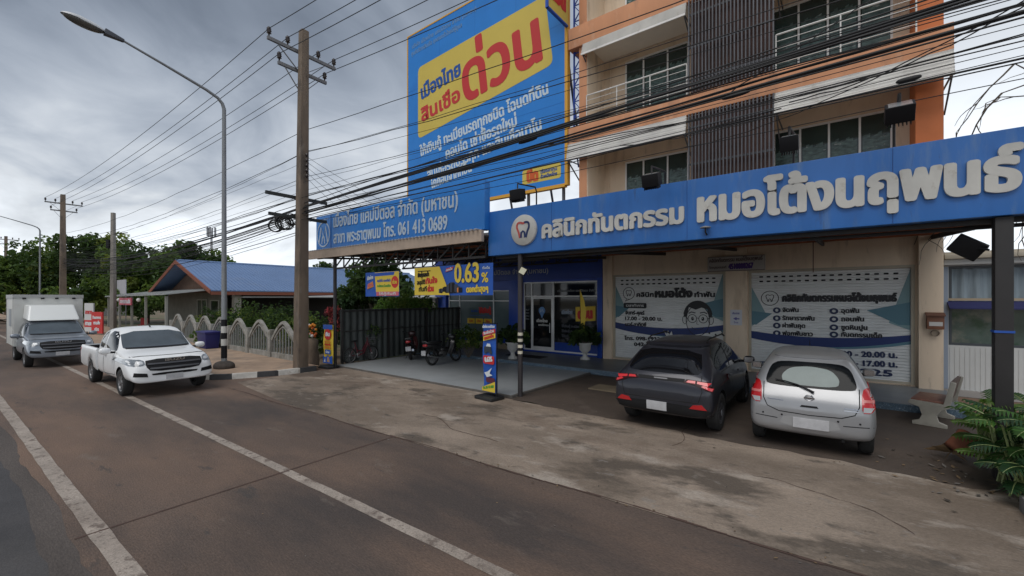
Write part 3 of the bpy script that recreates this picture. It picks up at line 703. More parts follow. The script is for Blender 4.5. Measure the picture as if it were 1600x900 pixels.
# lattice tower and struts behind
lt = MB()
for s in (-7.7, -7.25):
    for d in (13.75, 14.35): lt.bar((s,d,8.3), (s,d,15.4), .05, .05)
for k in range(12):
    z = 8.4+k*.58
    lt.bar((-7.7,13.75,z), (-7.25,13.75,z+.58), .03, .03); lt.bar((-7.25,13.78,z), (-7.7,13.78,z+.58), .025, .025); lt.bar((-7.25,13.75,z), (-7.25,14.35,z+.58), .03, .03); lt.bar((-7.7,13.75,z), (-7.25,13.75,z), .03, .03)
lt.bar((-7.7,13.75,8.4), (-7.6,13.9,7.2), .04, .04); lt.bar((-7.25,13.75,8.4), (-7.4,14,7.0), .04, .04)
lt.build('lattice_tower', M_scaf, bb)
fr_ = MB()
for s in (-16.4,-14.2,-12.0,-9.8,-8.2):
    fr_.bar((s,13.85,5.3), (s,13.85,15.1), .09, .09); fr_.bar((s,13.85,12.5), (s,16.0,5.35), .07, .07)
for z in (7,9,11,13,15): fr_.bar((-16.8,13.8,z), (-8,13.8,z), .06, .06)
fr_.build('support_frame', mat('grey steel', (.13,.13,.14), .5, metal=.4), bb)
# ------------------------------------------------------------------ the two fascia signs and their canopies
M_sb = mat('blue sign panel', (.025,.205,.62), .42, var=.05, scale=.9, stain=[((.016,.14,.50), .8, .56, .2, .4, 3)])
M_cb = mat('weathered blue clinic sign sheet', (.034,.165,.50), .40, var=.08, scale=.9, stain=[((.12,.23,.45), 2.6, .56, .14, .7, 3), ((.020,.09,.31), 1.0, .52, .2, .6, 8), ((.05,.08,.16), 4.0, .64, .08, .5, 12)], stretch=(1.6,1,.28))
s1 = thing('shop_sign', 'long blue fascia sign with thin white Thai company name and phone number', 'sign', -11.3, 8.2, 4.16)
p1 = MB().box(-15.45, -7.17, 8.2, 8.42, 4.17, 5.43).build('panel', M_sb, s1, bevel=.02)
t = MB(); M_slet = mat('pale sign lettering', (.50,.60,.70), .4)
letters(t, 'เมืองไทย แคปปิตอล จำกัด (มหาชน)', (-14.24,4.93), (-8.1,4.87), .33, 8.198, .035, .012)
letters(t, 'สาขา พระธาตุพนม โทร. 061 413 0689', (-14.24,4.36), (-8.5,4.30), .31, 8.198, .035, .012)
letters(t, 'บริษัท', (-15.3,5.24), (-14.6,5.24), .05, 8.198, .02, .004)
t.ribbon(ellp(-14.93, 4.74, .42, .44, 40), .045, 8.188, .01, 0, True)
t.ribbon([(-15.22,4.46),(-15.08,5.0),(-14.93,4.62),(-14.78,5.0),(-14.64,4.46)], .07, 8.186, .01, 0); t.ribbon([(-15.03,4.4),(-14.98,4.66)], .05, 8.1865, .01); t.ribbon([(-14.83,4.4),(-14.88,4.66)], .05, 8.1868, .01)
t.build('lettering', M_slet, p1)
MB().box(-14.44,-14.41,8.192,8.198,4.2,5.4).build('seam', mat('dark blue seam', (.01,.05,.25), .5), p1)
cs = thing('clinic_sign', 'long blue clinic sign with thick raised white Thai letters and a tooth emblem', 'sign', -2.6, 8.4, 3.5)
pc = MB(); pc.box(-7.22, 2.35, 8.4, 8.62, 3.51, 4.64); pc = pc.build('panel', M_cb, cs, bevel=.015)
M_3d = mat('raised white sign letter', (.60,.585,.54), .5, var=.08, scale=4, stain=[((.38,.33,.26), 5, .62, .08, .5, 4)])
t = MB()
letters(t, 'คลินิกทันตกรรม', (-5.54,3.83), (-2.34,3.85), .29, 8.40, .085, .045)
letters(t, 'หมอโต้งนฤพนธ์', (-2.11,3.84), (1.86,3.84), .42, 8.40, .085, .05)
t.build('lettering', M_3d, pc)
t = MB(); t.lathe([(0,-.07),(.36,-.07),(.37,-.055),(.37,0)], (-6.06,8.4,4.06), 40, 0, 'y')
tb = MB(); tooth(tb, -6.06, 4.06, .30, 8.322, .008, 0, 1, .05); eb = t.build('emblem', M_3d, pc); tb.build('tooth_outline', [mat('salmon red print', (.52,.09,.07), .5), mat('navy print', (.012,.03,.12), .5)], eb)
mb = MB()
for s in (-5.3,-2.3,.6): mb.box(s, s+.006, 8.396, 8.3995, 3.52, 4.63)
mb.build('seam', mat('sheet seam', (.012,.06,.24), .5), pc)
M_stl = mat('dark canopy steel', (.022,.020,.020), .6, var=.2); M_rust = mat('red oxide purlin', (.38,.115,.05), .75, var=.25, scale=3); M_sheet = mat('canopy roof sheet underside', (.10,.075,.06), .6, var=.2, stretch=(4,1,1))
cc = thing('clinic_canopy', 'lean-to steel canopy with red oxide purlins between clinic sign and shophouse', 'canopy', -2.6, 8.6, 0)
MB().hexa([(-7.15,8.64,3.70),(2.3,8.64,3.70),(2.0,14.98,4.12),(-7.15,14.98,4.12)], [(-7.15,8.64,3.73),(2.3,8.64,3.73),(2.0,14.98,4.15),(-7.15,14.98,4.15)]).build('roof', M_sheet, cc)
mb = MB()
for k in range(6): d = 8.75+k*1.2; z = 3.66+(d-8.64)*.0662; mb.box(-7.1, 2.1, d, d+.06, z-.07, z+.03)
mb.build('purlin', M_rust, cc)
mb = MB()
for s in (-7.0,-4.8,-2.6,-.4,1.8):
    mb.bar((s,8.66,3.50), (s,14.9,3.94), .06, .10); 
mb.box(-7.15, 2.3, 8.63, 8.70, 3.44, 3.52); mb.box(-7.15, 2.3, 8.86, 8.92, 3.40, 3.45)
mb.build('rafter', M_stl, cc)
MB().box(1.63, 1.80, 8.46, 8.64, 0, 3.5).build('post', M_stl, cc, bevel=.01)
MB().box(1.622,1.808,8.452,8.648,1.96,1.99).build('strap', mat('blue rope', (.02,.09,.4), .7), cc)
MB().box(2.1,30,8.5,8.56,3.35,3.45).build('beam', M_stl, cc)
lc = thing('shop_canopy', 'flat steel truss canopy with beige fascia under the thin-lettered blue sign', 'canopy', -11.3, 8.3, 0)
MB().hexa([(-15.75,8.0,3.86),(-7.19,8.1,3.86),(-7.19,8.2,3.86),(-15.75,8.1,3.86)], [(-15.75,8.0,4.15),(-7.19,8.1,4.15),(-7.19,8.2,4.15),(-15.75,8.1,4.15)]).build('fascia', mat('beige fascia board', (.46,.36,.28), .7, var=.12, scale=3), lc)
zz = MB()
for k in range(56): s = -15.7+k*.152; zz.box(s, s+.07, 7.99, 8.19, 4.15, 4.175)
zz.build('corrugated_edge', mat('pale corrugated edge', (.4,.42,.45), .5), lc)
MB().hexa([(-15.7,8.2,4.0),(-7.19,8.2,4.0),(-7.19,14.88,4.35),(-15.7,14.88,4.35)], [(-15.7,8.2,4.04),(-7.19,8.2,4.04),(-7.19,14.88,4.39),(-15.7,14.88,4.39)]).build('roof', M_sheet, lc)
mb = MB()
for d in (8.35, 11.4, 14.7):
    zt = 3.9+(d-8.2)*.0524; zb = zt-.42
    mb.bar((-15.6,d,zt), (-7.25,d,zt), .06, .06); mb.bar((-14.5,d,zb), (-7.25,d,zb), .06, .06)
    for k in range(13):
        s = -14.45+k*.6; mb.bar((s,d,zb), (s,d,zt), .035, .035); mb.bar((s,d,zb), (min(s+.6,-7.25),d,zt), .035, .035)
for s in (-15.5,-13.7,-11.9,-10.1,-8.3): mb.bar((s,8.35,3.93), (s,14.8,4.27), .05, .07)
mb.build('truss', M_stl, lc)
mb = MB()
for k in range(5): d = 8.8+k*1.3; z = 3.97+(d-8.2)*.0524; mb.box(-15.6, -7.25, d, d+.05, z-.02, z+.03)
mb.build('purlin', M_rust, lc)
for s, d in ((-14.42,8.35), (-6.28,8.52)):
    p = MB().lathe([(.062,0),(.062,3.5 if s > -10 else 3.9)], (s,d,0), 14); po = p.build('post', mat('dark painted post', (.035,.03,.032), .5, var=.2), lc)
    if s > -10:
        q = MB(); 
        for k in range(7):
            q.lathe([(.065,1.05+k*.075),(.065,1.05+k*.075+.075)], (s,d,0), 14, k % 2)
        q.xf(Matrix.Identity(4)); q.build('striped_tape', [mat('cream tape', (.62,.58,.46), .6), M_blk], po)
# ------------------------------------------------------------------ smaller signs and banners
def banner(name, label, s0, z0, s1, z1, d, fill, draw, mats, cat='banner'):
    r = thing(name, label, cat, (s0+s1)/2, d, z0)
    n = 14; mb = MB(); vs = []
    for i in range(n+1):
        s = s0+(s1-s0)*i/n; w_ = .012*math.sin(i*1.3)
        vs += [(s, d+w_, z0), (s, d+w_*.6, z1)]
    mb.add(vs, [(2*i, 2*i+2, 2*i+3, 2*i+1) for i in range(n)])
    mb.add([(x, y_+.006, z) for x, y_, z in vs], [(2*i+1, 2*i+3, 2*i+2, 2*i) for i in range(n)])
    po = mb.build('sheet', fill, r); t_ = MB(); draw(t_); t_.build('print', mats, po)
    k = MB(); k.tube([(s0+.02, d+.01, z1), (s0+.02, d+.02, z1+.35)], .005, 5); k.tube([(s1-.02, d+.01, z1), (s1-.02, d+.02, z1+.35)], .005, 5); k.build('hanging_rope', M_stl, r)
M_bn = mat('blue banner vinyl', (.012,.085,.40), .5); M_bny = mat('yellow banner vinyl', (.68,.50,.05), .5); M_org = mat('orange print', (.62,.20,.03), .5); M_grn = mat('green print', (.05,.30,.05), .5); M_lt = mat('light print', (.62,.66,.68), .5); M_pk = mat('pink print', (.55,.12,.16), .5)
D8 = 8.4
def dr2(t):
    f = D8-.014
    t.prism([(-10.1,2.51),(-8.62,2.51),(-8.78,2.85),(-9.03,3.32),(-10.1,3.32)], f, .003, 0)
    letters(t, '0.63', (-8.43,2.86), (-7.52,2.86), .40, f, .05, .003, 0); letters(t, '0.63', (-8.43,2.86), (-7.52,2.86), .40, f+.0012, .09, .002, 4)
    letters(t, '%', (-7.44,2.84), (-7.2,2.84), .2, f, .05, .003, 0)
    letters(t, 'ไม่ต่ำสุดๆ'[0:0]+'ดอกต่ำสุดๆ', (-7.98,2.58), (-7.2,2.6), .12, f, .10, .003, 0)
    letters(t, 'เงินกู้ดอกต่ำ', (-9.95,3.04), (-9.45,3.06), .10, f-.004, .08, .003, 1)
    letters(t, 'อนุมัติ', (-9.98,2.82), (-9.62,2.84), .10, f-.004, .08, .003, 1); letters(t, 'ทันใจ', (-9.6,2.84), (-9.1,2.87), .12, f-.004, .12, .003, 2)
    letters(t, 'ทันที', (-9.9,2.62), (-9.55,2.63), .10, f-.004, .08, .003, 1); letters(t, 'ด่วน', (-9.52,2.62), (-9.25,2.63), .12, f-.004, .12, .003, 2)
    t.box(-9.95, -9.4, f-.004, f-.001, 3.2, 3.225, 1)
    t.prism([(-8.78,3.15),(-8.5,3.2),(-8.47,3.29),(-8.75,3.25)], f-.002, .003, 2); letters(t, 'ดอกเบี้ย', (-8.75,3.17), (-8.5,3.21), .05, f-.003, .05, .003, 3)
    letters(t, 'เริ่มต้น', (-7.4,3.18), (-7.15,3.18), .05, f, .03, .003, 3)
    rnd = random.Random(4)               # printed cluster of vehicles
    for k in range(16):
        x = -9.05+.052*k; h = .06+.18*math.exp(-((k-9)/4)**2)
        t.prism(rrect(x, x+.10+.06*rnd.random(), 2.56+.05*rnd.random(), 2.6+h+.06*rnd.random(), .02, 2), f-.003-k*.0004, .002, rnd.choice([3,5,1,6,5]))
banner('hanging_banner', 'wide yellow and blue banner reading 0.63% hung from the shop canopy', -10.1, 2.5, -7.05, 3.33, D8, M_bn, dr2, [M_bny, M_blk, M_red, M_lt, mat('banner navy', (.01,.03,.12), .5), mat('banner dark print', (.03,.04,.06), .5), M_org])
def dr1(t):
    f = D8-.014
    t.prism([(-12.02,2.62),(-10.84,2.62),(-10.84,3.26),(-12.1,3.26)], f, .003, 0)
    t.prism([(-12.0,2.5),(-10.85,2.5),(-10.85,2.63),(-12.0,2.63)], f-.001, .003, 1)
    t.prism([(-12.08,3.13),(-11.1,3.15),(-11.05,3.25),(-12.1,3.24)], f-.001, .003, 2)
    letters(t, 'อนุมัติเร็ว ดอกเบี้ยต่ำ', (-11.95,2.95), (-11.25,2.95), .06, f-.001, .06, .002, 2); letters(t, 'ทะเบียนรถ โฉนดที่ดิน', (-11.95,2.78), (-11.25,2.78), .06, f-.001, .06, .002, 5)
    letters(t, 'ให้กู้ทันที', (-11.85,2.53), (-11.0,2.53), .06, f-.002, .05, .002, 6)
    t.prism(ellp(-11.04, 2.93, .18, .19, 20), f-.002, .002, 3); letters(t, 'ด่วน', (-11.16,2.88), (-10.93,2.88), .08, f-.0035, .1, .002, 0)
    t.prism([(-12.5,2.72),(-12.15,2.80),(-12.2,2.98),(-12.48,2.88)], f-.001, .003, 4); letters(t, 'ด่วน', (-12.45,2.78), (-12.2,2.84), .08, f-.003, .1, .002, 1)
    letters(t, 'เมืองไทย', (-12.5,3.02), (-12.16,3.06), .09, f, .06, .002, 6)
banner('hanging_banner', 'small blue and yellow banner with a red disc hung near the far canopy post', -12.62, 2.48, -10.83, 3.27, D8, M_bn, dr1, [M_bny, M_pk, M_blp, M_red, M_org, M_grn, M_lt])
# licence plate sign above the pillar
r = thing('licence_sign', 'small pale clinic licence sign with dark numbers above the shutters', 'sign', -2.6, 14.85, 3.28)
po = MB().box(-3.40,-1.80,14.76,14.83,3.27,3.73).build('panel', mat('pale grey sign sheet', (.42,.40,.38), .5, var=.08), r)
t = MB(); letters(t, 'คลินิกทันตกรรม หมอโต้งนฤพนธ์', (-3.35,3.56), (-1.86,3.58), .09, 14.76, .07, .004, 0); letters(t, 'ใบอนุญาตเลขที่', (-3.35,3.36), (-2.85,3.36), .06, 14.76, .05, .004, 0)
letters(t, '4510000267', (-2.8,3.33), (-2.1,3.34), .13, 14.76, .12, .004, 1)
t.ribbon([(-3.39,3.28),(-1.81,3.28),(-1.81,3.72),(-3.39,3.72)], .02, 14.757, .003, 0, True); t.build('lettering', [mat('brown grey print', (.12,.09,.09), .5), mat('purple print', (.07,.03,.20), .5)], po)
r = thing('paper_notice', 'small white paper notice stuck on the pillar between the shutters', 'notice', -2.6, 14.85, 1.6)
po = MB().box(-2.76,-2.43,14.853,14.857,1.58,2.06).build('sheet', mat('white paper', (.62,.63,.68), .7), r)
t = MB(); letters(t, 'ประกาศ', (-2.7,1.92), (-2.5,1.92), .05, 14.853, .06, .002); t.prism([(-2.68,1.78),(-2.58,1.84),(-2.58,1.8),(-2.5,1.8),(-2.5,1.76),(-2.58,1.76),(-2.58,1.73)], 14.85, .002, 0); letters(t, 'โทร', (-2.66,1.64), (-2.53,1.64), .04, 14.853, .05, .002); t.build('lettering', mat('violet print', (.12,.12,.35), .5), po)
# letter box on the end pillar
r = thing('letter_box', 'brown wooden letter box on the pillar beside the second shutter', 'letter box', 1.84, 14.75, 1.6)
bx = MB(); bx.box(1.68,1.99,14.62,14.80,1.66,2.0); bx.build('body', mat('brown letter box wood', (.18,.075,.04), .6, var=.2), r, bevel=.01)
MB().hexa([(1.66,14.58,1.98),(2.01,14.58,1.98),(2.01,14.80,2.04),(1.66,14.80,2.04)], [(1.66,14.58,2.0),(2.01,14.58,2.0),(2.01,14.80,2.07),(1.66,14.80,2.07)]).build('lid', mat('dark letter box lid', (.12,.05,.03), .6), r)
t = MB().prism([(1.72,1.74),(1.96,1.74),(1.96,1.84),(1.72,1.84)], 14.615, .004); tt = t.build('label_plate', mat('white label', (.55,.54,.52), .6), r); MB().lathe([(.075,14.70),(.075,14.80)], (1.84,0,1.56), 14, 0, 'y').build('newspaper_tube', mat('brown tube', (.13,.07,.05), .7), r)
MB().tube([(-.62,14.7,3.15),(-.62,14.7,4.0)], .012).solo('conduit', mat('brown conduit', (.16,.08,.05), .6), 'brown conduit with a pale pull ring hanging in front of the second shutter', 'conduit', (-.62,14.7,3.15))
# ---- floodlights reaching out over the signs
def floodlight(label, s, z, d0=8.45, reach=.75, rise=.55, size=.36, tilt=35, name='floodlight'):
    r = thing(name, label, 'floodlight', s, d0, z, 'floodlights over the fascia signs')
    a = MB(); a.tube([(s,d0,z-.3),(s,d0,z+rise),(s+.03,d0-.1,z+rise+.08),(s,d0-reach,z+rise+.03),(s,d0-reach,z+rise-.12)], .018, 8); a.build('arm', M_stl, r)
    h = MB(); h.box(-size/2,size/2,-.11,.11,-size*.34,size*.34); 
    for k in range(7): h.box(-size/2+.02+k*size/7.5, -size/2+.03+k*size/7.5, -.16, -.11, -size*.3, size*.3)
    h.xf(Matrix.Translation((s, d0-reach, z+rise-.22)) @ Matrix.Rotation(R(90+tilt), 4, 'X')); ho = h.build('housing', M_blk, r, bevel=.015)
    g = MB(); g.box(-size/2+.03,size/2-.03,.112,.118,-size*.30,size*.30); g.xf(Matrix.Translation((s, d0-reach, z+rise-.22)) @ Matrix.Rotation(R(90+tilt), 4, 'X')); g.build('lens', mat('grey lamp glass', (.25,.27,.28), .1), ho)
floodlight('black ribbed floodlight on an arm over the far end of the clinic sign lettering', .62, 4.62, rise=.50, size=.30)
floodlight('black floodlight in front of the lower louvre screen', -.62, 4.62, rise=.36, size=.24, tilt=20)
floodlight('black floodlight above the middle of the clinic sign before the balcony window', -2.72, 4.62, rise=.16, size=.30, tilt=20)
floodlight('dark floodlight on a bent arm at the foot of the billboard', -5.75, 4.62, rise=.34, size=.30, tilt=10)
r = thing('floodlight', 'black square floodlight pointing down beside the thick steel post under the clinic sign', 'floodlight', 1.4, 8.9, 3.1)
h = MB(); h.box(-.17,.17,-.05,.05,-.13,.13); h.xf(Matrix.Translation((1.42,8.75,3.14)) @ Matrix.Rotation(R(35), 4, 'Y') @ Matrix.Rotation(R(25), 4, 'X')); ho = h.build('housing', M_blk, r, bevel=.012)
MB().tube([(1.6,8.6,3.08),(1.5,8.7,3.12)], .015).build('bracket', M_blk, r)
r = thing('floodlight', 'small pale-faced LED floodlight on the post before the blue shop fascia', 'floodlight', -6.1, 8.4, 3.0)
h = MB(); h.box(-.10,.10,-.02,.02,-.09,.09); M_ = Matrix.Translation((-6.08,8.36,3.07)) @ Matrix.Rotation(R(25), 4, 'Y') @ Matrix.Rotation(R(-20), 4, 'X'); h.xf(M_); ho = h.build('housing', M_blk, r, bevel=.006)
g = MB(); g.box(-.085,.085,-.026,-.021,-.075,.075); g.xf(M_); g.build('lens', mat('yellowish led cover', (.55,.53,.38), .4), ho)
r = thing('sign_lamp', 'tiny grey disc lamp on a bracket at the lower edge of the clinic sign', 'lamp', -1.9, 8.3, 3.6)
MB().lathe([(0,.03),(.09,.03),(.09,.05),(.02,.07),(0,.07)], (-1.95,8.3,3.66), 16).build('disc', mat('grey lamp disc', (.25,.25,.25), .4), r); MB().tube([(-1.95,8.4,3.58),(-1.95,8.3,3.62),(-1.95,8.3,3.7)], .014).build('bracket', M_stl, r)
# ---- standing banners
def stand_banner(label, s, d, w, h, yaw, fill, draw, mats, lean=0):
    r = thing('banner_stand', label, 'banner stand', s, d, 0.05 if s < -9 else 0)
    M_ = Matrix.Translation((s, d, 0)) @ Matrix.Rotation(R(yaw), 4, 'Z')
    b = MB(); b.box(-.30,.30,-.22,.22,0,.08); b.xf(M_); b.build('base', mat('black plastic base', (.02,.02,.021), .5, var=.2), r, bevel=.02)
    p = MB(); p.tube([(w/2+.03,0,.05),(w/2+.03,0,h+.04)], .016, 8); p.tube([(-w/2,0,h+.02),(w/2+.05,0,h+.02)], .012, 6); p.xf(M_); p.build('pole', M_blk, r)
    q = MB(); n = 10; vs = []
    for i in range(n+1):
        z = .16+(h-.16)*i/n; o_ = .02*math.sin(i*.9); l = lean*(1-i/n)
        vs += [(-w/2+l, o_, z), (w/2, o_*.3, z)]
    q.add(vs, [(2*i, 2*i+1, 2*i+3, 2*i+2) for i in range(n)]); q.add([(a, b_+.006, c) for a, b_, c in vs], [(2*i, 2*i+2, 2*i+3, 2*i+1) for i in range(n)]); q.xf(M_); qo = q.build('sheet', fill, r)
    t = MB(); draw(t); t.xf(M_); t.build('print', mats, qo)
def drM(t):
    f = -.034
    letters(t, 'เมืองไทย แคปปิตอล', (-.2,1.70), (.22,1.72), .05, f, .05, .002, 3)
    t.prism([(-.20,1.50),(.24,1.60),(.24,1.70),(-.20,1.60)], f, .003, 1); t.prism([(-.18,1.38),(.24,1.48),(.24,1.59),(-.18,1.49)], f, .003, 2)
    letters(t, 'สินเชื่อด่วน', (-.16,1.535), (.2,1.62), .05, f-.001, .06, .002, 3); letters(t, 'รถแลกเงิน', (-.14,1.41), (.2,1.50), .06, f-.001, .08, .002, 1)
    t.prism(rrect(-.15,.10,1.12,1.26,.04), f, .003, 4); t.lathe([(0,0),(.05,0)], (-.1,f-.002,1.13), 12, 4, 'y'); t.lathe([(0,0),(.05,0)], (.08,f-.002,1.13), 12, 4, 'y'); t.prism([(-.08,1.26),(-.04,1.33),(.06,1.33),(.09,1.26)], f-.001, .003, 6)
    t.prism(rrect(-.18,.20,.84,1.04,.05), f, .003, 1); letters(t, '0.63%', (-.12,.88), (.15,.92), .09, f-.001, .1, .002, 3)
    t.prism([(-.14,.62),(-.02,.66),(.12,.76),(.04,.62),(.14,.58),(-.05,.52)], f, .003, 3); t.prism(rrect(-.08,.22,.40,.52,.04), f, .003, 7)
    t.prism([(-.22,.18),(.23,.18),(.23,.44),(-.22,.26)], f-.001, .003, 2); letters(t, 'โทร. 061 413 0689', (-.17,.22), (.2,.30), .05, f-.002, .06, .002, 5)
stand_banner('tall blue standing banner with red and yellow print beside the striped canopy post', -6.72, 7.86, .46, 1.8, -6, M_bn, drM, [M_bny, M_red, M_bny, M_lt, mat('banner dark print', (.03,.04,.06), .5), M_grn, M_lt, mat('maroon print', (.10,.02,.04), .5)], .03)
def drL(t):
    f = -.034
    t.box(-.27,.27,f,f+.003,1.34,1.5,0)
    t.prism(ellp(0,1.16,.19,.19,24), f, .003, 1); letters(t, 'เงิน', (-.12,1.10), (.12,1.11), .11, f-.001, .1, .002, 2)
    for k, (z, mi) in enumerate(((.88,3),(.78,1),(.68,3))): letters(t, 'สินเชื่อรถ บ้าน ที่ดิน', (-.17,z), (.17,z), .055, f, .06, .002, mi)
    t.prism(rrect(-.16,.16,.48,.63,.02), f, .003, 0); letters(t, 'ด่วน', (-.1,.52), (.1,.52), .06, f-.001, .08, .002, 2)
    t.prism([(-.27,.16),(.27,.16),(.27,.45),(.1,.38),(0,.44),(-.15,.36),(-.27,.42)], f, .003, 0); t.prism([(-.05,.2),(.12,.2),(.08,.36),(0,.40)], f-.001, .003, 4); t.prism([(-.22,.2),(-.12,.2),(-.15,.34)], f-.001, .003, 2)
stand_banner('yellow standing banner with blue top and red disc beside the concrete utility pole', -14.15, 7.95, .56, 1.5, 4, M_bny, drL, [M_bn, M_red, M_lt, M_org, mat('tan print', (.4,.25,.15), .5)])
# ---- door mats, drain board
MB().box(-10.6,-8.95,13.35,13.95,.155,.172).solo('door_mat', mat('black rubber mat', (.015,.015,.016), .9), 'black door mat in front of the glass shop door', 'door mat', (-9.8,13.6,.155), bevel=.006)
pl = MB()
for k in range(6): pl.box(-5.35,-4.25,10.3+k*.115,10.405+k*.115,.0,.03)
pl.solo('plank_board', mat('weathered board', (.17,.135,.09), .85, var=.2), 'flat weathered board lying on the ground left of the dark car', 'board', (-4.8,10.6,0))
# ---- concrete bench
M_bench = mat('cast stone bench', (.36,.34,.29), .8, var=.15, scale=4, bump=.2); M_bs = mat('red brown terrazzo', (.23,.10,.07), .4, var=.25, scale=10)
r = thing('garden_bench', 'cream cast stone bench with red brown seat facing the parked cars', 'bench', 1.5, 11.9, 0)
Mb = Matrix.Translation((1.45,11.75,0)) @ Matrix.Rotation(R(-14), 4, 'Z')
for yy in (-.5,.5):
    p = MB(); pts = [(-.24,0),(.24,0),(.24,.06),(.13,.10),(.10,.20),(.16,.32),(.27,.38),(.36,.86),(.29,.88),(.19,.44),(-.28,.46),(-.30,.40),(-.14,.34),(-.10,.2),(-.14,.1),(-.24,.06)]
    n = len(pts); vs = [(x,yy-.04,z) for x,z in pts]+[(x,yy+.04,z) for x,z in pts]
    p.add(vs, [tuple(range(n)), tuple(range(2*n-1,n-1,-1))]+[((i+1)%n,i,n+i,n+(i+1)%n) for i in range(n)]); p.xf(Mb); p.build('leg', M_bench, r, bevel=.008)
p = MB(); p.box(-.27,.20,-.46,.46,.42,.48); p.xf(Mb); p.build('seat', M_bs, r, bevel=.01)
p = MB(); p.hexa([(.20,-.46,.50),(.20,.46,.50),(.25,.46,.49),(.25,-.46,.49)], [(.28,-.46,.88),(.28,.46,.88),(.33,.46,.87),(.33,-.46,.87)]); p.xf(Mb); p.build('backrest', mat('dark back slab', (.12,.085,.07), .6, var=.2), r, bevel=.008)
p = MB(); p.box(-.05,.05,-.46,.46,.2,.28); p.xf(Mb); p.build('stretcher', M_bench, r)
# ---- neighbour building
M_nw = mat('white neighbour cladding', (.55,.56,.55), .5, var=.06); M_nc = mat('cream moulding', (.50,.45,.36), .6)
nb = thing('neighbour_shop', 'single storey white and cream neighbour shop with curtained windows behind the thick post', 'shop', 4, 15.2, 0)
w = MB(); wall_holes(w, 2.02, 14, 0, 3.5, 15.2, .1, [(2.14,7.4,1.25,3.22)]); w.box(13.9,14,15.2,22,0,3.5); w.box(2.05,14,21.9,22,0,3.5); w.build('wall', M_nw, nb)
MB().box(2.03,14,15.0,15.19,3.24,3.38).build('cornice', M_nw, nb, bevel=.02); MB().box(2.03,14,14.9,15.19,3.382,3.5).build('cornice', M_nc, nb, bevel=.02)
MB().box(2.02,14,15.0,22,3.502,3.56).build('roof', M_nc, nb)
rb = MB()
for k in range(60): rb.box(2.16+k*.088, 2.20+k*.088, 15.19, 15.199, .16, 1.2)
rb.build('ribbed_panel', M_nw, nb); MB().box(2.03,14,15.1,15.199,0,.15).build('plinth', mat('pale plinth', (.36,.34,.32), .7), nb); MB().box(2.04,2.12,15.12,15.199,.16,3.2).build('downpipe', mat('blue grey pipe', (.25,.30,.38), .4), nb)
M_curtain = mat('grey blue curtain', (.26,.32,.36), .7, var=.3, scale=3, stretch=(3,1,.2)); M_nref = mat('green grey window glass', (.10,.14,.12), .06, spec=.7, var=.5, scale=.8, stain=[((.25,.24,.2), 1.2, .56, .1, .8, 3), ((.04,.09,.05), 1.5, .55, .1, .8, 8)])
for k, (a, b_) in enumerate(((2.14,4.7),(4.72,7.4))):
    f = MB(); f.box(a,b_,15.22,15.28,3.16,3.22); f.box(a,b_,15.22,15.28,1.25,1.31); f.box(a,a+.06,15.22,15.28,1.31,3.16); f.box(b_-.06,b_,15.22,15.28,1.31,3.16); f.box(a+.06,b_-.06,15.222,15.278,2.26,2.34); fo = f.build('window', mat('dark window frame', (.06,.07,.08), .4), nb)
    MB().box(a+.05,b_-.05,15.25,15.256,1.3,2.27).build('pane', M_nref, fo)
    c = MB(); n = 60; vs = []
    for i in range(n+1): s = a+.06+(b_-a-.12)*i/n; vs += [(s,15.29+.03*math.sin(i*.95)+.012*math.sin(i*2.3),2.34),(s,15.29+.03*math.sin(i*.95),3.16)]
    c.add(vs, [(2*i,2*i+2,2*i+3,2*i+1) for i in range(n)], 0, True); c.build('curtain', M_curtain, fo)
MB().hexa([(2.1,14.75,2.16),(9,14.75,2.16),(9,15.18,2.32),(2.1,15.18,2.32)], [(2.1,14.75,2.19),(9,14.75,2.19),(9,15.18,2.35),(2.1,15.18,2.35)]).build('awning', mat('navy awning cloth', (.018,.022,.10), .7), nb)
MB().box(2.02,9,15.15,15.198,2.36,2.42).build('curtain_rail', mat('tan rail', (.4,.32,.22), .6), nb)
# ------------------------------------------------------------------ vehicles
def paint(name, col, metal=0., rough=.28):
    return mat(name, col, rough, metal, var=.05, scale=3, coat=.45, stain=[((col[0]*.55+.05, col[1]*.55+.04, col[2]*.55+.03), 2.2, .60, .25, .25, 4)])
M_tyre = mat('tyre rubber', (.018,.018,.018), .85, var=.2, scale=8); M_rim = mat('alloy rim', (.38,.39,.40), .35, metal=.7, var=.1); M_rimd = mat('dark alloy rim', (.10,.10,.11), .35, metal=.6)
M_well = mat('wheel well', (.010,.010,.010), .95); M_trim = mat('black plastic trim', (.011,.011,.012), .6, var=.15, spec=.25)
M_cgl = mat('dark car glass', (.010,.013,.015), .06, spec=.45); M_wgl = mat('windscreen glass', (.075,.092,.105), .08, spec=.8, var=.2, scale=1.5)
M_tail = mat('red tail lamp', (.42,.012,.015), .15, coat=.8); M_clr = mat('clear lamp cover', (.36,.37,.38), .12, coat=.8); M_hl = mat('headlamp', (.20,.22,.24), .08, coat=1., var=.5, scale=14)
M_chr = mat('chrome', (.55,.55,.56), .15, metal=1); M_plate = mat('blurred number plate', (.46,.46,.47), .5, var=.12, scale=10)
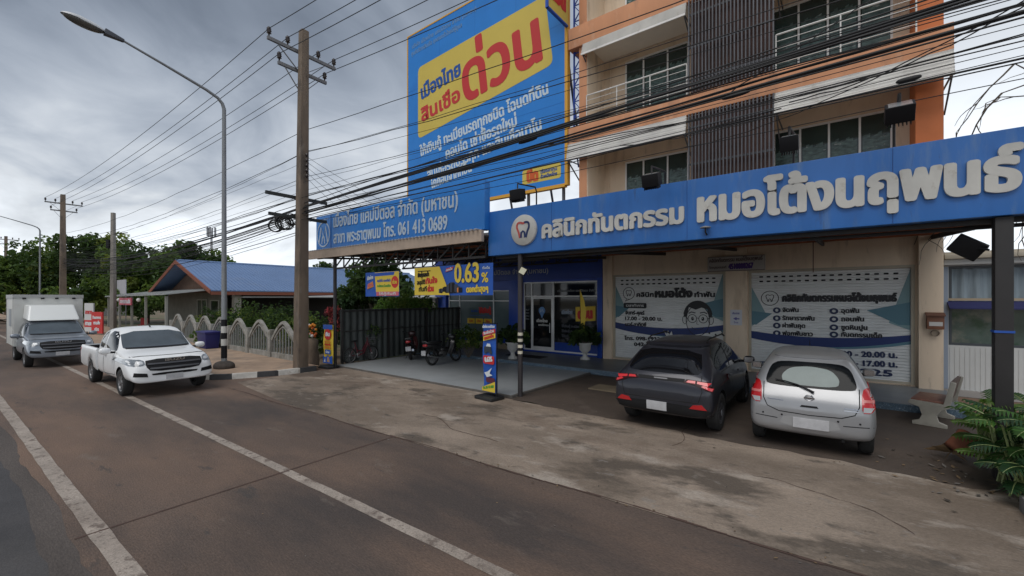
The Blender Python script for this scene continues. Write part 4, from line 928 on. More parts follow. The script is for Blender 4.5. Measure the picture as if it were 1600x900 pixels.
def loft_body(name, st, wheels, parent, paint_m, rw, sub=2, arch=.05, width_in=.30):
    """st: (x, zbottom, zshoulder, ztop, halfwidth, half shoulder, half roof) from tail to nose; wheel arches are cut out."""
    vs = []; fs = []; nP = 15
    for x, zb, zs, zc, wm_, ws, wr in st:
        zr = zc-.045 if zc-zs > .2 else zc-.3*(zc-zs)
        half = [(0,zb), (.84*wm_,zb), (.975*wm_,zb+.12*(zs-zb)), (wm_,zb+.5*(zs-zb)), (ws,zs), ((ws+wr)/2+.025,(zs+zr)/2), (wr,zr), (wr*.55,zc-.008*(zc-zs > .2)), (0,zc)]
        ring = [(x,-y,z) for y,z in half[1:-1]]
        vs += [(x,)+half[0]] + [(x,y,z) for y,z in half[1:]] + ring[::-1]
    n = 16
    for i in range(len(st)-1):
        for k in range(n): fs.append((i*n+k, i*n+(k+1)%n, (i+1)*n+(k+1)%n, (i+1)*n+k))
    def cap(b, rev):
        q = [(b+0,b+1,b+15), (b+1,b+2,b+14,b+15), (b+2,b+3,b+13,b+14), (b+3,b+4,b+12,b+13), (b+4,b+5,b+11,b+12), (b+5,b+6,b+10,b+11), (b+6,b+7,b+9,b+10), (b+7,b+8,b+9)]
        return [t[::-1] for t in q] if rev else q
    fs += cap(0, False); fs += cap((len(st)-1)*n, True)
    me = bpy.data.meshes.new(name); me.from_pydata(vs, [], fs)
    bm = bmesh.new(); bm.from_mesh(me); bmesh.ops.recalc_face_normals(bm, faces=bm.faces); bm.to_mesh(me); bm.free()
    o = bpy.data.objects.new(name, me); COL.objects.link(o)
    me.materials.append(paint_m); me.materials.append(M_well)
    sm = o.modifiers.new('s', 'SUBSURF'); sm.levels = sub; sm.render_levels = sub
    bpy.context.view_layer.update()
    full = bpy.data.meshes.new_from_object(o.evaluated_get(bpy.context.evaluated_depsgraph_get()))
    bv = BVHTree.FromPolygons([v.co for v in full.vertices], [tuple(p.vertices) for p in full.polygons])
    cuts = []
    for wx, wy, wz in wheels:
        c = MB(); s = 1 if wy > 0 else -1
        c.lathe([(0,-.2),(rw+arch,-.2),(rw+arch,.45),(0,.45)], (wx, wy-s*(width_in-.125) if s > 0 else wy+(width_in-.125)-.25, wz), 32, 1, 'y', False)
        co = bpy.data.objects.new('cut', bpy.data.meshes.new('cut')); COL.objects.link(co)
        co.data.from_pydata(c.v, [], c.f); co.data.materials.append(paint_m); co.data.materials.append(M_well); co.data.polygons.foreach_set('material_index', [1]*len(co.data.polygons))
        bm = bmesh.new(); bm.from_mesh(co.data); bmesh.ops.remove_doubles(bm, verts=bm.verts, dist=1e-5); bmesh.ops.recalc_face_normals(bm, faces=bm.faces); bm.to_mesh(co.data); bm.free()
        b = o.modifiers.new('b', 'BOOLEAN'); b.object = co; b.operation = 'DIFFERENCE'; b.solver = 'EXACT'; cuts.append(co)
    bpy.context.view_layer.update()
    fin = bpy.data.meshes.new_from_object(o.evaluated_get(bpy.context.evaluated_depsgraph_get()))
    o.modifiers.clear(); o.data = fin
    for c in cuts: bpy.data.objects.remove(c)
    fin.polygons.foreach_set('use_smooth', [True]*len(fin.polygons)); fin.set_sharp_from_angle(angle=R(38))
    o.parent = parent; ORG[o.name] = Vector((0,0,0))
    return o, bv
AX = {'rear': (Vector((1,0,0)), lambda a, b: Vector((-9, a, b))), 'front': (Vector((-1,0,0)), lambda a, b: Vector((9, a, b))),
      'left': (Vector((0,-1,0)), lambda a, b: Vector((a, 9, b))), 'right': (Vector((0,1,0)), lambda a, b: Vector((a, -9, b))), 'top': (Vector((0,0,-1)), lambda a, b: Vector((a, b, 9)))}
def smooth_poly(P, it=2):
    for _ in range(it):
        q = []
        for i in range(len(P)):
            a, b = P[i], P[(i+1) % len(P)]
            q += [(a[0]*.8+b[0]*.2, a[1]*.8+b[1]*.2), (a[0]*.2+b[0]*.8, a[1]*.2+b[1]*.8)]
        P = q
    return P
def patch(bv, poly, view, off=.006, th=.02, step=.06, mb=None, mi=0):
    """lay an outline on the body surface as a panel with its own thickness"""
    dr, org = AX[view]; mb = mb or MB()
    x0 = min(p[0] for p in poly); x1 = max(p[0] for p in poly); y0 = min(p[1] for p in poly); y1 = max(p[1] for p in poly)
    P = []
    for i in range(len(poly)):
        a, b = Vector(poly[i]), Vector(poly[(i+1) % len(poly)]); k = max(1, int((b-a).length/step))
        P += [a.lerp(b, j/k) for j in range(k)]
    nb_ = len(P)
    def inside(p):
        c = False
        for i in range(nb_):
            a, b = P[i], P[i-1]
            if (a.y > p.y) != (b.y > p.y) and p.x < (b.x-a.x)*(p.y-a.y)/(b.y-a.y)+a.x: c = not c
        return c
    pts = list(P); x = x0+step*.5
    while x < x1:
        y = y0+step*.5
        while y < y1:
            p = Vector((x, y))
            if inside(p) and min((q-p).length for q in P) > step*.4: pts.append(p)
            y += step
        x += step
    r = geometry.delaunay_2d_cdt(pts, [], [list(range(nb_))], 1, 1e-6)
    V2, F2 = r[0], r[2]; vs = []; ns = []
    for p in V2:
        h = bv.ray_cast(org(p.x, p.y), dr)
        if h[0] is None:
            q = org(p.x, p.y); q = q+dr*8.2; h = bv.find_nearest(q)
        n = h[1] if h[1].dot(dr) < 0 else -h[1]
        vs.append(h[0]+n*off); ns.append(n)
    # consistent facing
    fs = []
    for f in F2:
        a, b, c = vs[f[0]], vs[f[1]], vs[f[2]]
        fs.append(tuple(f) if (b-a).cross(c-a).dot(ns[f[0]]) > 0 else tuple(f)[::-1])
    cnt = {}
    for f in fs:
        for i in range(len(f)): cnt.setdefault(tuple(sorted((f[i], f[(i+1) % len(f)]))), []).append((f[i], f[(i+1) % len(f)]))
    m = len(vs); inn = [v-n*(off+th) for v, n in zip(vs, ns)]
    mb.add(vs, fs, mi, True)
    edges = [e[0] for e in cnt.values() if len(e) == 1]
    mb.add(vs+inn, [(b, a, a+m, b+m) for a, b in edges], mi, False)
    return mb
def seam(bv, pts, view, w=.012, mb=None, off=.0025):
    """a shut line"""
    mb = mb or MB(); dr, org = AX[view]; P = [Vector(p) for p in pts]; D = []
    for a, b in zip(P[:-1], P[1:]):
        k = max(1, int((b-a).length/.06)); D += [a.lerp(b, j/k) for j in range(k)]
    D.append(P[-1]); L_ = []; R_ = []
    for i, p in enumerate(D):
        t = (D[min(i+1, len(D)-1)]-D[max(i-1, 0)]).normalized(); q = Vector((-t.y, t.x))*w/2
        for s, l in ((1, L_), (-1, R_)):
            h = bv.ray_cast(org(p.x+s*q.x, p.y+s*q.y), dr)
            if h[0] is None: l.append(None); continue
            n = h[1] if h[1].dot(dr) < 0 else -h[1]; l.append(h[0]+n*off)
    for i in range(len(D)-1):
        if None in (L_[i], L_[i+1], R_[i], R_[i+1]): continue
        mb.add([L_[i], R_[i], R_[i+1], L_[i+1]], [(0,1,2,3)])
    return mb
def wheel(parent, x, y, z, r, w=.20, spokes=5, rim_m=None, dark=False):
    s = 1 if y > 0 else -1
    t = MB(); rr = r*.66
    prof = [(rr, -w/2+.01), (r*.9, -w/2), (r*.98, -w/2+.025), (r, -w*.2), (r, w*.2), (r*.98, w/2-.025), (r*.9, w/2), (rr, w/2-.01), (rr, -w/2+.01)]
    wo = t.lathe(prof, (x, y, z), 32, 0, 'y').build('wheel', M_tyre, parent)
    m = MB(); ou = s*(w/2-.012)
    m.lathe([(rr+.002, ou), (rr-.02, ou-s*.004), (rr-.03, ou-s*.05), (rr-.03, -ou)], (x, y, z), 32, 0, 'y')
    m.lathe([(0, ou-s*.015), (.055, ou-s*.015), (.065, ou-s*.04), (0, ou-s*.04)], (x, y, z), 16, 0, 'y')
    for k in range(spokes):
        a = 2*math.pi*k/spokes+.3
        for da in (-.16, .16):
            c0, c1 = math.cos(a+da*.6), math.cos(a+da); s0, s1 = math.sin(a+da*.6), math.sin(a+da)
            m.bar((x+.04*c0, y+ou-s*.035, z+.04*s0), (x+(rr-.02)*c1, y+ou-s*.03, z+(rr-.02)*s1), .035, .03, up=(0,1,0))
    m.build('rim', rim_m or M_rim, wo)
    MB().lathe([(0, ou-s*.08), (rr-.03, ou-s*.08)], (x, y, z), 24, 0, 'y').build('brake_disc', M_well, wo)
    return wo
def blob(c, r, n=14, m=10, p=2.6, M_=None):
    """rounded box (superellipsoid)"""
    mb = MB(); vs = []; f = lambda v: math.copysign(abs(v)**(2/p), v)
    for i in range(m+1):
        t = -math.pi/2+math.pi*i/m
        for k in range(n):
            q = 2*math.pi*k/n; vs.append(Vector((r[0]*f(math.cos(t))*f(math.cos(q)), r[1]*f(math.cos(t))*f(math.sin(q)), r[2]*f(math.sin(t)))))
    vs = [(M_ @ v if M_ else v)+Vector(c) for v in vs]
    mb.add(vs, [(i*n+k, i*n+(k+1)%n, (i+1)*n+(k+1)%n, (i+1)*n+k) for i in range(m) for k in range(n)], 0, True); return mb
def mirror_pts(P): return [(-a, b) for a, b in P][::-1]
def both(P): return (('left', P), ('right', P))
def mirrors(parent, x, y, z, m, r=(.07,.12,.085)):
    for s in (1, -1):
        mo = blob((x, s*y, z), r).build('wing_mirror', m, parent)
        MB().bar((x, s*(y-.22), z-.05), (x, s*(y-.05), z-.04), .06, .05).build('mirror_arm', M_trim, mo)
        MB().box(x-r[0]-.002, x-r[0]+.006, s*y-r[1]*.75, s*y+r[1]*.75, z-r[2]*.7, z+r[2]*.7).build('mirror_glass', M_chr, mo)
def num_plate(bv, parent, view, y, z, w, h, rot=0):
    return patch(bv, [(y-w/2,z-h/2),(y+w/2,z-h/2),(y+w/2,z+h/2),(y-w/2,z+h/2)], view, .02, .03).build('number_plate', M_plate, parent)

# ---- small silver hatchback seen from behind
def hatchback():
    P = paint('silver car paint', (.33,.335,.345), .4, .32)
    r = free('hatchback', 'small silver hatchback parked nose-in before the second roller shutter, rear wiper and red lamps showing', 'car', (4.95+.574*1.31-0.0, 7.14+.819*1.31, 0), 55.0)
    st = [(-1.89,.40,.60,.66,.60,.58,.42),(-1.865,.31,.72,.80,.755,.73,.56),(-1.80,.27,.84,.93,.815,.785,.61),(-1.72,.25,.92,1.06,.83,.795,.60),(-1.60,.235,.95,1.25,.832,.80,.575),(-1.44,.22,.96,1.43,.835,.80,.555),(-1.22,.21,.955,1.485,.834,.80,.56),
          (-.7,.20,.945,1.51,.832,.795,.57),(-.1,.20,.935,1.52,.83,.79,.57),(.35,.20,.925,1.485,.83,.79,.56),(.72,.20,.915,1.34,.83,.785,.56),(1.12,.20,.89,1.03,.83,.775,.60),(1.45,.22,.82,.93,.81,.74,.56),(1.72,.27,.70,.79,.73,.66,.5),(1.86,.36,.56,.62,.5,.46,.35)]
    rw = .29; wh = [(-1.31,.72,rw),(-1.31,-.72,rw),(1.14,.72,rw),(1.14,-.72,rw)]
    bo, bv = loft_body('body', st, wh, r, P, rw)
    for w in wh: wheel(r, *w, rw, .175, 6)
    patch(bv, smooth_poly([(-.565,1.00),(.565,1.00),(.60,1.08),(.53,1.30),(.40,1.375),(-.40,1.375),(-.53,1.30),(-.60,1.08)], 2), 'rear', .004, .02, .05).build('rear_window', mat('dark rear glass', (.006,.007,.008), .12, spec=.15), r)
    patch(bv, smooth_poly([(-.36,1.03),(.34,1.03),(.38,1.16),(.26,1.28),(0,1.315),(-.28,1.28),(-.39,1.15)], 2), 'rear', .007, .003, .05).build('window_shade', mat('pale sunshade behind the rear glass', (.17,.21,.20), .4, var=.12, scale=3), r)
    for v in ('left', 'right'):
        patch(bv, smooth_poly([(-1.18,1.0),(.02,.985),(.70,.985),(.74,1.02),(.30,1.38),(-.10,1.42),(-.85,1.40),(-1.12,1.25)], 1), v, .004, .02, .06).build('side_window', M_cgl, r)
        seam(bv, [(-.35,1.0),(-.33,1.42)], v, .05, None, .006).build('door_pillar', M_trim, r)
        seam(bv, [(.72,.96),(.70,.40),(-.30,.32),(-.34,.98)], v, .01).build('door_gap', M_well, r)
        s = 1 if v == 'left' else -1
        blob((.08, s*.835, .86), (.09,.02,.022)).build('door_handle', P, r)
    for s in (1, -1):
        L_ = [(s*.645,.72),(s*.74,.72),(s*.80,.80),(s*.80,.98),(s*.76,1.05),(s*.67,1.05),(s*.64,.93)]
        if s < 0: L_ = L_[::-1]
        lo = patch(bv, smooth_poly(L_, 1), 'rear', .014, .03, .04).build('tail_lamp', M_tail, r)
        q = [(s*.655,.735),(s*.735,.735),(s*.775,.80),(s*.66,.80)]; patch(bv, q, 'rear', .019, .004, .03).build('clear_lens', M_clr, lo)
        q = [(s*.665,.865),(s*.785,.865),(s*.785,.90),(s*.665,.90)]; patch(bv, q, 'rear', .019, .004, .03).build('clear_lens', mat('pink lamp lens', (.5,.15,.14), .2), lo)
    seam(bv, [(-.62,1.04),(-.615,.80),(-.56,.68),(-.40,.615),(0,.60),(.40,.615),(.56,.68),(.615,.80),(.62,1.04)], 'rear', .013).build('tailgate_gap', M_well, r)
    num_plate(bv, r, 'rear', -.02, .47, .46, .15)
    b = patch(bv, smooth_poly([(-.40,.40),(.40,.40),(.34,.56),(-.34,.56)], 1), 'rear', .002, .003, .05).build('plate_recess', mat('silver recess', (.30,.30,.30), .5), r)
    seam(bv, [(-.78,.52),(-.42,.50)], 'rear', .012).build('bumper_gap', M_trim, r); seam(bv, [(.78,.52),(.42,.50)], 'rear', .012).build('bumper_gap', M_trim, r)
    for y in (-.62,-.36,.36,.62):
        h = bv.ray_cast(Vector((-9,y,.56)), Vector((1,0,0))); MB().lathe([(0,-.006),(.014,-.006),(.014,.01)], h[0], 10, 0, 'x').build('parking_sensor', M_trim, r)
    # wiper, badge, handle
    w = MB(); w.tube([(-1.79,.02,.955),(-1.80,-.05,.985),(-1.745,-.40,1.045)], [.018,.013,.008], 8); w.tube([(-1.79,.05,1.02),(-1.72,-.35,1.08)], .008, 6); 
    w = MB(); pts = []
    for y, z in ((-.06,.94),(0,.97),(.15,1.03),(.32,1.07),(.46,1.085)):
        h = bv.ray_cast(Vector((-9,y,z)), Vector((1,0,0))); pts.append(h[0]+Vector((-.03,0,.008)))
    w.tube(pts, [.020,.014,.012,.009,.007], 8); w.build('wiper', M_blk, r)
    h = bv.ray_cast(Vector((-9,0,.86)), Vector((1,0,0)))[0]; q = MB()
    q.tube([h+Vector((-.012-.0*math.cos(t), .055*math.cos(t), .045*math.sin(t))) for t in [2*math.pi*i/20 for i in range(21)]], .008, 6, cap=False); q.bar(h+Vector((-.014,-.07,0)), h+Vector((-.014,.07,0)), .012, .02); q.build('badge', M_chr, r)
    patch(bv, [(-.12,.715),(.12,.715),(.10,.745),(-.10,.745)], 'rear', .006, .004, .05).build('tailgate_handle', M_trim, r)
    for sy, z in ((-.52,.76),(-.52,.73)):
        patch(bv, [(sy-.09,z-.008),(sy+.09,z-.008),(sy+.09,z+.008),(sy-.09,z+.008)], 'rear', .004, .003, .03).build('model_lettering', M_chr, r)
    patch(bv, [(.34,.78),(.56,.785),(.56,.795),(.34,.79)], 'rear', .004, .003, .05).build('model_lettering', M_chr, r)
    mirrors(r, .60, .93, 1.00, P, (.06,.10,.07))
    patch(bv, smooth_poly([(-.50,1.42),(.50,1.42),(.46,1.455),(-.46,1.455)], 1), 'rear', .018, .03, .05).build('spoiler', P, r)
    patch(bv, smooth_poly([(-.62,1.02),(.62,1.02),(.54,1.36),(-.54,1.36)], 1), 'front', .004, .02, .06).build('windscreen', M_cgl, r)
    MB().tube([(-1.84,-.42,.26),(-1.70,-.42,.27)], .022, 10).build('exhaust', M_trim, r)
    a = MB(); a.tube([(.25,0,1.50),(.02,0,1.62)], [.008,.003], 6); a.build('aerial', M_blk, r)
    return r
hatchback()
# ---- dark crossover seen from behind
def crossover():
    P = paint('dark grey car paint', (.032,.033,.042), .4, .28)
    r = free('crossover_car', 'dark grey crossover with slim red lamps parked nose-in before the first roller shutter', 'car', (3.15+.606*1.345, 8.4+.795*1.345, 0), 52.6)
    st = [(-2.13,.42,.64,.70,.70,.68,.50),(-2.10,.34,.80,.88,.85,.83,.64),(-2.02,.30,.94,1.02,.895,.87,.68),(-1.90,.28,1.00,1.14,.90,.87,.64),(-1.66,.27,1.02,1.36,.90,.865,.60),(-1.40,.26,1.02,1.53,.90,.86,.58),(-1.1,.25,1.01,1.575,.90,.86,.60),
          (-.5,.25,.995,1.61,.90,.855,.61),(.0,.25,.985,1.62,.90,.85,.61),(.4,.25,.98,1.58,.90,.85,.60),(.85,.25,.98,1.38,.90,.85,.60),(1.25,.25,.965,1.09,.90,.84,.64),(1.65,.28,.92,1.02,.885,.81,.6),(2.0,.34,.80,.90,.80,.72,.54),(2.15,.44,.62,.70,.6,.52,.40)]
    rw = .345; wh = [(-1.345,.775,rw),(-1.345,-.775,rw),(1.345,.775,rw),(1.345,-.775,rw)]
    bo, bv = loft_body('body', st, wh, r, P, rw)
    for w in wh: wheel(r, *w, rw, .215, 5, M_rimd)
    patch(bv, smooth_poly([(-.60,1.055),(.60,1.055),(.67,1.12),(.555,1.44),(-.555,1.44),(-.67,1.12)], 1), 'rear', .004, .02, .06).build('rear_window', mat('black tinted rear glass', (.006,.006,.007), .05, spec=.6), r)
    patch(bv, smooth_poly([(-.60,1.475),(.60,1.475),(.57,1.51),(-.57,1.51)], 1), 'rear', .05, .07, .06).build('spoiler', P, r)
    for v in ('left', 'right'):
        patch(bv, smooth_poly([(-1.50,1.12),(-1.1,1.06),(.80,1.04),(.86,1.08),(.36,1.46),(-.1,1.50),(-.95,1.48),(-1.32,1.38)], 1), v, .004, .02, .06).build('side_window', M_cgl, r)
        seam(bv, [(-.38,1.06),(-.36,1.5)], v, .06, None, .006).build('door_pillar', M_trim, r)
        seam(bv, [(.86,1.02),(.85,.46),(-.34,.38),(-.38,1.04),(-1.18,1.04),(-.98,.45),(-.36,.39)], v, .01).build('door_gap', M_well, r)
        patch(bv, [(-.95,.27),(.95,.27),(.93,.42),(-.93,.42)], v, .012, .02, .08).build('sill_trim', M_trim, r)
        s = 1 if v == 'left' else -1
        for x in (-.75, .12): blob((x, s*.905, .93), (.10,.02,.022)).build('door_handle', P, r)
        MB().tube([(-1.1,s*.57,1.575),(-.9,s*.58,1.63),(.1,s*.59,1.655),(.35,s*.585,1.60)], .016, 8).build('roof_rail', M_trim, r)
    for s in (1, -1):
        L_ = [(s*.40,.925),(s*.60,.90),(s*.86,.80),(s*.89,.86),(s*.86,.96),(s*.45,.985)]
        if s < 0: L_ = L_[::-1]
        lo = patch(bv, L_, 'rear', .012, .03, .05).build('tail_lamp', mat('smoked lamp cover', (.03,.006,.008), .3, spec=.2), r)
        for L_ in ([(s*.45,.935),(s*.60,.925),(s*.60,.965),(s*.48,.968)], [(s*.63,.925),(s*.80,.895),(s*.84,.945),(s*.63,.962)], [(s*.70,.885),(s*.86,.82),(s*.87,.86),(s*.74,.905)]):
            if s < 0: L_ = L_[::-1]
            patch(bv, L_, 'rear', .017, .004, .04).build('red_lens', mat('bright red lamp lens', (.62,.03,.035), .2, coat=.8), lo)
        L_ = [(s*.52,.50),(s*.80,.50),(s*.72,.585),(s*.58,.565)]
        if s < 0: L_ = L_[::-1]
        patch(bv, L_, 'rear', .02, .02, .04).build('reflector', M_tail, r)
    patch(bv, [(-.42,.93),(.42,.93),(.42,.985),(-.42,.985)], 'rear', .008, .02, .06).build('lamp_bar', M_trim, r)
    patch(bv, smooth_poly([(-.84,.36),(.84,.36),(.86,.50),(.50,.545),(-.50,.545),(-.86,.50)], 1), 'rear', .010, .02, .06).build('bumper_trim', M_trim, r)
    patch(bv, smooth_poly([(-.55,.60),(.55,.60),(.62,.74),(-.62,.74)], 1), 'rear', .003, .003, .06).build('tailgate_recess', mat('darker grey paint', (.028,.029,.036), .35, metal=.4, coat=.5), r)
    seam(bv, [(-.68,1.05),(-.72,.80),(-.66,.60),(.66,.60),(.72,.80),(.68,1.05)], 'rear', .012).build('tailgate_gap', M_well, r)
    num_plate(bv, r, 'rear', .05, .475, .36, .15)
    patch(bv, [(-.12,.95),(.12,.95),(.12,.97),(-.12,.97)], 'rear', .012, .004, .05).build('badge_lettering', mat('grey badge', (.14,.14,.15), .4, metal=.5), r)
    mirrors(r, .72, 1.02, 1.08, P, (.08,.11,.075))
    patch(bv, smooth_poly([(-.66,1.10),(.66,1.10),(.56,1.50),(-.56,1.50)], 1), 'front', .004, .02, .08).build('windscreen', M_cgl, r)
    return r
crossover()
# ---- pickups
def pickup(r, P, box=None):
    st = [(-.84,.42,1.00,1.44,.88,.85,.66),(-.80,.36,1.04,1.58,.90,.865,.69),(-.70,.34,1.055,1.645,.915,.875,.71),(-.3,.33,1.065,1.70,.92,.88,.73),(.2,.33,1.065,1.705,.92,.88,.73),(.50,.33,1.065,1.65,.92,.88,.72),(.80,.33,1.06,1.43,.92,.88,.72),
          (1.16,.33,1.05,1.16,.92,.87,.70),(1.55,.36,1.03,1.135,.925,.865,.66),(2.05,.40,.99,1.09,.92,.845,.62),(2.34,.39,.90,1.01,.905,.80,.58),(2.45,.36,.78,.87,.86,.76,.54),(2.50,.40,.66,.72,.74,.66,.46)]
    rw = .345; wh = [(-1.5625,.79,rw),(-1.5625,-.79,rw),(1.5625,.79,rw),(1.5625,-.79,rw)]
    bo, bv = loft_body('cab', st, wh[2:], r, P, rw, arch=.06)
    for w in wh: wheel(r, *w, rw, .225, 6, mat('grey steel rim', (.22,.22,.225), .4, metal=.6))
    patch(bv, smooth_poly([(-.72,1.16),(.72,1.16),(.745,1.20),(.66,1.585),(-.66,1.585),(-.735,1.20)], 1), 'front', .004, .02, .06).build('windscreen', M_wgl, r)
    k = MB(); seam(bv, [(-.70,1.165),(.70,1.165)], 'front', .03, k, .012); k.build('wiper', M_blk, r)
    for v in ('left', 'right'):
        patch(bv, smooth_poly([(.02,1.12),(.96,1.10),(1.0,1.13),(.50,1.58),(.06,1.60)], 1), v, .004, .02, .06).build('side_window', M_cgl, r)
        patch(bv, smooth_poly([(-.68,1.14),(-.10,1.12),(-.08,1.59),(-.42,1.57)], 1), v, .004, .02, .06).build('side_window', M_cgl, r)
        seam(bv, [(1.06,1.08),(1.06,.50),(-.02,.44),(-.04,1.60)], v, .012).build('door_gap', M_well, r); seam(bv, [(-.04,1.0),(-.06,.44),(-.66,.46),(-.70,1.1)], v, .01).build('door_gap', M_well, r)
        s = 1 if v == 'left' else -1
        blob((.16, s*.925, .97), (.09,.022,.025)).build('door_handle', M_trim if box else P, r)
        q = MB(); q.lathe([(rw+.06,-.006),(rw+.11,-.004),(rw+.12,.02),(rw+.06,.03)] if s > 0 else [(rw+.06,.006),(rw+.11,.004),(rw+.12,-.02),(rw+.06,-.03)], (1.5625,s*.905,rw), 40, 0, 'y')
        q.v = [(x, y, max(z, .40)) for x, y, z in q.v]
        seam(bv, [(1.10,.62),(2.2,.62)], v, .006).build('crease', M_well, r) if 0 else None
    # face: grille, lamps, bumper openings
    g = patch(bv, smooth_poly([(-.50,.66),(.50,.66),(.60,.80),(.585,.955),(-.585,.955),(-.60,.80)], 1), 'front', .012, .03, .05).build('grille', M_trim, r)
    b = MB()
    for z, w in ((.74,.52),(.845,.56)): patch(bv, [(-w,z-.022),(w,z-.022),(w,z+.012),(-w,z+.012)], 'front', .03, .02, .06, b)
    b.build('grille_bar', mat('grey grille bar', (.10,.10,.105), .3, metal=.5), g)
    b = MB()
    tx = MB(); letters(tx, 'ISUZU', (-.21,.895), (.21,.895), .05, 0, .10, .012)
    tx.xf(Matrix.Translation((bv.ray_cast(Vector((9,0,.91)), Vector((-1,0,0)))[0].x+.032, 0, 0)) @ Matrix.Rotation(R(90), 4, 'Z')); tx.build('badge_lettering', M_chr, g)
    for s in (1, -1):
        L_ = [(s*.60,.82),(s*.86,.80),(s*.90,.86),(s*.88,.97),(s*.62,.95)]; L_ = L_[::-1] if s < 0 else L_
        ho = patch(bv, smooth_poly(L_, 1), 'front', .010, .03, .05).build('headlamp', M_hl, r)
        L_ = [(s*.64,.85),(s*.74,.845),(s*.75,.91),(s*.65,.915)]; L_ = L_[::-1] if s < 0 else L_
        patch(bv, smooth_poly(L_, 1), 'front', .014, .004, .03).build('headlamp_lens', mat('bright lamp lens', (.5,.52,.54), .1, coat=1), ho)
        L_ = [(s*.56,.53),(s*.84,.56),(s*.82,.66),(s*.58,.62)]; L_ = L_[::-1] if s < 0 else L_
        patch(bv, L_, 'front', .008, .02, .05).build('fog_lamp_recess', M_trim, r)
    patch(bv, smooth_poly([(-.46,.555),(.46,.555),(.50,.615),(-.50,.615)], 1), 'front', .008, .02, .06).build('bumper_opening', M_trim, r)
    num_plate(bv, r, 'front', -.02, .50, .36, .13)
    seam(bv, [(-.86,1.00),(-.62,1.03),(.62,1.03),(.86,1.00)], 'front', .010).build('bonnet_gap', M_well, r)
    mirrors(r, .92, 1.06, 1.12, P, (.07,.125,.085))
    MB().tube([(.42,.0,1.69),(.30,0,1.74)], [.02,.008], 6).build('aerial', M_blk, r)
    MB().box(-2.7,1.2,-.45,.45,.36,.46).build('chassis', M_well, r)
    return bv
def cargo_bed(r, P):
    rw = .345; mb = MB(); x0, x1 = -2.72, -.87
    for s in (1, -1):
        nx = 24; prof = [(.86,.42),(.905,.50),(.918,.70),(.915,.90),(.90,1.02),(.885,1.055),(.835,1.055),(.825,1.02),(.825,.60)]
        # side wall with the wheel arch left open
        cols = [x0+(x1-x0)*i/nx for i in range(nx+1)]
        vs = []
        for x in cols:
            dx = x+1.5625; za = rw+math.sqrt(max(0, (rw+.06)**2-dx*dx)) if abs(dx) < rw+.06 else 0
            for y, z in prof[:-1]: vs.append((x, s*y, max(z, min(za, .86)) if y > .84 and z < .9 else z))
            vs.append((x, s*prof[-1][0], prof[-1][1]))
        m = len(prof)
        mb.add(vs, [((i*m+k, (i+1)*m+k, (i+1)*m+k+1, i*m+k+1) if s > 0 else (i*m+k, i*m+k+1, (i+1)*m+k+1, (i+1)*m+k)) for i in range(nx) for k in range(m-1)], 0, True)
        mb.add([vs[k] for k in range(m)], [tuple(range(m))]); mb.add([vs[nx*m+k] for k in range(m)], [tuple(range(m))])
    mb.box(x0-.03, x0+.05, -.86, .86, .52, 1.05); mb.box(x1-.05, x1, -.825, .825, .58, 1.05)
    bo = mb.build('cargo_bed', P, r)
    MB().box(x0+.05, x1-.05, -.824, .824, .56, .60).build('bed_floor', M_trim, bo)
    l = MB(); 
    for s in (1, -1): l.box(x0+.05, x1-.05, s*.80, s*.824, .6, 1.02)
    l.box(x1-.08, x1-.051, -.80, .80, .6, 1.03); l.box(x0+.052, x0+.07, -.80, .80, .6, 1.02); l.build('bed_liner', M_trim, bo)
    w = MB()
    for s in (1, -1): w.lathe([(0,0),(rw+.055,0),(rw+.055,s*.3),(0,s*.3)], (-1.5625,s*.56,rw), 28, 0, 'y')
    w.v = [(x, y, max(z, .4)) for x, y, z in w.v]; w.build('wheel_housing', M_well, bo)
    for s in (1, -1): MB().box(x0-.045, x0+.05, s*.80, s*.915, .66, .98).build('tail_lamp', M_tail, bo)
PSC = .965
rp = free('pickup_truck', 'white pickup with an open empty cargo bed parked on the near roadside', 'pickup', (-10.43, 12.20, 0), -35.6)
rp.scale = (PSC,)*3
PW = paint('white pickup paint', (.80,.81,.81), 0, .3); pickup(rp, PW); cargo_bed(rp, PW)
rg = free('box_truck', 'grey pickup with a tall white box body parked behind the white pickup', 'truck', (-17.82, 16.61, 0), -36.2)
rg.scale = (.955,)*3
PG = paint('silver blue pickup paint', (.24,.265,.30), .5, .3); pickup(rg, PG, True)
M_box = mat('white box body', (.56,.56,.53), .55, var=.08, scale=1.5, stain=[((.40,.38,.34), 1.3, .58, .15, .5, 3)])
b = MB(); b.box(-2.95, -.55, -.98, .98, .62, 2.66); bo = b.build('box_body', M_box, rg, bevel=.03)
e = MB()
for s in (1, -1): e.box(-2.95,-.55,s*.98,s*1.0,2.52,2.68); e.box(-2.9,-2.84,s*.98,s*.995,.62,2.52); e.box(-.66,-.6,s*.98,s*.995,.62,2.52)
e.box(-.55,-.53,-1.0,1.0,2.55,2.68); e.build('edge_rail', mat('aluminium edge rail', (.40,.40,.39), .4, metal=.5), bo)
e = MB()
for y in (-.7,-.2,.2,.7): e.box(-.53,-.50,y-.05,y+.05,2.50,2.56)
e.build('marker_lamp', M_trim, bo)
MB().box(-1.9,-1.2,-1.0,-.982,1.4,2.1).build('side_hatch', mat('grey hatch', (.3,.32,.34), .5), bo)
f = MB(); f.hexa([(-.54,-.74,1.72),(.62,-.72,1.66),(.62,.72,1.66),(-.54,.74,1.72)], [(-.54,-.70,2.28),(.10,-.62,2.25),(.10,.62,2.25),(-.54,.70,2.28)]); f.build('cab_fairing', mat('white fairing', (.68,.69,.67), .35, coat=.4), rg, bevel=.06, seg=4)
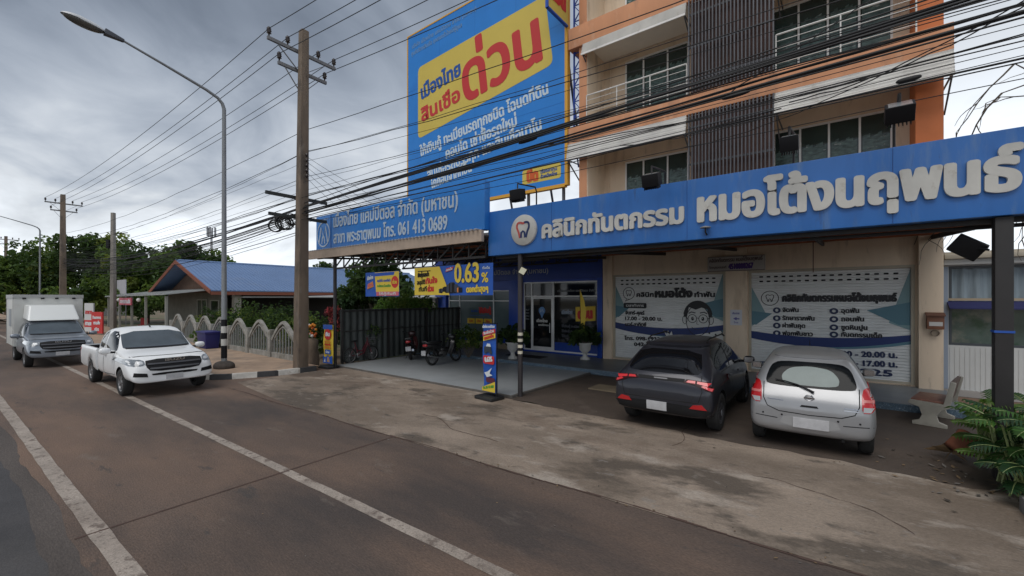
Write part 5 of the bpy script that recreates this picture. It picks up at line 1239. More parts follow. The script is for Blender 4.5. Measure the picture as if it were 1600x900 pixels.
# ------------------------------------------------------------------ poles and wires
PY = 35.6; PU, PN = frm(PY); PA = Vector((-7.0, 14.2, 0)); SPAN = 38.7
def PW_(s, o, z): return PA + PU*s + PN*o + Vector((0, 0, z))     # along the pole line from the near pole
M_conc = mat('weathered pole concrete', (.165,.125,.092), .92, var=.25, scale=3, bump=.3, bscale=30, stretch=(1,1,.3), stain=[((.085,.07,.058), 2.2, .52, .12, .8, 3), ((.23,.2,.17), 4, .6, .08, .5, 8)])
M_conc2 = mat('pale pole concrete', (.24,.22,.195), .92, var=.2, scale=3, stretch=(1,1,.3))
M_gal = mat('galvanised steel', (.20,.20,.205), .5, metal=.4, var=.2); M_ins = mat('brown insulator', (.025,.016,.014), .25)
M_cab = mat('black cable', (.010,.010,.011), .6); M_wire = mat('grey power line', (.025,.026,.028), .5)
def power_pole(s, label, h, w0=.36, w1=.24, lean=.2, full=True, mt=None):
    r = bpy.data.objects.new('utility_pole', None); COL.objects.link(r); r.location = PW_(s, 0, 0); r.rotation_euler = (0, 0, -R(PY)); ORG[r.name] = Vector((0,0,0)); props(r, label, 'utility pole', 'utility poles along the road')
    p = MB(); a, b = w0/2, w1/2
    p.hexa([(-a,-a,-.1),(a,-a,-.1),(a,a,-.1),(-a,a,-.1)], [(-b+lean,-b,h),(b+lean,-b,h),(b+lean,b,h),(-b+lean,b,h)]); p.build('shaft', mt or M_conc, r, bevel=.03)
    for z, d0, d1, ins in (((10.55, 1.05, 1.25, (-1.0,-.42,.62,1.2)), (9.92, .72, .92, (-.68,.86))) if full else ()):
        x = lean*z/h
        c = MB(); c.box(x-.24, x-.16, -d0, d1, z-.05, z+.05); c.bar((x-.2,-d0*.75,z), (x-.14,0,z-.75), .04, .02); c.bar((x-.2,d1*.75,z), (x-.14,0,z-.75), .04, .02); co = c.build('crossarm', M_gal, r)
        for y in ins:
            MB().lathe([(.02,0),(.025,.08),(.075,.10),(.05,.14),(.08,.17),(.055,.21),(.07,.24),(.03,.30),(0,.30)], (x-.2, y, z+.05), 12).build('insulator', M_ins, co)
    if full and s == 0:
        for z, q0, q1 in ((5.75,-1.05,1.0),(5.1,-.95,1.0)):
            x = lean*z/h; MB().box(x-.27,x-.19,q0,q1,z-.05,z+.05).build('crossarm', mat('dark steel', (.03,.035,.035), .6, var=.3), r)
        k = MB()
        for i in range(5): k.lathe([(.02,0),(.05,.02),(.05,.09),(.02,.11)], (lean*.6+.05+.22, 0, 6.35+i*.17), 10, 0, 'z')
        k.build('spool_rack', M_ins, r)
    return r
power_pole(0, 'tall weathered concrete utility pole with two crossarms between kerb end and blue sign', 11.2)
power_pole(-SPAN, 'distant concrete utility pole with two crossarms rising behind the white box truck', 11.3, .45, .3, 0)
power_pole(-SPAN*2, 'faraway utility pole low above the road at the picture edge', 11, .4, .3, 0)
def span(za, zb, zc, o, sagl, sagr, rad, name, label, group, m, oa=None, n=26, jig=0, seed=0, left=True, right=True, cat='cable', sl=-SPAN, sr=SPAN):
    rnd = random.Random(seed); pts = []
    if left:
        for i in range(n):
            t = i/n; pts.append(PW_(sl*(1-t), o, zb+(za-zb)*t-4*sagl*t*(1-t)+rnd.uniform(-jig, jig)))
    if right:
        for i in range(n+1):
            t = i/n; pts.append(PW_(sr*t, o, za+(zc-za)*t-4*sagr*t*(1-t)+rnd.uniform(-jig, jig)))
    else: pts.append(PW_(0, o, za))
    mb = MB(); mb.tube(pts, rad, 6); return wmesh(mb, name, m, label, cat, group, base=PW_(0, o, za))
for z, y in ((10.85,-1.0),(10.85,-.42),(10.85,.62),(10.85,1.2),(10.22,-.68),(10.22,.86)):
    span(z, z+.05, z-.1, y, .55, .75, .011, 'power_line', 'grey power line strung between the crossarm insulators high over the street', 'power lines on the crossarms', M_wire, seed=int(z*9+y*7))
TL = 'black telecom cable in the sagging bundle that crosses in front of the shops'
TG = 'telecom cables below the power lines'
for k, (za, zb, zc, o, s1_, s2_, rad) in enumerate((
    (8.05,8.0,8.0,.15,.5,.62,.011),(7.30,7.5,7.3,.15,.6,.72,.011),(7.24,7.2,7.9,.1,.7,.75,.008),(7.0,7.0,6.9,.2,.4,.5,.006),(6.5,6.6,6.4,.2,.5,.45,.009),
    (5.85,6.2,6.6,.1,.5,.28,.012),(5.75,6.1,6.4,.0,.55,.22,.010),(5.70,6.0,6.9,-.1,.6,.25,.009),(5.55,5.9,7.25,.0,.6,.0,.013),(5.45,5.8,7.15,.05,.65,.02,.026),(5.40,5.7,7.05,.0,.7,.0,.024),(5.36,5.6,6.95,-.05,.7,.02,.022),
    (5.30,5.5,6.8,.1,.75,.05,.020),(5.26,5.45,6.62,.0,.8,.08,.027),(5.22,5.4,6.6,.06,.85,.05,.022),(5.2,5.3,6.5,-.08,.8,.1,.014),(5.15,5.3,6.35,.1,.85,.15,.010),(5.12,5.2,6.2,.0,.9,.16,.009),
    (5.05,5.2,5.55,.1,.9,.02,.016),(5.0,5.1,5.5,-.1,.9,.08,.010),(4.95,5.0,5.45,.2,1.0,.15,.007),(5.6,5.9,6.2,.3,.7,.35,.007),(5.9,6.2,6.9,.25,.5,.3,.007),(6.05,6.3,7.0,.2,.5,.25,.006),(5.48,5.8,7.6,.12,.7,.1,.006),(5.33,5.7,6.3,-.1,.7,.2,.006),(5.18,5.4,6.9,.15,.8,.0,.007),(5.10,5.3,5.9,.05,.9,.2,.006),(5.0,5.1,6.1,.1,.95,.1,.006),(6.2,6.4,6.6,-.05,.5,.3,.006),(4.7,4.9,5.3,.15,.8,.1,.014),(4.6,4.7,5.1,.1,.9,.2,.010))):
    span(za, zb, zc, o, s1_, s2_, rad*.82, 'overhead_cable', TL, TG, M_cab, jig=.012 if rad > .015 else .02, seed=k+20, right=k < 30)
# thin service drops from the spool rack to the shop's roof
for k in range(5):
    a = PW_(.3, 0, 6.4+k*.17); b = B(-12.6+k*.75, 9.6+.2*k, 4.4); pts = [a.lerp(b, t/12)+Vector((0,0,-.25*4*(t/12)*(1-t/12))) for t in range(13)]
    wmesh(MB().tube(pts, .006, 5), 'service_drop', M_cab, 'thin service wire dropping from the near pole to the shop canopy roof', 'cable', 'service drops from the near pole', base=a)
for k, (p, q, sg) in enumerate(((B(-15.2,8.3,5.4), PW_(13.5,.1,5.25), .1), (PW_(9.2,0,5.55), PW_(19,0,5.9), .35), (PW_(11,.05,5.2), B(-1.1,13.5,7.4), .1), (PW_(12.7,0,5.6), PW_(14.6,.3,6.6), .0), (PW_(13.6,0,5.3), PW_(16.6,0,6.2), .25), (B(-3.8,13.2,6.9), PW_(16,0,5.9), .3))):
    pts = [p.lerp(q, t/16)+Vector((0,0,-sg*4*(t/16)*(1-t/16)+.015*math.sin(t*2.1+k))) for t in range(17)]
    wmesh(MB().tube(pts, .009, 5), 'overhead_cable', M_cab, 'loose black cable looping out of the bundle before the orange floor bands', 'cable', 'loose cable loops', base=p)
# coils of spare cable hung on the bundle beside the near pole
for k, (s, z, r_) in enumerate(((-1.75,4.98,.22),(-1.12,5.02,.24),(-.95,5.0,.22),(-.55,5.08,.18))):
    mb = MB(); rnd = random.Random(k)
    for q in range(5):
        c = PW_(s+rnd.uniform(-.04,.04), .0+rnd.uniform(-.04,.04), z+rnd.uniform(-.03,.03)); rr = r_*rnd.uniform(.9,1.05)
        mb.tube([c+PU*(.25*rr*math.sin(t)*0+rr*.55*math.cos(t))+PN*(.8*rr*math.cos(t))+Vector((0,0,rr*math.sin(t))) for t in [2*math.pi*i/22 for i in range(23)]], .013, 6, cap=False)
    wmesh(mb, 'cable_coil', M_cab, 'coil of spare black cable hanging from the bundle beside the near utility pole', 'cable coil', 'coils of spare cable', base=PW_(s, 0, z))
mb = MB(); mb.join(blob((0,0,0), (.42,.10,.085))); mb.xf(Matrix.Translation(PW_(-1.35,0,5.28)) @ Matrix.Rotation(-R(PY), 4, 'Z')); wmesh(mb, 'splice_closure', M_cab, 'fat black cable splice closure on the bundle left of the near pole', 'splice box', base=PW_(-1.35,0,5.28))
# street lamps
M_lamp = mat('grey lamp post paint', (.23,.24,.25), .5, metal=.2, var=.12)
def lamp(x, y, label, first=True):
    r = free('street_lamp', label, 'street lamp', (x, y, .1), 0, 'street lamps along the road'); r.rotation_euler = (0, 0, -R(RY))
    p = MB(); pts = [(0,0,0),(0,0,2),(0,0,5),(0,0,8.55),(0,-.05,8.72),(0,-.18,8.86),(0,-.5,9.0),(0,-1.6,9.33),(0,-2.55,9.60)]
    p.tube(pts, [.085,.08,.07,.058,.052,.048,.045,.036,.03], 12); p.build('post', M_lamp, r)
    q = MB()
    for k, (z0, z1, m) in enumerate(((.35,.76,1),(.76,.98,0),(.98,1.18,1),(1.18,1.40,0),(1.40,1.62,1))): q.lathe([(.0885,z0),(.0865,z1)], (0,0,0), 14, m)
    q.build('painted_stripes', [mat('white post stripe', (.55,.54,.50), .7, var=.15), M_blk], r)
    f = MB(); f.join(blob((0,0,.08), (.36,.30,.18), p=2.2)); f.build('footing', mat('dark lumpy concrete', (.06,.05,.043), .95, var=.4, scale=6, bump=.8, bscale=8), r)
    M_ = Matrix.Translation((0,-2.50,9.58)) @ Matrix.Rotation(R(-7), 4, 'X')
    h = MB(); h.hexa([(-.05,0,-.03),(.05,0,-.03),(.05,0,.05),(-.05,0,.05)][::1], [(-.10,-.42,-.06),(.10,-.42,-.06),(.10,-.42,.10),(-.10,-.42,.10)]); h.xf(M_); ho = h.build('lamp_neck', mat('dark grey lamp neck', (.07,.075,.09), .5), r, bevel=.02)
    g = MB(); n = 18; m = 8; vs = []
    for i in range(m+1):
        t = math.pi/2*i/m
        for k in range(n):
            a = 2*math.pi*k/n; w_ = .19 if math.sin(a) < 0 else .15
            vs.append((w_*math.cos(a)*math.cos(t), -.82+.45*math.sin(a)*math.cos(t), .13*math.sin(t)))
    g.add(vs, [(i*n+k, i*n+(k+1)%n, (i+1)*n+(k+1)%n, (i+1)*n+k) for i in range(m) for k in range(n)], 0, True); g.xf(M_); g.build('lamp_hood', mat('white lamp hood', (.55,.56,.57), .4), r)
    g = MB(); vs = []
    for i in range(m+1):
        t = math.pi/2*i/m
        for k in range(n):
            a = 2*math.pi*k/n; vs.append((.165*math.cos(a)*math.cos(t), -.82+.41*math.sin(a)*math.cos(t), -.005-.12*math.sin(t)))
    g.add(vs, [(i*n+(k+1)%n, i*n+k, (i+1)*n+k, (i+1)*n+(k+1)%n) for i in range(m) for k in range(n)], 0, True); g.xf(M_); g.build('lamp_bowl', mat('smoked lamp bowl', (.10,.095,.085), .25), r)
    return r
l0 = lamp(-9.50, 14.15, 'tall curved street lamp with black and white striped foot near the white pickup')
for x, y, t in ((-43.7,39.7,'second street lamp further down the road above the box truck'),(-78,65,'farthest street lamp at the picture edge, a thin grey post')):
    c = copy_tree(l0); c.location = (x, y, .1); c['label'] = t
# thin pole at the shop with its meter
r = free('service_pole', 'slim bare concrete pole with a dark meter box behind the white pickup', 'utility pole', (-27.9, 30, 0))
MB().hexa([(-.14,-.14,0),(.14,-.14,0),(.14,.14,0),(-.14,.14,0)], [(-.10,-.10,8.4),(.10,-.10,8.4),(.10,.10,8.4),(-.10,.10,8.4)]).build('shaft', M_conc2, r, bevel=.02)
MB().box(-.34,-.13,-.2,.05,5.9,6.5).build('meter_box', M_blk, r, bevel=.02); MB().tube([(0,0,6.9),(1.0,0,7.0)], .03, 6).build('arm', M_blk, r)
for k, (x, y, h) in enumerate(((-60,52,7),(-63,55.5,6.5))):
    rr = free('service_pole', ('thin distant pole', 'thinner distant pole farther off')[k]+' standing over the trees at the far end of the road', 'utility pole', (x, y, 0))
    MB().lathe([(.14,0),(.11,h),(0,h)], (0,0,0), 10).build('shaft', M_conc2, rr)
# telecom mast far behind
rr = free('radio_mast', 'slim grey radio mast with panel aerials far behind the blue-roofed house', 'mast', (-85.5, 122, 0))
q = MB(); q.lathe([(.5,0),(.25,22),(0,22)], (0,0,0), 8); q.build('shaft', mat('hazy grey steel', (.30,.31,.33), .7), rr)
q = MB()
for a in range(6): q.box(1.0*math.cos(a)-.15, 1.0*math.cos(a)+.15, 1.0*math.sin(a)-.15, 1.0*math.sin(a)+.15, 20, 22.6)
q.build('panel_aerials', mat('hazy grey steel', (.3,.31,.33)), rr)
# ------------------------------------------------------------------ trees and plants
def leafmat(name, col, isl=.5, tr=.5): return mat(name, col, .55, var=.25, scale=.8, island=isl, sssc=(col[0]*2.2, col[1]*2.0, col[2]*1.2), spec=.3)
M_lf1 = leafmat('dark tree leaf', (.046,.085,.024)); M_lf2 = leafmat('mid tree leaf', (.085,.14,.034)); M_lf3 = leafmat('yellow green leaf', (.15,.195,.045)); M_lf4 = leafmat('deep shrub leaf', (.022,.048,.016)); M_lf5 = leafmat('bright shrub leaf', (.09,.17,.035))
M_bark = mat('grey bark', (.10,.08,.06), .95, var=.3, scale=5)
NSUB = 16
def crown_mb(blobs, n, size, seed, mix=(.6,.3,.1)):
    """leaf sprays through the volume of several uneven clumps"""
    rg = np.random.default_rng(seed); mb = MB(); vol = np.array([b[3]*b[4]*b[5] for b in blobs])**.67; vol = vol/vol.sum()
    V = []; Fm = []
    for b, share in zip(blobs, vol):
        k = int(n*share); nsub = max(7, int(NSUB*share*len(blobs)))
        # sub clumps on the clump's skin
        d = rg.normal(size=(nsub, 3)); d /= np.linalg.norm(d, axis=1)[:, None]
        rad = rg.uniform(.35, .92, nsub); C_ = np.array(b[:3])+d*np.array(b[3:6])*rad[:, None]
        cr = rg.uniform(.26, .50, nsub)*min(b[3:6])*1.15; cm = rg.choice(len(mix), nsub, p=mix)
        idx = rg.integers(0, nsub, k)
        dd = rg.normal(size=(k, 3)); dd /= np.linalg.norm(dd, axis=1)[:, None]
        P = C_[idx]+dd*(cr[idx]*rg.uniform(.35, 1, k)**.6)[:, None]
        up = dd*.7+rg.normal(size=(k, 3))*.55+np.array([0,0,.45])
        up /= np.linalg.norm(up, axis=1)[:, None]
        a = np.cross(up, rg.normal(size=(k, 3))); a /= np.linalg.norm(a, axis=1)[:, None]; c = np.cross(up, a)
        s = size*rg.uniform(.6, 1.3, k)
        for i in range(k):
            p = P[i]; u_ = a[i]*s[i]; w_ = c[i]*s[i]*.5; h = up[i]*s[i]*.15
            V.append((p-u_*.5, p-w_*.55+h, p+u_*.55-h, p+w_*.55+h)); Fm.append(int(cm[idx[i]]))
    vs = [tuple(q) for t in V for q in t]
    mb.v = vs; mb.f = [[4*i, 4*i+1, 4*i+2, 4*i+3] for i in range(len(V))]; mb.m = Fm; mb.s = [False]*len(V)
    return mb
def tree(x, y, label, blobs, n, size, seed, mats=None, trunk=.25, group=None, name='tree', mix=(.55,.33,.12), th=None):
    r = free(name, label, 'tree', (x, y, 0), 0, group); rnd = random.Random(seed)
    t = MB(); top = Vector((blobs[0][0], blobs[0][1], blobs[0][2]))
    t.tube([(0,0,-.1),(.08,.05,top.z*.4),(top.x*.6,top.y*.6,top.z*.75),tuple(top)], [trunk,trunk*.8,trunk*.55,trunk*.25], 10)
    for b in blobs[1:]: t.tube([(0.06,.04,top.z*.35),((b[0])*.55,b[1]*.55,top.z*.5+(b[2]-top.z*.5)*.6),(b[0],b[1],b[2])], [trunk*.5,trunk*.32,trunk*.12], 8)
    t.build('trunk', M_bark, r)
    crown_mb(blobs, n, size, seed, mix).build('crown', mats or [M_lf1, M_lf2, M_lf3], r)
    return r
TGp = 'trees beyond the houses'
tree(-47.5,42,'rounded tree left of the distant power pole, behind the box truck', [(0,0,5.6,3.2,3,2.4),(-2,0,4.2,2.6,2.4,2),(2.2,0,4.4,2.6,2.4,2.2),(0,-1,2.4,3.2,2.4,2)], 9750, 0.43, 1, group=TGp)
tree(-41.5,42.5,'tallest broad tree with yellowish top behind the distant power pole', [(0,0,6.8,3.3,3,2.1),(2.6,0,5.9,2.8,2.6,2.2),(-2.2,0,5.2,2.6,2.6,2.2),(1,-1,3.3,4.0,3,2.4)], 12750, 0.45, 2, group=TGp, mix=(.4,.35,.25))
tree(-35.8,42,'dark tree right of the slim meter pole', [(0,0,5.2,3.2,3,2.2),(2.6,0,4.6,2.4,2.4,2),(-2.4,0,4.2,2.4,2.4,2.2),(1,-1,2.6,3.6,3,2.4)], 10500, 0.43, 3, group=TGp, mix=(.65,.3,.05))
tree(-33,44,'low dark tree behind the porch of the blue-roofed house', [(0,0,2.4,3.0,2.6,1.7),(3,0,2.0,2.4,2.4,1.5)], 6750, 0.43, 4, group=TGp, mix=(.7,.28,.02))
tree(-37.6,51,'dark round tree rising above the blue roof ridge', [(0,0,7.6,2.5,2.6,1.9),(1.9,0,6.4,2.2,2.2,1.6),(-1.8,0,6.5,2.0,2.0,1.6),(0.5,0,5.0,3,2.6,1.8)], 7500, 0.45, 5, mats=[M_lf4, M_lf1, M_lf2], group=TGp)
tree(-54.5,45,'low tree at the far left end of the tree line', [(0,0,3.0,2.6,2.6,2.0),(-2.6,0,2.4,2.4,2.4,1.8),(2.2,0,2.6,2.2,2.2,1.8)], 6000, 0.43, 6, group=TGp)
tree(-22.2,52,'dark tree seen under the far canopy between its post and the pole', [(0,0,5.9,1.9,2.0,1.3),(1.5,0,5.0,1.6,1.6,1.2),(-1.4,0,5.0,1.6,1.6,1.2),(0,0,3.4,2.4,2,1.4)], 5250, 0.35, 7, mats=[M_lf4, M_lf1, M_lf2], group=TGp)
tree(-7.6,24,'dense dark tree behind the corrugated fence and hanging banners', [(0,0,3.4,1.6,1.6,1.5),(.9,0,2.6,1.4,1.4,1.2),(-.9,.3,2.7,1.3,1.3,1.2)], 6000, 0.3, 8, mats=[M_lf4, M_lf1, M_lf2], group=TGp)
tree(-66,47,'dark tree across the road end at the picture edge', [(0,0,3.2,3.4,3,2.4),(-3,0,2.8,3,3,2.2),(3.4,0,2.6,2.6,2.6,2)], 7500, 0.45, 9, group=TGp)
def bush(name, label, cat, x, y, z, blobs, n, size, seed, mats, group=None, mix=(.55,.33,.12), stem=True):
    r = free(name, label, cat, (x, y, z), 0, group)
    if stem:
        s = MB()
        for b in blobs:
            for k in range(3): s.tube([(.03*k,0,0),(b[0]*.5+.05*k,b[1]*.5,b[2]*.5),(b[0]+.06*k,b[1],b[2])], .012, 5)
        s.build('stem', M_bark, r)
    crown_mb(blobs, n, size, seed, mix).build('foliage', mats, r); return r
MG = [M_lf1, M_lf2, M_lf3]; MD = [M_lf4, M_lf1, M_lf2]; MBr = [M_lf2, M_lf5, M_lf3]
FG = 'garden shrubs behind the arched fence'
for k, (s, d, h, w, ms, t) in enumerate(((-28.5,9.0,1.7,1.0,MG,'round shrub behind the leftmost visible fence arch'),(-25.6,9.2,1.9,1.1,MD,'tall dark shrub behind the second fence arch'),(-23.0,9.3,2.3,1.3,MG,'big loose garden tree between the house column and the fence'),(-20.6,9.4,2.1,1.2,MD,'dark tall shrub behind the third fence arch'),(-18.6,9.3,1.8,1.0,MG,'leafy shrub beside the concrete utility pole'),(-16.6,9.2,1.5,.8,MD,'dark shrub behind the flower offerings'))):
    p = B(s, d); bush('garden_shrub', t, 'shrub', p.x, p.y, .1, [(0,0,h*.6,w,w*.8,h*.42),(w*.5,0,h*.45,w*.7,w*.6,h*.35),(-w*.5,.2,h*.4,w*.7,w*.6,h*.35)], 1700, .14, 30+k, ms, FG, mix=(.45,.35,.2))
p = B(-25.0,7.35); bush('weed_clump', 'bright green weeds growing up the fence behind the street lamp', 'weeds', p.x, p.y, .12, [(0,0,.45,.5,.22,.5),(.35,0,.3,.35,.2,.32)], 900, .09, 41, MBr)
p = B(-15.4,12.0); bush('garden_shrub', 'bright yellow green shrub spilling over the corrugated fence under the banners', 'shrub', p.x, p.y, 0, [(0,0,2.2,.9,.8,.75),(.8,.3,2.0,.7,.7,.6),(-.8,0,1.9,.7,.6,.5)], 2400, .13, 42, MBr, mix=(.3,.45,.25))
p = B(-11.35,12.0); bush('potted_shrub', 'leafy green shrub against the shop window behind the parked motorbike', 'shrub', p.x, p.y, .15, [(0,0,.85,.55,.5,.42),(.3,0,.7,.4,.4,.35),(-.35,0,.7,.4,.4,.35)], 1200, .12, 43, MG)
p = B(-14.9,9.6); bush('garden_shrub', 'pale leaved potted shrub before the corrugated fence above the red bicycle', 'shrub', p.x, p.y, 0, [(0,0,1.25,.5,.4,.3),(.4,.2,1.0,.5,.4,.4),(-.4,0,.9,.4,.4,.4)], 900, .10, 44, MD)
p = B(-15.0,8.6); bush('flower_plant', 'red leaved flowering plant behind the yellow standing banner', 'plant', p.x, p.y, 0, [(0,0,1.9,.28,.28,.3),(.1,0,1.45,.25,.25,.3)], 500, .10, 45, [mat('red leaf', (.25,.025,.03), .6, island=.5), mat('dark red leaf', (.12,.015,.02), .6, island=.5), mat('pink leaf', (.35,.07,.06), .6, island=.4)])
# flower offering on a rough concrete stump
p = B(-15.05,7.75); r = free('concrete_stump', 'rough grey concrete stump with a leafless top beside the utility pole', 'stump', (p.x, p.y, 0)); MB().lathe([(.30,0),(.32,.2),(.27,.6),(.29,.92),(.2,.98),(0,1.0)], (0,0,0), 14).build('body', M_conc, r)
r = free('flower_offering', 'orange and white flower offering standing on the concrete stump', 'flowers', (p.x, p.y, 1.0)); rnd = random.Random(3); q = MB()
for k in range(46):
    a = rnd.uniform(0, 6.28); rr_ = rnd.uniform(0,.28); q.join(blob((rr_*math.cos(a), rr_*math.sin(a)*.8, rnd.uniform(.05,.5)), [rnd.uniform(.035,.06)]*3, 7, 5, 2), mi=rnd.choice([0,0,1,2,3]))
q.build('blossoms', [mat('marigold', (.60,.22,.02), .7), mat('orange blossom', (.52,.11,.02), .7), mat('white blossom', (.55,.52,.5), .7), mat('leaf green', (.04,.09,.02), .7)], r)
# potted plants at the door
M_urn = mat('white urn', (.52,.52,.50), .6, var=.1, scale=4)
def urn(label, s, d, seed):
    z = .155; p = B(s, d); r = free('potted_plant', label, 'potted plant', (p.x, p.y, z), 0, 'urn plants at the shop door')
    MB().lathe([(.0,0),(.17,0),(.18,.06),(.09,.12),(.07,.22),(.12,.28),(.20,.36),(.22,.55),(.27,.60),(.27,.63),(.20,.62),(0,.60)], (0,0,0), 20).build('urn', M_urn, r)
    crown_mb([(0,0,.95,.50,.5,.34),(.32,0,.78,.35,.35,.3),(-.34,.1,.80,.35,.35,.3)], 900, .17, seed, (.5,.4,.1)).build('foliage', MD, r)
    s_ = MB()
    for k in range(6): s_.tube([(.02*k-.05,0,.6),(.08*k-.2,.03,.8),(.14*k-.35,.02*k,1.0)], .01, 5)
    s_.build('stem', M_bark, r)
urn('white urn with a bushy dark plant left of the glass shop door', -9.75, 12.75, 51); urn('white urn with a spreading leafy plant right of the shop door', -7.5, 14.2, 52)
r = thing('feather_flag', 'slim yellow feather flag with red edge on the urn plant before the shop window', 'flag', -7.55, 14.15, .9)
q = MB(); pts = [(-7.62,1.05),(-7.50,1.1),(-7.40,1.9),(-7.48,2.35),(-7.66,2.75),(-7.62,1.9)]; q.prism(pts, 14.1, .004); q.build('cloth', M_bny, r); MB().tube([(-7.64,14.12,.85),(-7.67,14.12,2.8)], .008).build('pole', M_blk, r)
# large split-leaf plants at the thick post
M_ph = [leafmat('split leaf plant green', (.038,.10,.02), .35), leafmat('split leaf light green', (.11,.21,.045), .35), leafmat('split leaf dark', (.018,.055,.02), .35)]
M_ph.append(mat('pale leaf rib', (.22,.27,.10), .5))
def split_leaf(mb, base, az, length, lift, droop, mi, rnd):
    """a lobed blade on a bowed stalk"""
    d = Vector((math.cos(az), math.sin(az), 0)); side = Vector((-d.y, d.x, 0)); st = length*.75
    mid = []; n = 9
    for i in range(n+1):
        t = i/n; q = base+d*(st*.55*t)+Vector((0,0,lift*t)); mid.append(q)
    mb.tube(mid[::3], .012, 5, 3)
    o = mid[-1]; rib = []
    for i in range(n+1):
        t = i/n; rib.append(o+d*(length*t*(1-.25*droop*t))+Vector((0,0,lift*.25*t-droop*length*t*t*.75)))
    mb.tube(rib, [.011*(1-.8*i/n) for i in range(n+1)], 4, 3, cap=False)
    for i in range(1, n):
        t = i/n; w = length*(.46*math.sin(math.pi*min(1, t*.85+.16))**.8)*rnd.uniform(.88,1.08); tan = (rib[i+1]-rib[i]).normalized()
        for sg in (1, -1):
            a = rib[i]-tan*length*.05; b = rib[i]+tan*length*.05
            e = rib[i]+side*sg*w*.55+tan*w*.28+Vector((0,0,w*.10)); f = rib[i]+side*sg*w+tan*w*.55+Vector((0,0,-w*.22*(1+droop)))
            hw = length*.047
            e1, e2 = e-tan*hw, e+tan*hw
            vs = [a, b, e2, f, e1] if sg > 0 else [b, a, e1, f, e2]
            mb.add(vs, [(0,1,2,4),(4,2,3)] , mi, False)
    mb.add([rib[-2]-side*.03*length, rib[-2]+side*.03*length, rib[-1]+(rib[-1]-rib[-2])*.8], [(0,1,2)], mi)
def split_plant(label, x, y, n, seed, L_=.62, hmax=.9, mi_w=(0,0,1)):
    r = free('split_leaf_plant', label, 'plant', (x, y, 0), 0, 'split-leaf plants round the thick post'); rnd = random.Random(seed); mb = MB()
    for k in range(n):
        az = 2*math.pi*k/n*1.0+rnd.uniform(-.4,.4); b = Vector((rnd.uniform(-.18,.18), rnd.uniform(-.18,.18), .05))
        split_leaf(mb, b, az, L_*rnd.uniform(.75,1.15), hmax*rnd.uniform(.35,1.0), rnd.uniform(.25,.8), rnd.choice(mi_w), rnd)
    mb.build('foliage', M_ph, r)
    s_ = MB(); [s_.tube([(0,0,0),(rnd.uniform(-.1,.1),rnd.uniform(-.1,.1),.35)], .03, 6) for k in range(3)]; s_.build('stem', M_bark, r)
split_plant('light green split-leaf plant at the left foot of the thick steel post', 6.85, 6.0, 28, 61, .38, .95, (0,1,1)); split_plant('split-leaf plant in front of the thick steel post', 6.42, 5.38, 34, 62, .38, .95, (0,2,0,1)); split_plant('darkest split-leaf plant nearest the grey kerb stone', 6.12, 4.98, 26, 63, .34, .5, (2,2,0)); split_plant('split-leaf plant right of the thick steel post', 7.1, 5.75, 26, 64, .44, 1.1, (0,1,0)); split_plant('split-leaf plant at the picture edge beside the kerb stone', 6.5, 5.05, 30, 65, .42, .95, (0,2))
p = Vector((6.62,6.45,0)); r = free('fallen_pot', 'tipped terracotta pot with dry leaves beside the split-leaf plants', 'pot', p); q = MB().lathe([(0,0),(.10,0),(.15,.26),(.165,.28),(.14,.27),(.10,.05),(0,.05)], (0,0,0), 18); q.xf(Matrix.Translation((0,0,.17)) @ Matrix.Rotation(R(62), 4, 'Y')); q.build('pot', mat('terracotta', (.28,.10,.055), .8, var=.2), r)
q = MB(); rnd = random.Random(8)
for k in range(16): a = rnd.uniform(0,6.28); q.add([(0,0,.1),(.10*math.cos(a+.2),.10*math.sin(a+.2),.12+.1*rnd.random()),(.32*math.cos(a),.32*math.sin(a),.02+.2*rnd.random()),(.10*math.cos(a-.2),.10*math.sin(a-.2),.1)], [(0,1,2,3)])
q.build('dry_leaves', mat('dry brown leaf', (.13,.085,.045), .9, island=.5), r)
# bare tree whose twigs hang into the wires
r = free('bare_tree', 'bare branched tree at the right edge whose twigs tangle with the wires', 'tree', (13.2, 9.0, 0)); rnd = random.Random(12); q = MB()
q.tube([(0,0,0),(-.1,0,3),(-.4,0,6.2),(-.7,.1,8)], [.2,.16,.1,.05], 10); q.build('trunk', M_bark, r)
tw = MB()
def twig(p, d, l, rad, dep):
    pts = [p]; 
    for k in range(5):
        d = (d+Vector((rnd.uniform(-.35,.35), rnd.uniform(-.35,.35), rnd.uniform(-.45,.25)))).normalized(); p = p+d*l/5; pts.append(p)
    tw.tube(pts, [rad*(1-.14*k) for k in range(6)], 5)
    if dep:
        for k in (2,3,4,5):
            if rnd.random() < .8: twig(pts[k], (d+Vector((rnd.uniform(-.9,.9), rnd.uniform(-.9,.9), rnd.uniform(-1.0,.5)))).normalized(), l*rnd.uniform(.35,.6), rad*.55, dep-1)
for k, (z, dz) in enumerate(((5.9,.35),(6.3,.25),(6.7,.15),(6.2,.0),(6.9,.2),(5.6,.3))): twig(Vector((-.35,0,z)), Vector((-1,rnd.uniform(-.35,.15),dz)), 3.2, .035, 2)
tw.build('branches', M_bark, r)
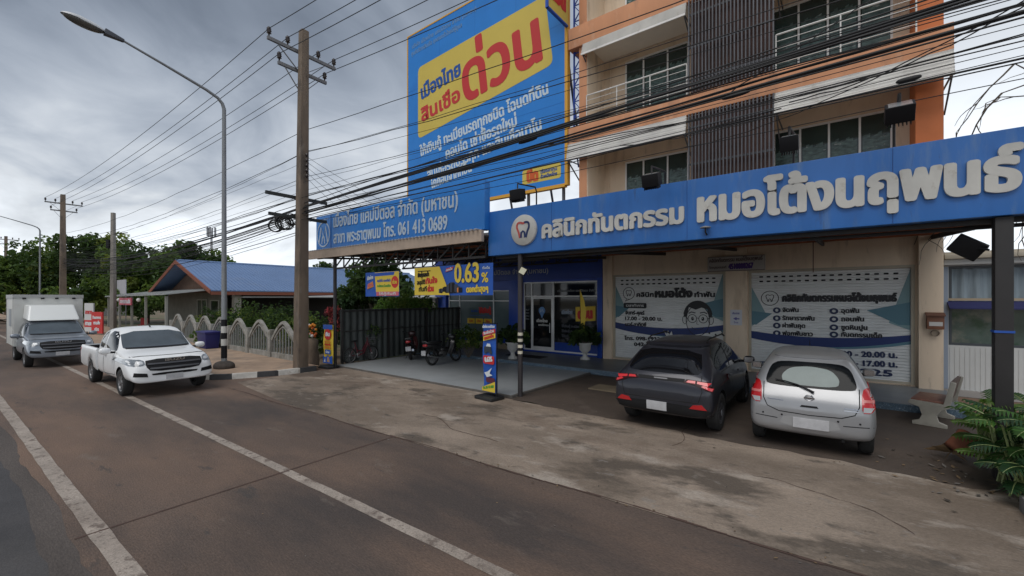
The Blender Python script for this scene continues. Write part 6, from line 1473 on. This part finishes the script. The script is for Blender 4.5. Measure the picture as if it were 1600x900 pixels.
# ------------------------------------------------------------------ blue-roofed house, its fence and what stands round it
M_roof = mat('blue painted roof sheet', (.13,.205,.36), .45, var=.08, scale=.5, stain=[((.17,.22,.32), .8, .55, .2, .5, 3)]); M_trimr = mat('red orange bargeboard', (.22,.07,.038), .7)
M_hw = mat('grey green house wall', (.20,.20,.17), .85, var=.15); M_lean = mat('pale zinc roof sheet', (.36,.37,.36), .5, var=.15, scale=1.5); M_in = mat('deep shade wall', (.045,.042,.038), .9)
h = thing('house', 'low house with blue metal gable roof and a zinc porch roof behind the arched fence', 'house', -37, 14, 0)
ap_, el_, er_, ze, za = -37.0, -43.8, -30.3, 2.85, 5.0; d0, d1 = 9.5, 30
rf = MB()
for s in (el_, er_): rf.hexa([(ap_,d0,za),(s,d0,ze),(s,d1,ze),(ap_,d1,za)] if s > ap_ else [(s,d0,ze),(ap_,d0,za),(ap_,d1,za),(s,d1,ze)], [(ap_,d0,za+.06),(s,d0,ze+.06),(s,d1,ze+.06),(ap_,d1,za+.06)] if s > ap_ else [(s,d0,ze+.06),(ap_,d0,za+.06),(ap_,d1,za+.06),(s,d1,ze+.06)])
for k in range(82):
    d = d0+.05+k*.25; rf.hexa([(ap_,d,za+.06),(er_,d,ze+.06),(er_,d+.05,ze+.06),(ap_,d+.05,za+.06)], [(ap_,d,za+.09),(er_,d,ze+.09),(er_,d+.05,ze+.09),(ap_,d+.05,za+.09)])
ro = rf.build('roof', M_roof, h); MB().tube([(ap_,d0-.02,za+.08),(ap_,d1,za+.08)], .09, 8).build('ridge_cap', M_roof, ro)
b = MB(); b.hexa([(ap_,d0-.06,za-.16),(er_,d0-.06,ze-.16),(er_,d0-.005,ze-.16),(ap_,d0-.005,za-.16)], [(ap_,d0-.06,za+.09),(er_,d0-.06,ze+.09),(er_,d0-.005,ze+.09),(ap_,d0-.005,za+.09)]); b.hexa([(el_,d0-.06,ze-.16),(ap_,d0-.06,za-.16),(ap_,d0-.005,za-.16),(el_,d0-.005,ze-.16)], [(el_,d0-.06,ze+.09),(ap_,d0-.06,za+.09),(ap_,d0-.005,za+.09),(el_,d0-.005,ze+.09)]); b.box(er_-.03,er_+.03,d0,d1,ze-.22,ze-.02); b.build('bargeboard', M_trimr, ro)
w = MB(); w.add([(el_+.6,10.6,2.8),(er_-.9,10.6,2.8),(ap_,10.6,4.75)], [(0,1,2)], 0); w.build('gable_wall', mat('brown gable board', (.13,.075,.05), .8, var=.2), h)
w = MB(); w.box(el_+.6,er_-1.2,10.62,10.8,0,2.8); w.box(el_+.6,el_+.75,10.8,28,0,2.8); w.build('wall', M_hw, h); MB().box(er_-3.35,er_-3.2,10.8,28,0,2.8).build('inner_wall', M_in, h); MB().box(-47.4,-43.25,11.6,11.8,0,2.7).build('porch_shade_wall', M_in, h)  # inner wall and added porch wall coloured dark for the shade under the roofs
lt_ = MB(); lt_.hexa([(-47.5,7.5,2.52),(-31.2,7.5,2.62),(-31.2,10.5,3.02),(-47.5,10.5,2.95)], [(-47.5,7.5,2.56),(-31.2,7.5,2.66),(-31.2,10.5,3.06),(-47.5,10.5,2.99)])
for k in range(70): s = -47.4+k*.23; lt_.hexa([(s,7.5,2.55+.006*k*.3),(s+.06,7.5,2.55+.006*k*.3),(s+.06,10.5,2.99+.001*k),(s,10.5,2.99+.001*k)], [(s,7.5,2.60+.0018*k),(s+.06,7.5,2.60+.0018*k),(s+.06,10.5,3.03+.001*k),(s,10.5,3.03+.001*k)])
lt_.build('porch_roof', M_lean, h)
for s in (-47,-43.2,-39.6,-36.0,-31.6): MB().box(s-.06,s+.06,7.6,7.72,0,2.55).build('porch_post', mat('pale porch post', (.30,.30,.27), .8), h)
f = MB(); 
for a, b_ in ((-36.3,-34.4),): window(a, b_, 1.0, 2.35, 2, h, d=10.56, glass=mat('dim house glass', (.03,.045,.04), .1), fr=.07, frame=mat('pale house frame', (.38,.38,.33), .6))
window(-33.8,-32.3,.9,2.3,[-33.8,-32.3], h, d=10.58, glass=M_dg, fr=.06, frame=mat('pale house frame', (.38,.38,.33), .6))
f.box(-36.4,-34.3,10.5,10.58,.1,.95)
for k in range(12): f.box(-36.4+k*.175,-36.32+k*.175,10.46,10.5,.1,.95)
f.build('plank_panel', mat('pale house frame', (.38,.38,.33), .6), h)
for d in (10.9,14.8,18.8,22.8,26.8): MB().box(er_-.75,er_-.35,d,d+.4,0,2.75).build('column', mat('pale house column', (.33,.31,.26), .8, var=.12), h)
MB().box(er_-2.2,er_-.2,11.3,29,2.45,2.56).build('side_awning', M_lean, h)
# annex running on to the right behind the shop's fence
an = thing('annex', 'dark open lean-to with a pale eave strip behind the corrugated fence', 'annex', -22, 16, 0)
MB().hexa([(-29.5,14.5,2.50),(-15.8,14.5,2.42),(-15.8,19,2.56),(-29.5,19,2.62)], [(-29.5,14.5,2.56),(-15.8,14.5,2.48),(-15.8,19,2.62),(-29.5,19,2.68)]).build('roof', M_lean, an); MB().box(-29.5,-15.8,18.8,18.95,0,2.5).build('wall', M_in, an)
for s in (-29,-24.5,-20,-16.2): MB().box(s,s+.18,14.6,14.78,0,2.5).build('post', mat('grey annex post', (.2,.19,.17), .8), an)
# arched fence: posts and ornamental panels
M_fc = mat('weathered white fence concrete', (.27,.26,.235), .9, var=.28, scale=4, stain=[((.14,.13,.10), 3, .55, .12, .8, 3)]); M_fi = mat('grey fence bar', (.22,.23,.22), .7)
fn_ = thing('garden_fence', 'weathered white concrete fence of pointed arched panels between the lamp and the pole', 'fence', -23, 7.6, .1)
n = 0; s = -30.4
while s < -16.0:
    MB().box(s-.11,s+.11,7.52,7.74,.1,1.18).build('post', M_fc, fn_, bevel=.015)
    a, b_ = s+.12, s+1.98; m = (a+b_)/2; p = MB()
    p.box(a,b_,7.58,7.68,.12,.32); arch = []
    for k in range(17):
        t = k/16; x = a+(b_-a)*t; arch.append((x, .80+.70*(1-abs(2*t-1)**1.45)))
    p.ribbon(arch, .10, 7.57, .12); p.ribbon([(x, z-.17) for x, z in arch[2:-2]], .045, 7.59, .08)
    for k in range(7): x = a+.13+k*.235; zt = np.interp(x, [q[0] for q in arch], [q[1] for q in arch])-.1; p.box(x,x+.045,7.61,7.65,.3,float(zt), 1)
    p.build('arched_panel', [M_fc, M_fi], fn_); s += 2.1
# corrugated fence beside the forecourt
cf = thing('corrugated_fence', 'dark corrugated metal fence along the side of the tiled forecourt', 'fence', -14.3, 11, 0)
q = MB(); vs = []; n = 120
for i in range(n+1): d = 8.6+6.1*i/n; vs += [(-14.5+.03*math.sin(i*1.15), d, .05), (-14.5+.03*math.sin(i*1.15), d, 2.0)]
q.add(vs, [(2*i,2*i+1,2*i+3,2*i+2) for i in range(n)], 0, True); q.build('sheet', mat('dark green grey corrugated sheet', (.060,.070,.068), .5, metal=.2, var=.2, stretch=(1,3,.3)), cf)
q = MB(); q.box(-14.44,-14.38,8.6,14.7,1.92,1.98); q.box(-14.44,-14.38,8.6,14.7,1.18,1.22)
for d in (8.6,10.6,12.6,14.6): q.box(-14.44,-14.37,d,d+.06,0,2.02)
q.build('rail', M_stl, cf)
# crate, signs
r = thing('plastic_crate', 'big dark blue plastic crate with lid on the sidewalk right of the white pickup', 'crate', -23.3, 7.2, .12)
MB().hexa([(-23.75,6.95,.13),(-22.75,6.95,.13),(-22.75,7.45,.13),(-23.75,7.45,.13)], [(-23.82,6.9,.82),(-22.68,6.9,.82),(-22.68,7.5,.82),(-23.82,7.5,.82)]).build('body', mat('dark blue plastic', (.012,.013,.11), .5), r, bevel=.02); MB().box(-23.86,-22.64,6.87,7.53,.82,.90).build('lid', mat('dark blue lid', (.016,.016,.13), .5), r, bevel=.02)
def board(name, label, cat, x, y, w, hh, z0, m, draw, mats, yaw=-20, posts=True):
    r = free(name, label, cat, (x, y, 0), yaw); po = MB().box(-w/2,w/2,-.03,.03,z0,z0+hh).build('panel', m, r)
    if posts:
        for s in (-w*.4, w*.4): MB().box(s-.03,s+.03,.03,.09,0,z0+hh).build('post', M_gal, r)
    t = MB(); draw(t, w, hh, z0); t.build('lettering', mats, po); return r
M_rs = mat('red sign face', (.50,.022,.02), .5)
def dA(t, w, hh, z0):
    letters(t, 'ร้านอาหาร', (-w*.38,z0+hh*.68), (w*.38,z0+hh*.68), .13, -.03, .10); letters(t, 'ตามสั่ง', (-w*.3,z0+hh*.42), (w*.3,z0+hh*.42), .15, -.03, .10); letters(t, 'เปิด', (-w*.2,z0+hh*.12), (w*.2,z0+hh*.12), .15, -.03, .10)
board('sign_board', 'square red sign board with pale writing at the roadside behind the box truck', 'sign', -26.3, 27.2, 1.15, 1.35, .2, M_rs, dA, [M_lt])
def dB(t, w, hh, z0):
    t.box(-w/2,w/2,-.036,-.031,z0+.3,z0+.75,0); letters(t, 'อาหาร', (-w*.4,z0+1.15), (w*.4,z0+1.15), .2, -.03, .1, mi=0); letters(t, 'กาแฟ', (-w*.4,z0+.42), (w*.4,z0+.42), .2, -.037, .1, mi=1)
board('sign_board', 'taller white and red sign board half hidden by the box truck', 'sign', -27.5, 27.9, .95, 1.85, .25, mat('white sign face', (.55,.55,.54), .5), dB, [M_rs, M_lt])
board('road_sign', 'blank pale back of a wide roadside panel behind the slim meter pole', 'sign', -34.6, 38, 2.75, 1.3, 2.75, mat('pale blank sign panel', (.46,.46,.50), .5, var=.06), lambda t, w, hh, z0: t.box(-w/2,w/2,-.034,-.031,z0+.02,z0+.05,0), [M_gal], -36)
def dC(t, w, hh, z0): letters(t, 'อาหารตามสั่ง', (-w*.44,z0+.12), (w*.44,z0+.12), .2, -.03, .1)
board('hanging_banner', 'faded red banner hung under the zinc porch roof of the house', 'banner', *B(-40.3,7.45).to_2d(), 3.4, .5, 1.95, M_pk, dC, [M_lt], -37.5, posts=False)
for k, s in enumerate((-42.6,-37.0)):
    p = B(s,7.5); r = free('globe_lamp', ('white globe lamp hung left of the faded red porch banner','white globe lamp hung right of the faded red porch banner')[k], 'lamp', (p.x,p.y,2.1)); MB().ell((0,0,.2),(.13,.13,.13)).build('globe', M_wh, r); MB().tube([(0,0,.3),(0,0,.5)], .01).build('cord', M_blk, r)
p = B(-41.2,8.6); r = free('plastic_chair', 'small red chair under the zinc porch roof', 'chair', (p.x,p.y,0), 20); M_rc = mat('red plastic', (.38,.03,.03), .5)
MB().box(-.22,.22,-.22,.22,.42,.46).build('seat', M_rc, r); MB().box(-.22,.22,.19,.23,.46,.95).build('backrest', M_rc, r)
for a in (-.19,.19):
    for b_ in (-.19,.19): MB().box(a-.02,a+.02,b_-.02,b_+.02,0,.42).build('leg', M_rc, r)
# far buildings at the end of the road
for k, (x, y, w, hh, c, t) in enumerate(((-74,66,14,5.2,(.30,.20,.20),'far low building with a pinkish roof at the end of the road'),(-60,62,9,3.4,(.34,.32,.30),'far pale shed beside the tree line'))):
    r = free('far_building', t, 'building', (x,y,0), -36); MB().box(-w/2,w/2,-3,3,0,hh*.62).build('wall', mat('hazy wall %d' % k, (.24,.23,.22), .9), r)
    MB().hexa([(-w/2-.4,-3.4,hh*.62),(w/2+.4,-3.4,hh*.62),(w/2+.4,3.4,hh*.62),(-w/2-.4,3.4,hh*.62)], [(-w/2,-.2,hh),(w/2,-.2,hh),(w/2,.2,hh),(-w/2,.2,hh)]).build('roof', mat('hazy roof %d' % k, c, .8), r)
    q = MB(); [q.box(-w/2+1+i*2.2,-w/2+2.2+i*2.2,-3.04,-3.002,.8,1.9) for i in range(int((w-1)/2.2))]; q.build('window_row', M_dg, r)
# ------------------------------------------------------------------ motorbikes and bicycle
def bike_wheel(r, x, z, rad, w, parent_name='wheel', rim=M_rimd, spokes=10):
    t = MB().lathe([(rad-.06,-w/2),(rad-.01,-w/2),(rad,0),(rad-.01,w/2),(rad-.06,w/2),(rad-.06,-w/2)], (x,0,z), 28, 0, 'y').build(parent_name, M_tyre, r)
    m = MB(); m.lathe([(rad-.06,-w*.35),(rad-.075,0),(rad-.06,w*.35)], (x,0,z), 28, 0, 'y'); m.lathe([(0,-.05),(.045,-.05),(.045,.05),(0,.05)], (x,0,z), 12, 0, 'y')
    for k in range(spokes): a = 2*math.pi*k/spokes; m.tube([(x+.04*math.cos(a),.02*(-1)**k,z+.04*math.sin(a)),(x+(rad-.065)*math.cos(a),0,z+(rad-.065)*math.sin(a))], .006 if spokes > 8 else .014, 5)
    m.build('rim', rim, t)
def motorbike(label, x, y, yaw, body, accent, lean=-6):
    r = free('motorbike', label, 'motorbike', (x, y, .05), yaw, 'motorbikes on the tiled forecourt'); r.rotation_euler = (R(lean), 0, R(yaw))
    MBd = mat(label[:12]+' body', body, .3, coat=.6, var=.1); MAc = mat(label[:12]+' accent', accent, .35, coat=.4)
    bike_wheel(r, 0, .29, .29, .09); bike_wheel(r, 1.24, .29, .29, .075)
    f = MB()
    for s in (1,-1): f.tube([(1.24,s*.06,.29),(1.10,s*.06,.66),(1.02,s*.05,.86)], .024, 8); f.tube([(0,s*.11,.30),(.42,s*.11,.34)], .025, 8); f.tube([(0,s*.12,.30),(-.04,s*.12,.66)], .03, 8)
    f.tube([(1.04,0,.80),(.78,0,.42),(.40,0,.36),(.1,0,.62)], .035, 8); f.build('frame', M_trim, r)
    e = blob((.52,0,.36), (.22,.13,.13)); e.build('engine', mat('engine grey', (.09,.09,.09), .5, metal=.5, var=.3, scale=12), r)
    b = MB()
    b.join(blob((.10,0,.66), (.44,.13,.11), p=2.4, M_=Matrix.Rotation(R(10), 3, 'Y'))); b.join(blob((.60,0,.52), (.20,.11,.10))); b.build('body_panel', MBd, r)
    l = MB()
    for s in (1,-1):
        l.add([(1.02,s*.05,.84),(1.06,s*.18,.78),(.92,s*.22,.50),(.78,s*.17,.30),(.80,s*.06,.34)], [(0,1,2,3,4) if s > 0 else (4,3,2,1,0)]); l.add([(1.0,s*.05,.84),(1.04,s*.18,.78),(.90,s*.22,.50),(.76,s*.17,.30),(.78,s*.06,.34)], [(4,3,2,1,0) if s > 0 else (0,1,2,3,4)])
    l.build('leg_shield', MAc, r)
    blob((.14,0,.79), (.38,.13,.055), p=3).build('seat', mat('black seat', (.014,.014,.015), .6), r)
    g = blob((1.10,0,.93), (.13,.15,.11)).build('front_cowl', MBd, r); blob((1.21,0,.92), (.035,.08,.055)).build('headlight', M_hl, r)
    h_ = MB(); h_.tube([(1.0,-.34,1.04),(1.03,-.2,1.0),(1.05,0,.98),(1.03,.2,1.0),(1.0,.34,1.04)], .014, 8)
    for s in (1,-1): h_.tube([(.92,s*.36,1.045),(1.02,s*.33,1.04)], .02, 8)
    h_.build('handlebar', M_trim, r)
    for s in (1,-1):
        m_ = MB(); m_.tube([(1.02,s*.27,1.03),(1.0,s*.33,1.20)], .008, 6); mo = m_.build('mirror', M_trim, r); blob((.99,s*.36,1.24), (.015,.06,.045)).build('mirror_head', M_trim, mo)
    blob((-.30,0,.72), (.06,.10,.05)).build('tail_lamp', M_tail, r)
    mg = MB(); mg.tube([(.30*math.cos(a)*1.12, 0, .29+.30*math.sin(a)*1.12) for a in [R(60+12*k) for k in range(10)]], .05, 6); mg.tube([(1.24+.33*math.cos(a), 0, .29+.33*math.sin(a)) for a in [R(30+12*k) for k in range(10)]], .045, 6); mg.build('mudguard', MBd, r)
    MB().box(-.41,-.395,-.10,.10,.38,.55).build('number_plate', M_plate, r)
    x_ = MB(); x_.tube([(.5,-.13,.28),(.2,-.15,.26),(-.02,-.16,.30),(-.36,-.16,.40)], [.02,.02,.045,.045], 10); x_.build('exhaust', M_chr, r)
    MB().tube([(.46,.10,.28),(.40,.26,.0)], .014, 6).build('kickstand', M_trim, r)
    rk = MB(); rk.tube([(-.24,-.10,.80),(-.36,-.08,.86),(-.36,.08,.86),(-.24,.10,.80)], .011, 6); rk.build('grab_rail', M_gal, r)
    return r
motorbike('black motorbike nearer the shop window, seen from its side', -2.80, 15.15, 56, (.014,.014,.016), (.03,.03,.033)); motorbike('dark red motorbike with a pale number plate seen from behind near the fence', -3.90, 16.55, 96, (.04,.012,.014), (.07,.013,.015))
r = free('bicycle', 'old red step-through bicycle leaning by the corrugated fence', 'bicycle', (-5.95, 15.75, 0), 57); r.rotation_euler = (R(-5), 0, R(57)); M_rf = mat('red bicycle frame', (.13,.014,.026), .4, coat=.3)
bike_wheel(r, 0, .30, .30, .05, rim=M_gal, spokes=18); bike_wheel(r, 1.0, .30, .30, .05, rim=M_gal, spokes=18)
f = MB(); f.tube([(0,0,.30),(.38,0,.28)], .014, 8); f.tube([(.38,0,.28),(.25,0,.78)], .016, 8); f.tube([(.38,0,.28),(.62,0,.34),(.84,0,.70)], .022, 8); f.tube([(.32,0,.48),(.56,0,.42),(.82,0,.78)], .020, 8); f.tube([(0,0,.30),(.28,0,.62)], .012, 8); f.tube([(1.0,0,.30),(.88,0,.62),(.80,0,.92)], .016, 8); f.build('frame', M_rf, r)
blob((.22,0,.82), (.13,.08,.035)).build('saddle', M_trim, r)
h_ = MB(); h_.tube([(.66,-.26,.98),(.80,-.18,.98),(.82,0,.93),(.80,.18,.98),(.66,.26,.98)], .012, 8); h_.build('handlebar', M_gal, r)
k_ = MB(); 
for z in (.66,.74,.82,.90):
    a = .13+.02*(z-.66)/.24; k_.tube([(.88,-a,z),(1.12,-a,z),(1.12,a,z),(.88,a,z),(.88,-a,z)], .007, 5)
for y_ in (-.13,-.06,0,.06,.13): k_.tube([(1.12,y_,.66),(1.12,y_*1.15,.90)], .005, 5); k_.tube([(.88,y_,.66),(.88,y_*1.15,.90)], .005, 5); k_.tube([(.88,y_,.66),(1.12,y_,.66)], .005, 5)
k_.build('basket', M_gal, r); MB().lathe([(.03,-.02),(.10,-.01),(.10,.01),(.03,.02)], (.38,0,.28), 16, 0, 'y').build('chain_wheel', M_gal, r)

# ------------------------------------------------------------------ litter, drips and cable fittings
rnd = random.Random(77); lt2 = MB()
def fleck(p, r):
    a = rnd.uniform(0, 6.28); u_ = Vector((math.cos(a), math.sin(a), rnd.uniform(-.2,.4)))*r; w_ = Vector((-math.sin(a), math.cos(a), rnd.uniform(-.3,.3)))*r*.45
    p = p+Vector((0,0,r*.35)); lt2.add([p-u_, p-w_, p+u_, p+w_], [(0,1,2,3)], rnd.choice([0,0,1,2]))
for k in range(170): s = rnd.uniform(-12, 3.5); fleck(RD(s, 4.86+rnd.gauss(0,.12)), rnd.uniform(.008,.028))
for k in range(120): fleck(B(rnd.uniform(-6.5,2.2), 8.05+rnd.gauss(.1,.35)), rnd.uniform(.008,.03))
for k in range(110): fleck(Vector((rnd.gauss(6.3,.5), rnd.gauss(5.7,.6), .0)), rnd.uniform(.02,.055))
for k in range(90): fleck(RD(rnd.uniform(-40,-14.5), 4.86-abs(rnd.gauss(0,.10))), rnd.uniform(.012,.035))
for k in range(200): fleck(RD(rnd.uniform(-9,3), rnd.uniform(1.2,8)), rnd.uniform(.005,.016))
o = wmesh(lt2, 'leaf_litter', [mat('dry litter', (.15,.10,.055), .9, island=.5), mat('grey grit', (.16,.145,.13), .9, island=.5), mat('dark litter', (.05,.04,.03), .9, island=.4)], kind='stuff', base=RD(-5,4.86,0))
for k, (s, z, l, t) in enumerate(((9.0,5.72,.30,'black cable splice closure before the billboard corner'),(12.9,5.6,.26,'black cable splice closure before the lower louvre screen'),(14.9,5.25,.16,'small cable splice at the hanging twigs'))):
    p = PW_(s, .02, z); mb = MB(); mb.join(blob((0,0,0), (l*.8,.036,.032))); mb.xf(Matrix.Translation(p) @ Matrix.Rotation(-R(PY), 4, 'Z') @ Matrix.Rotation(R(-3), 4, 'Y')); wmesh(mb, 'splice_closure', M_cab, t, 'splice box', base=p)
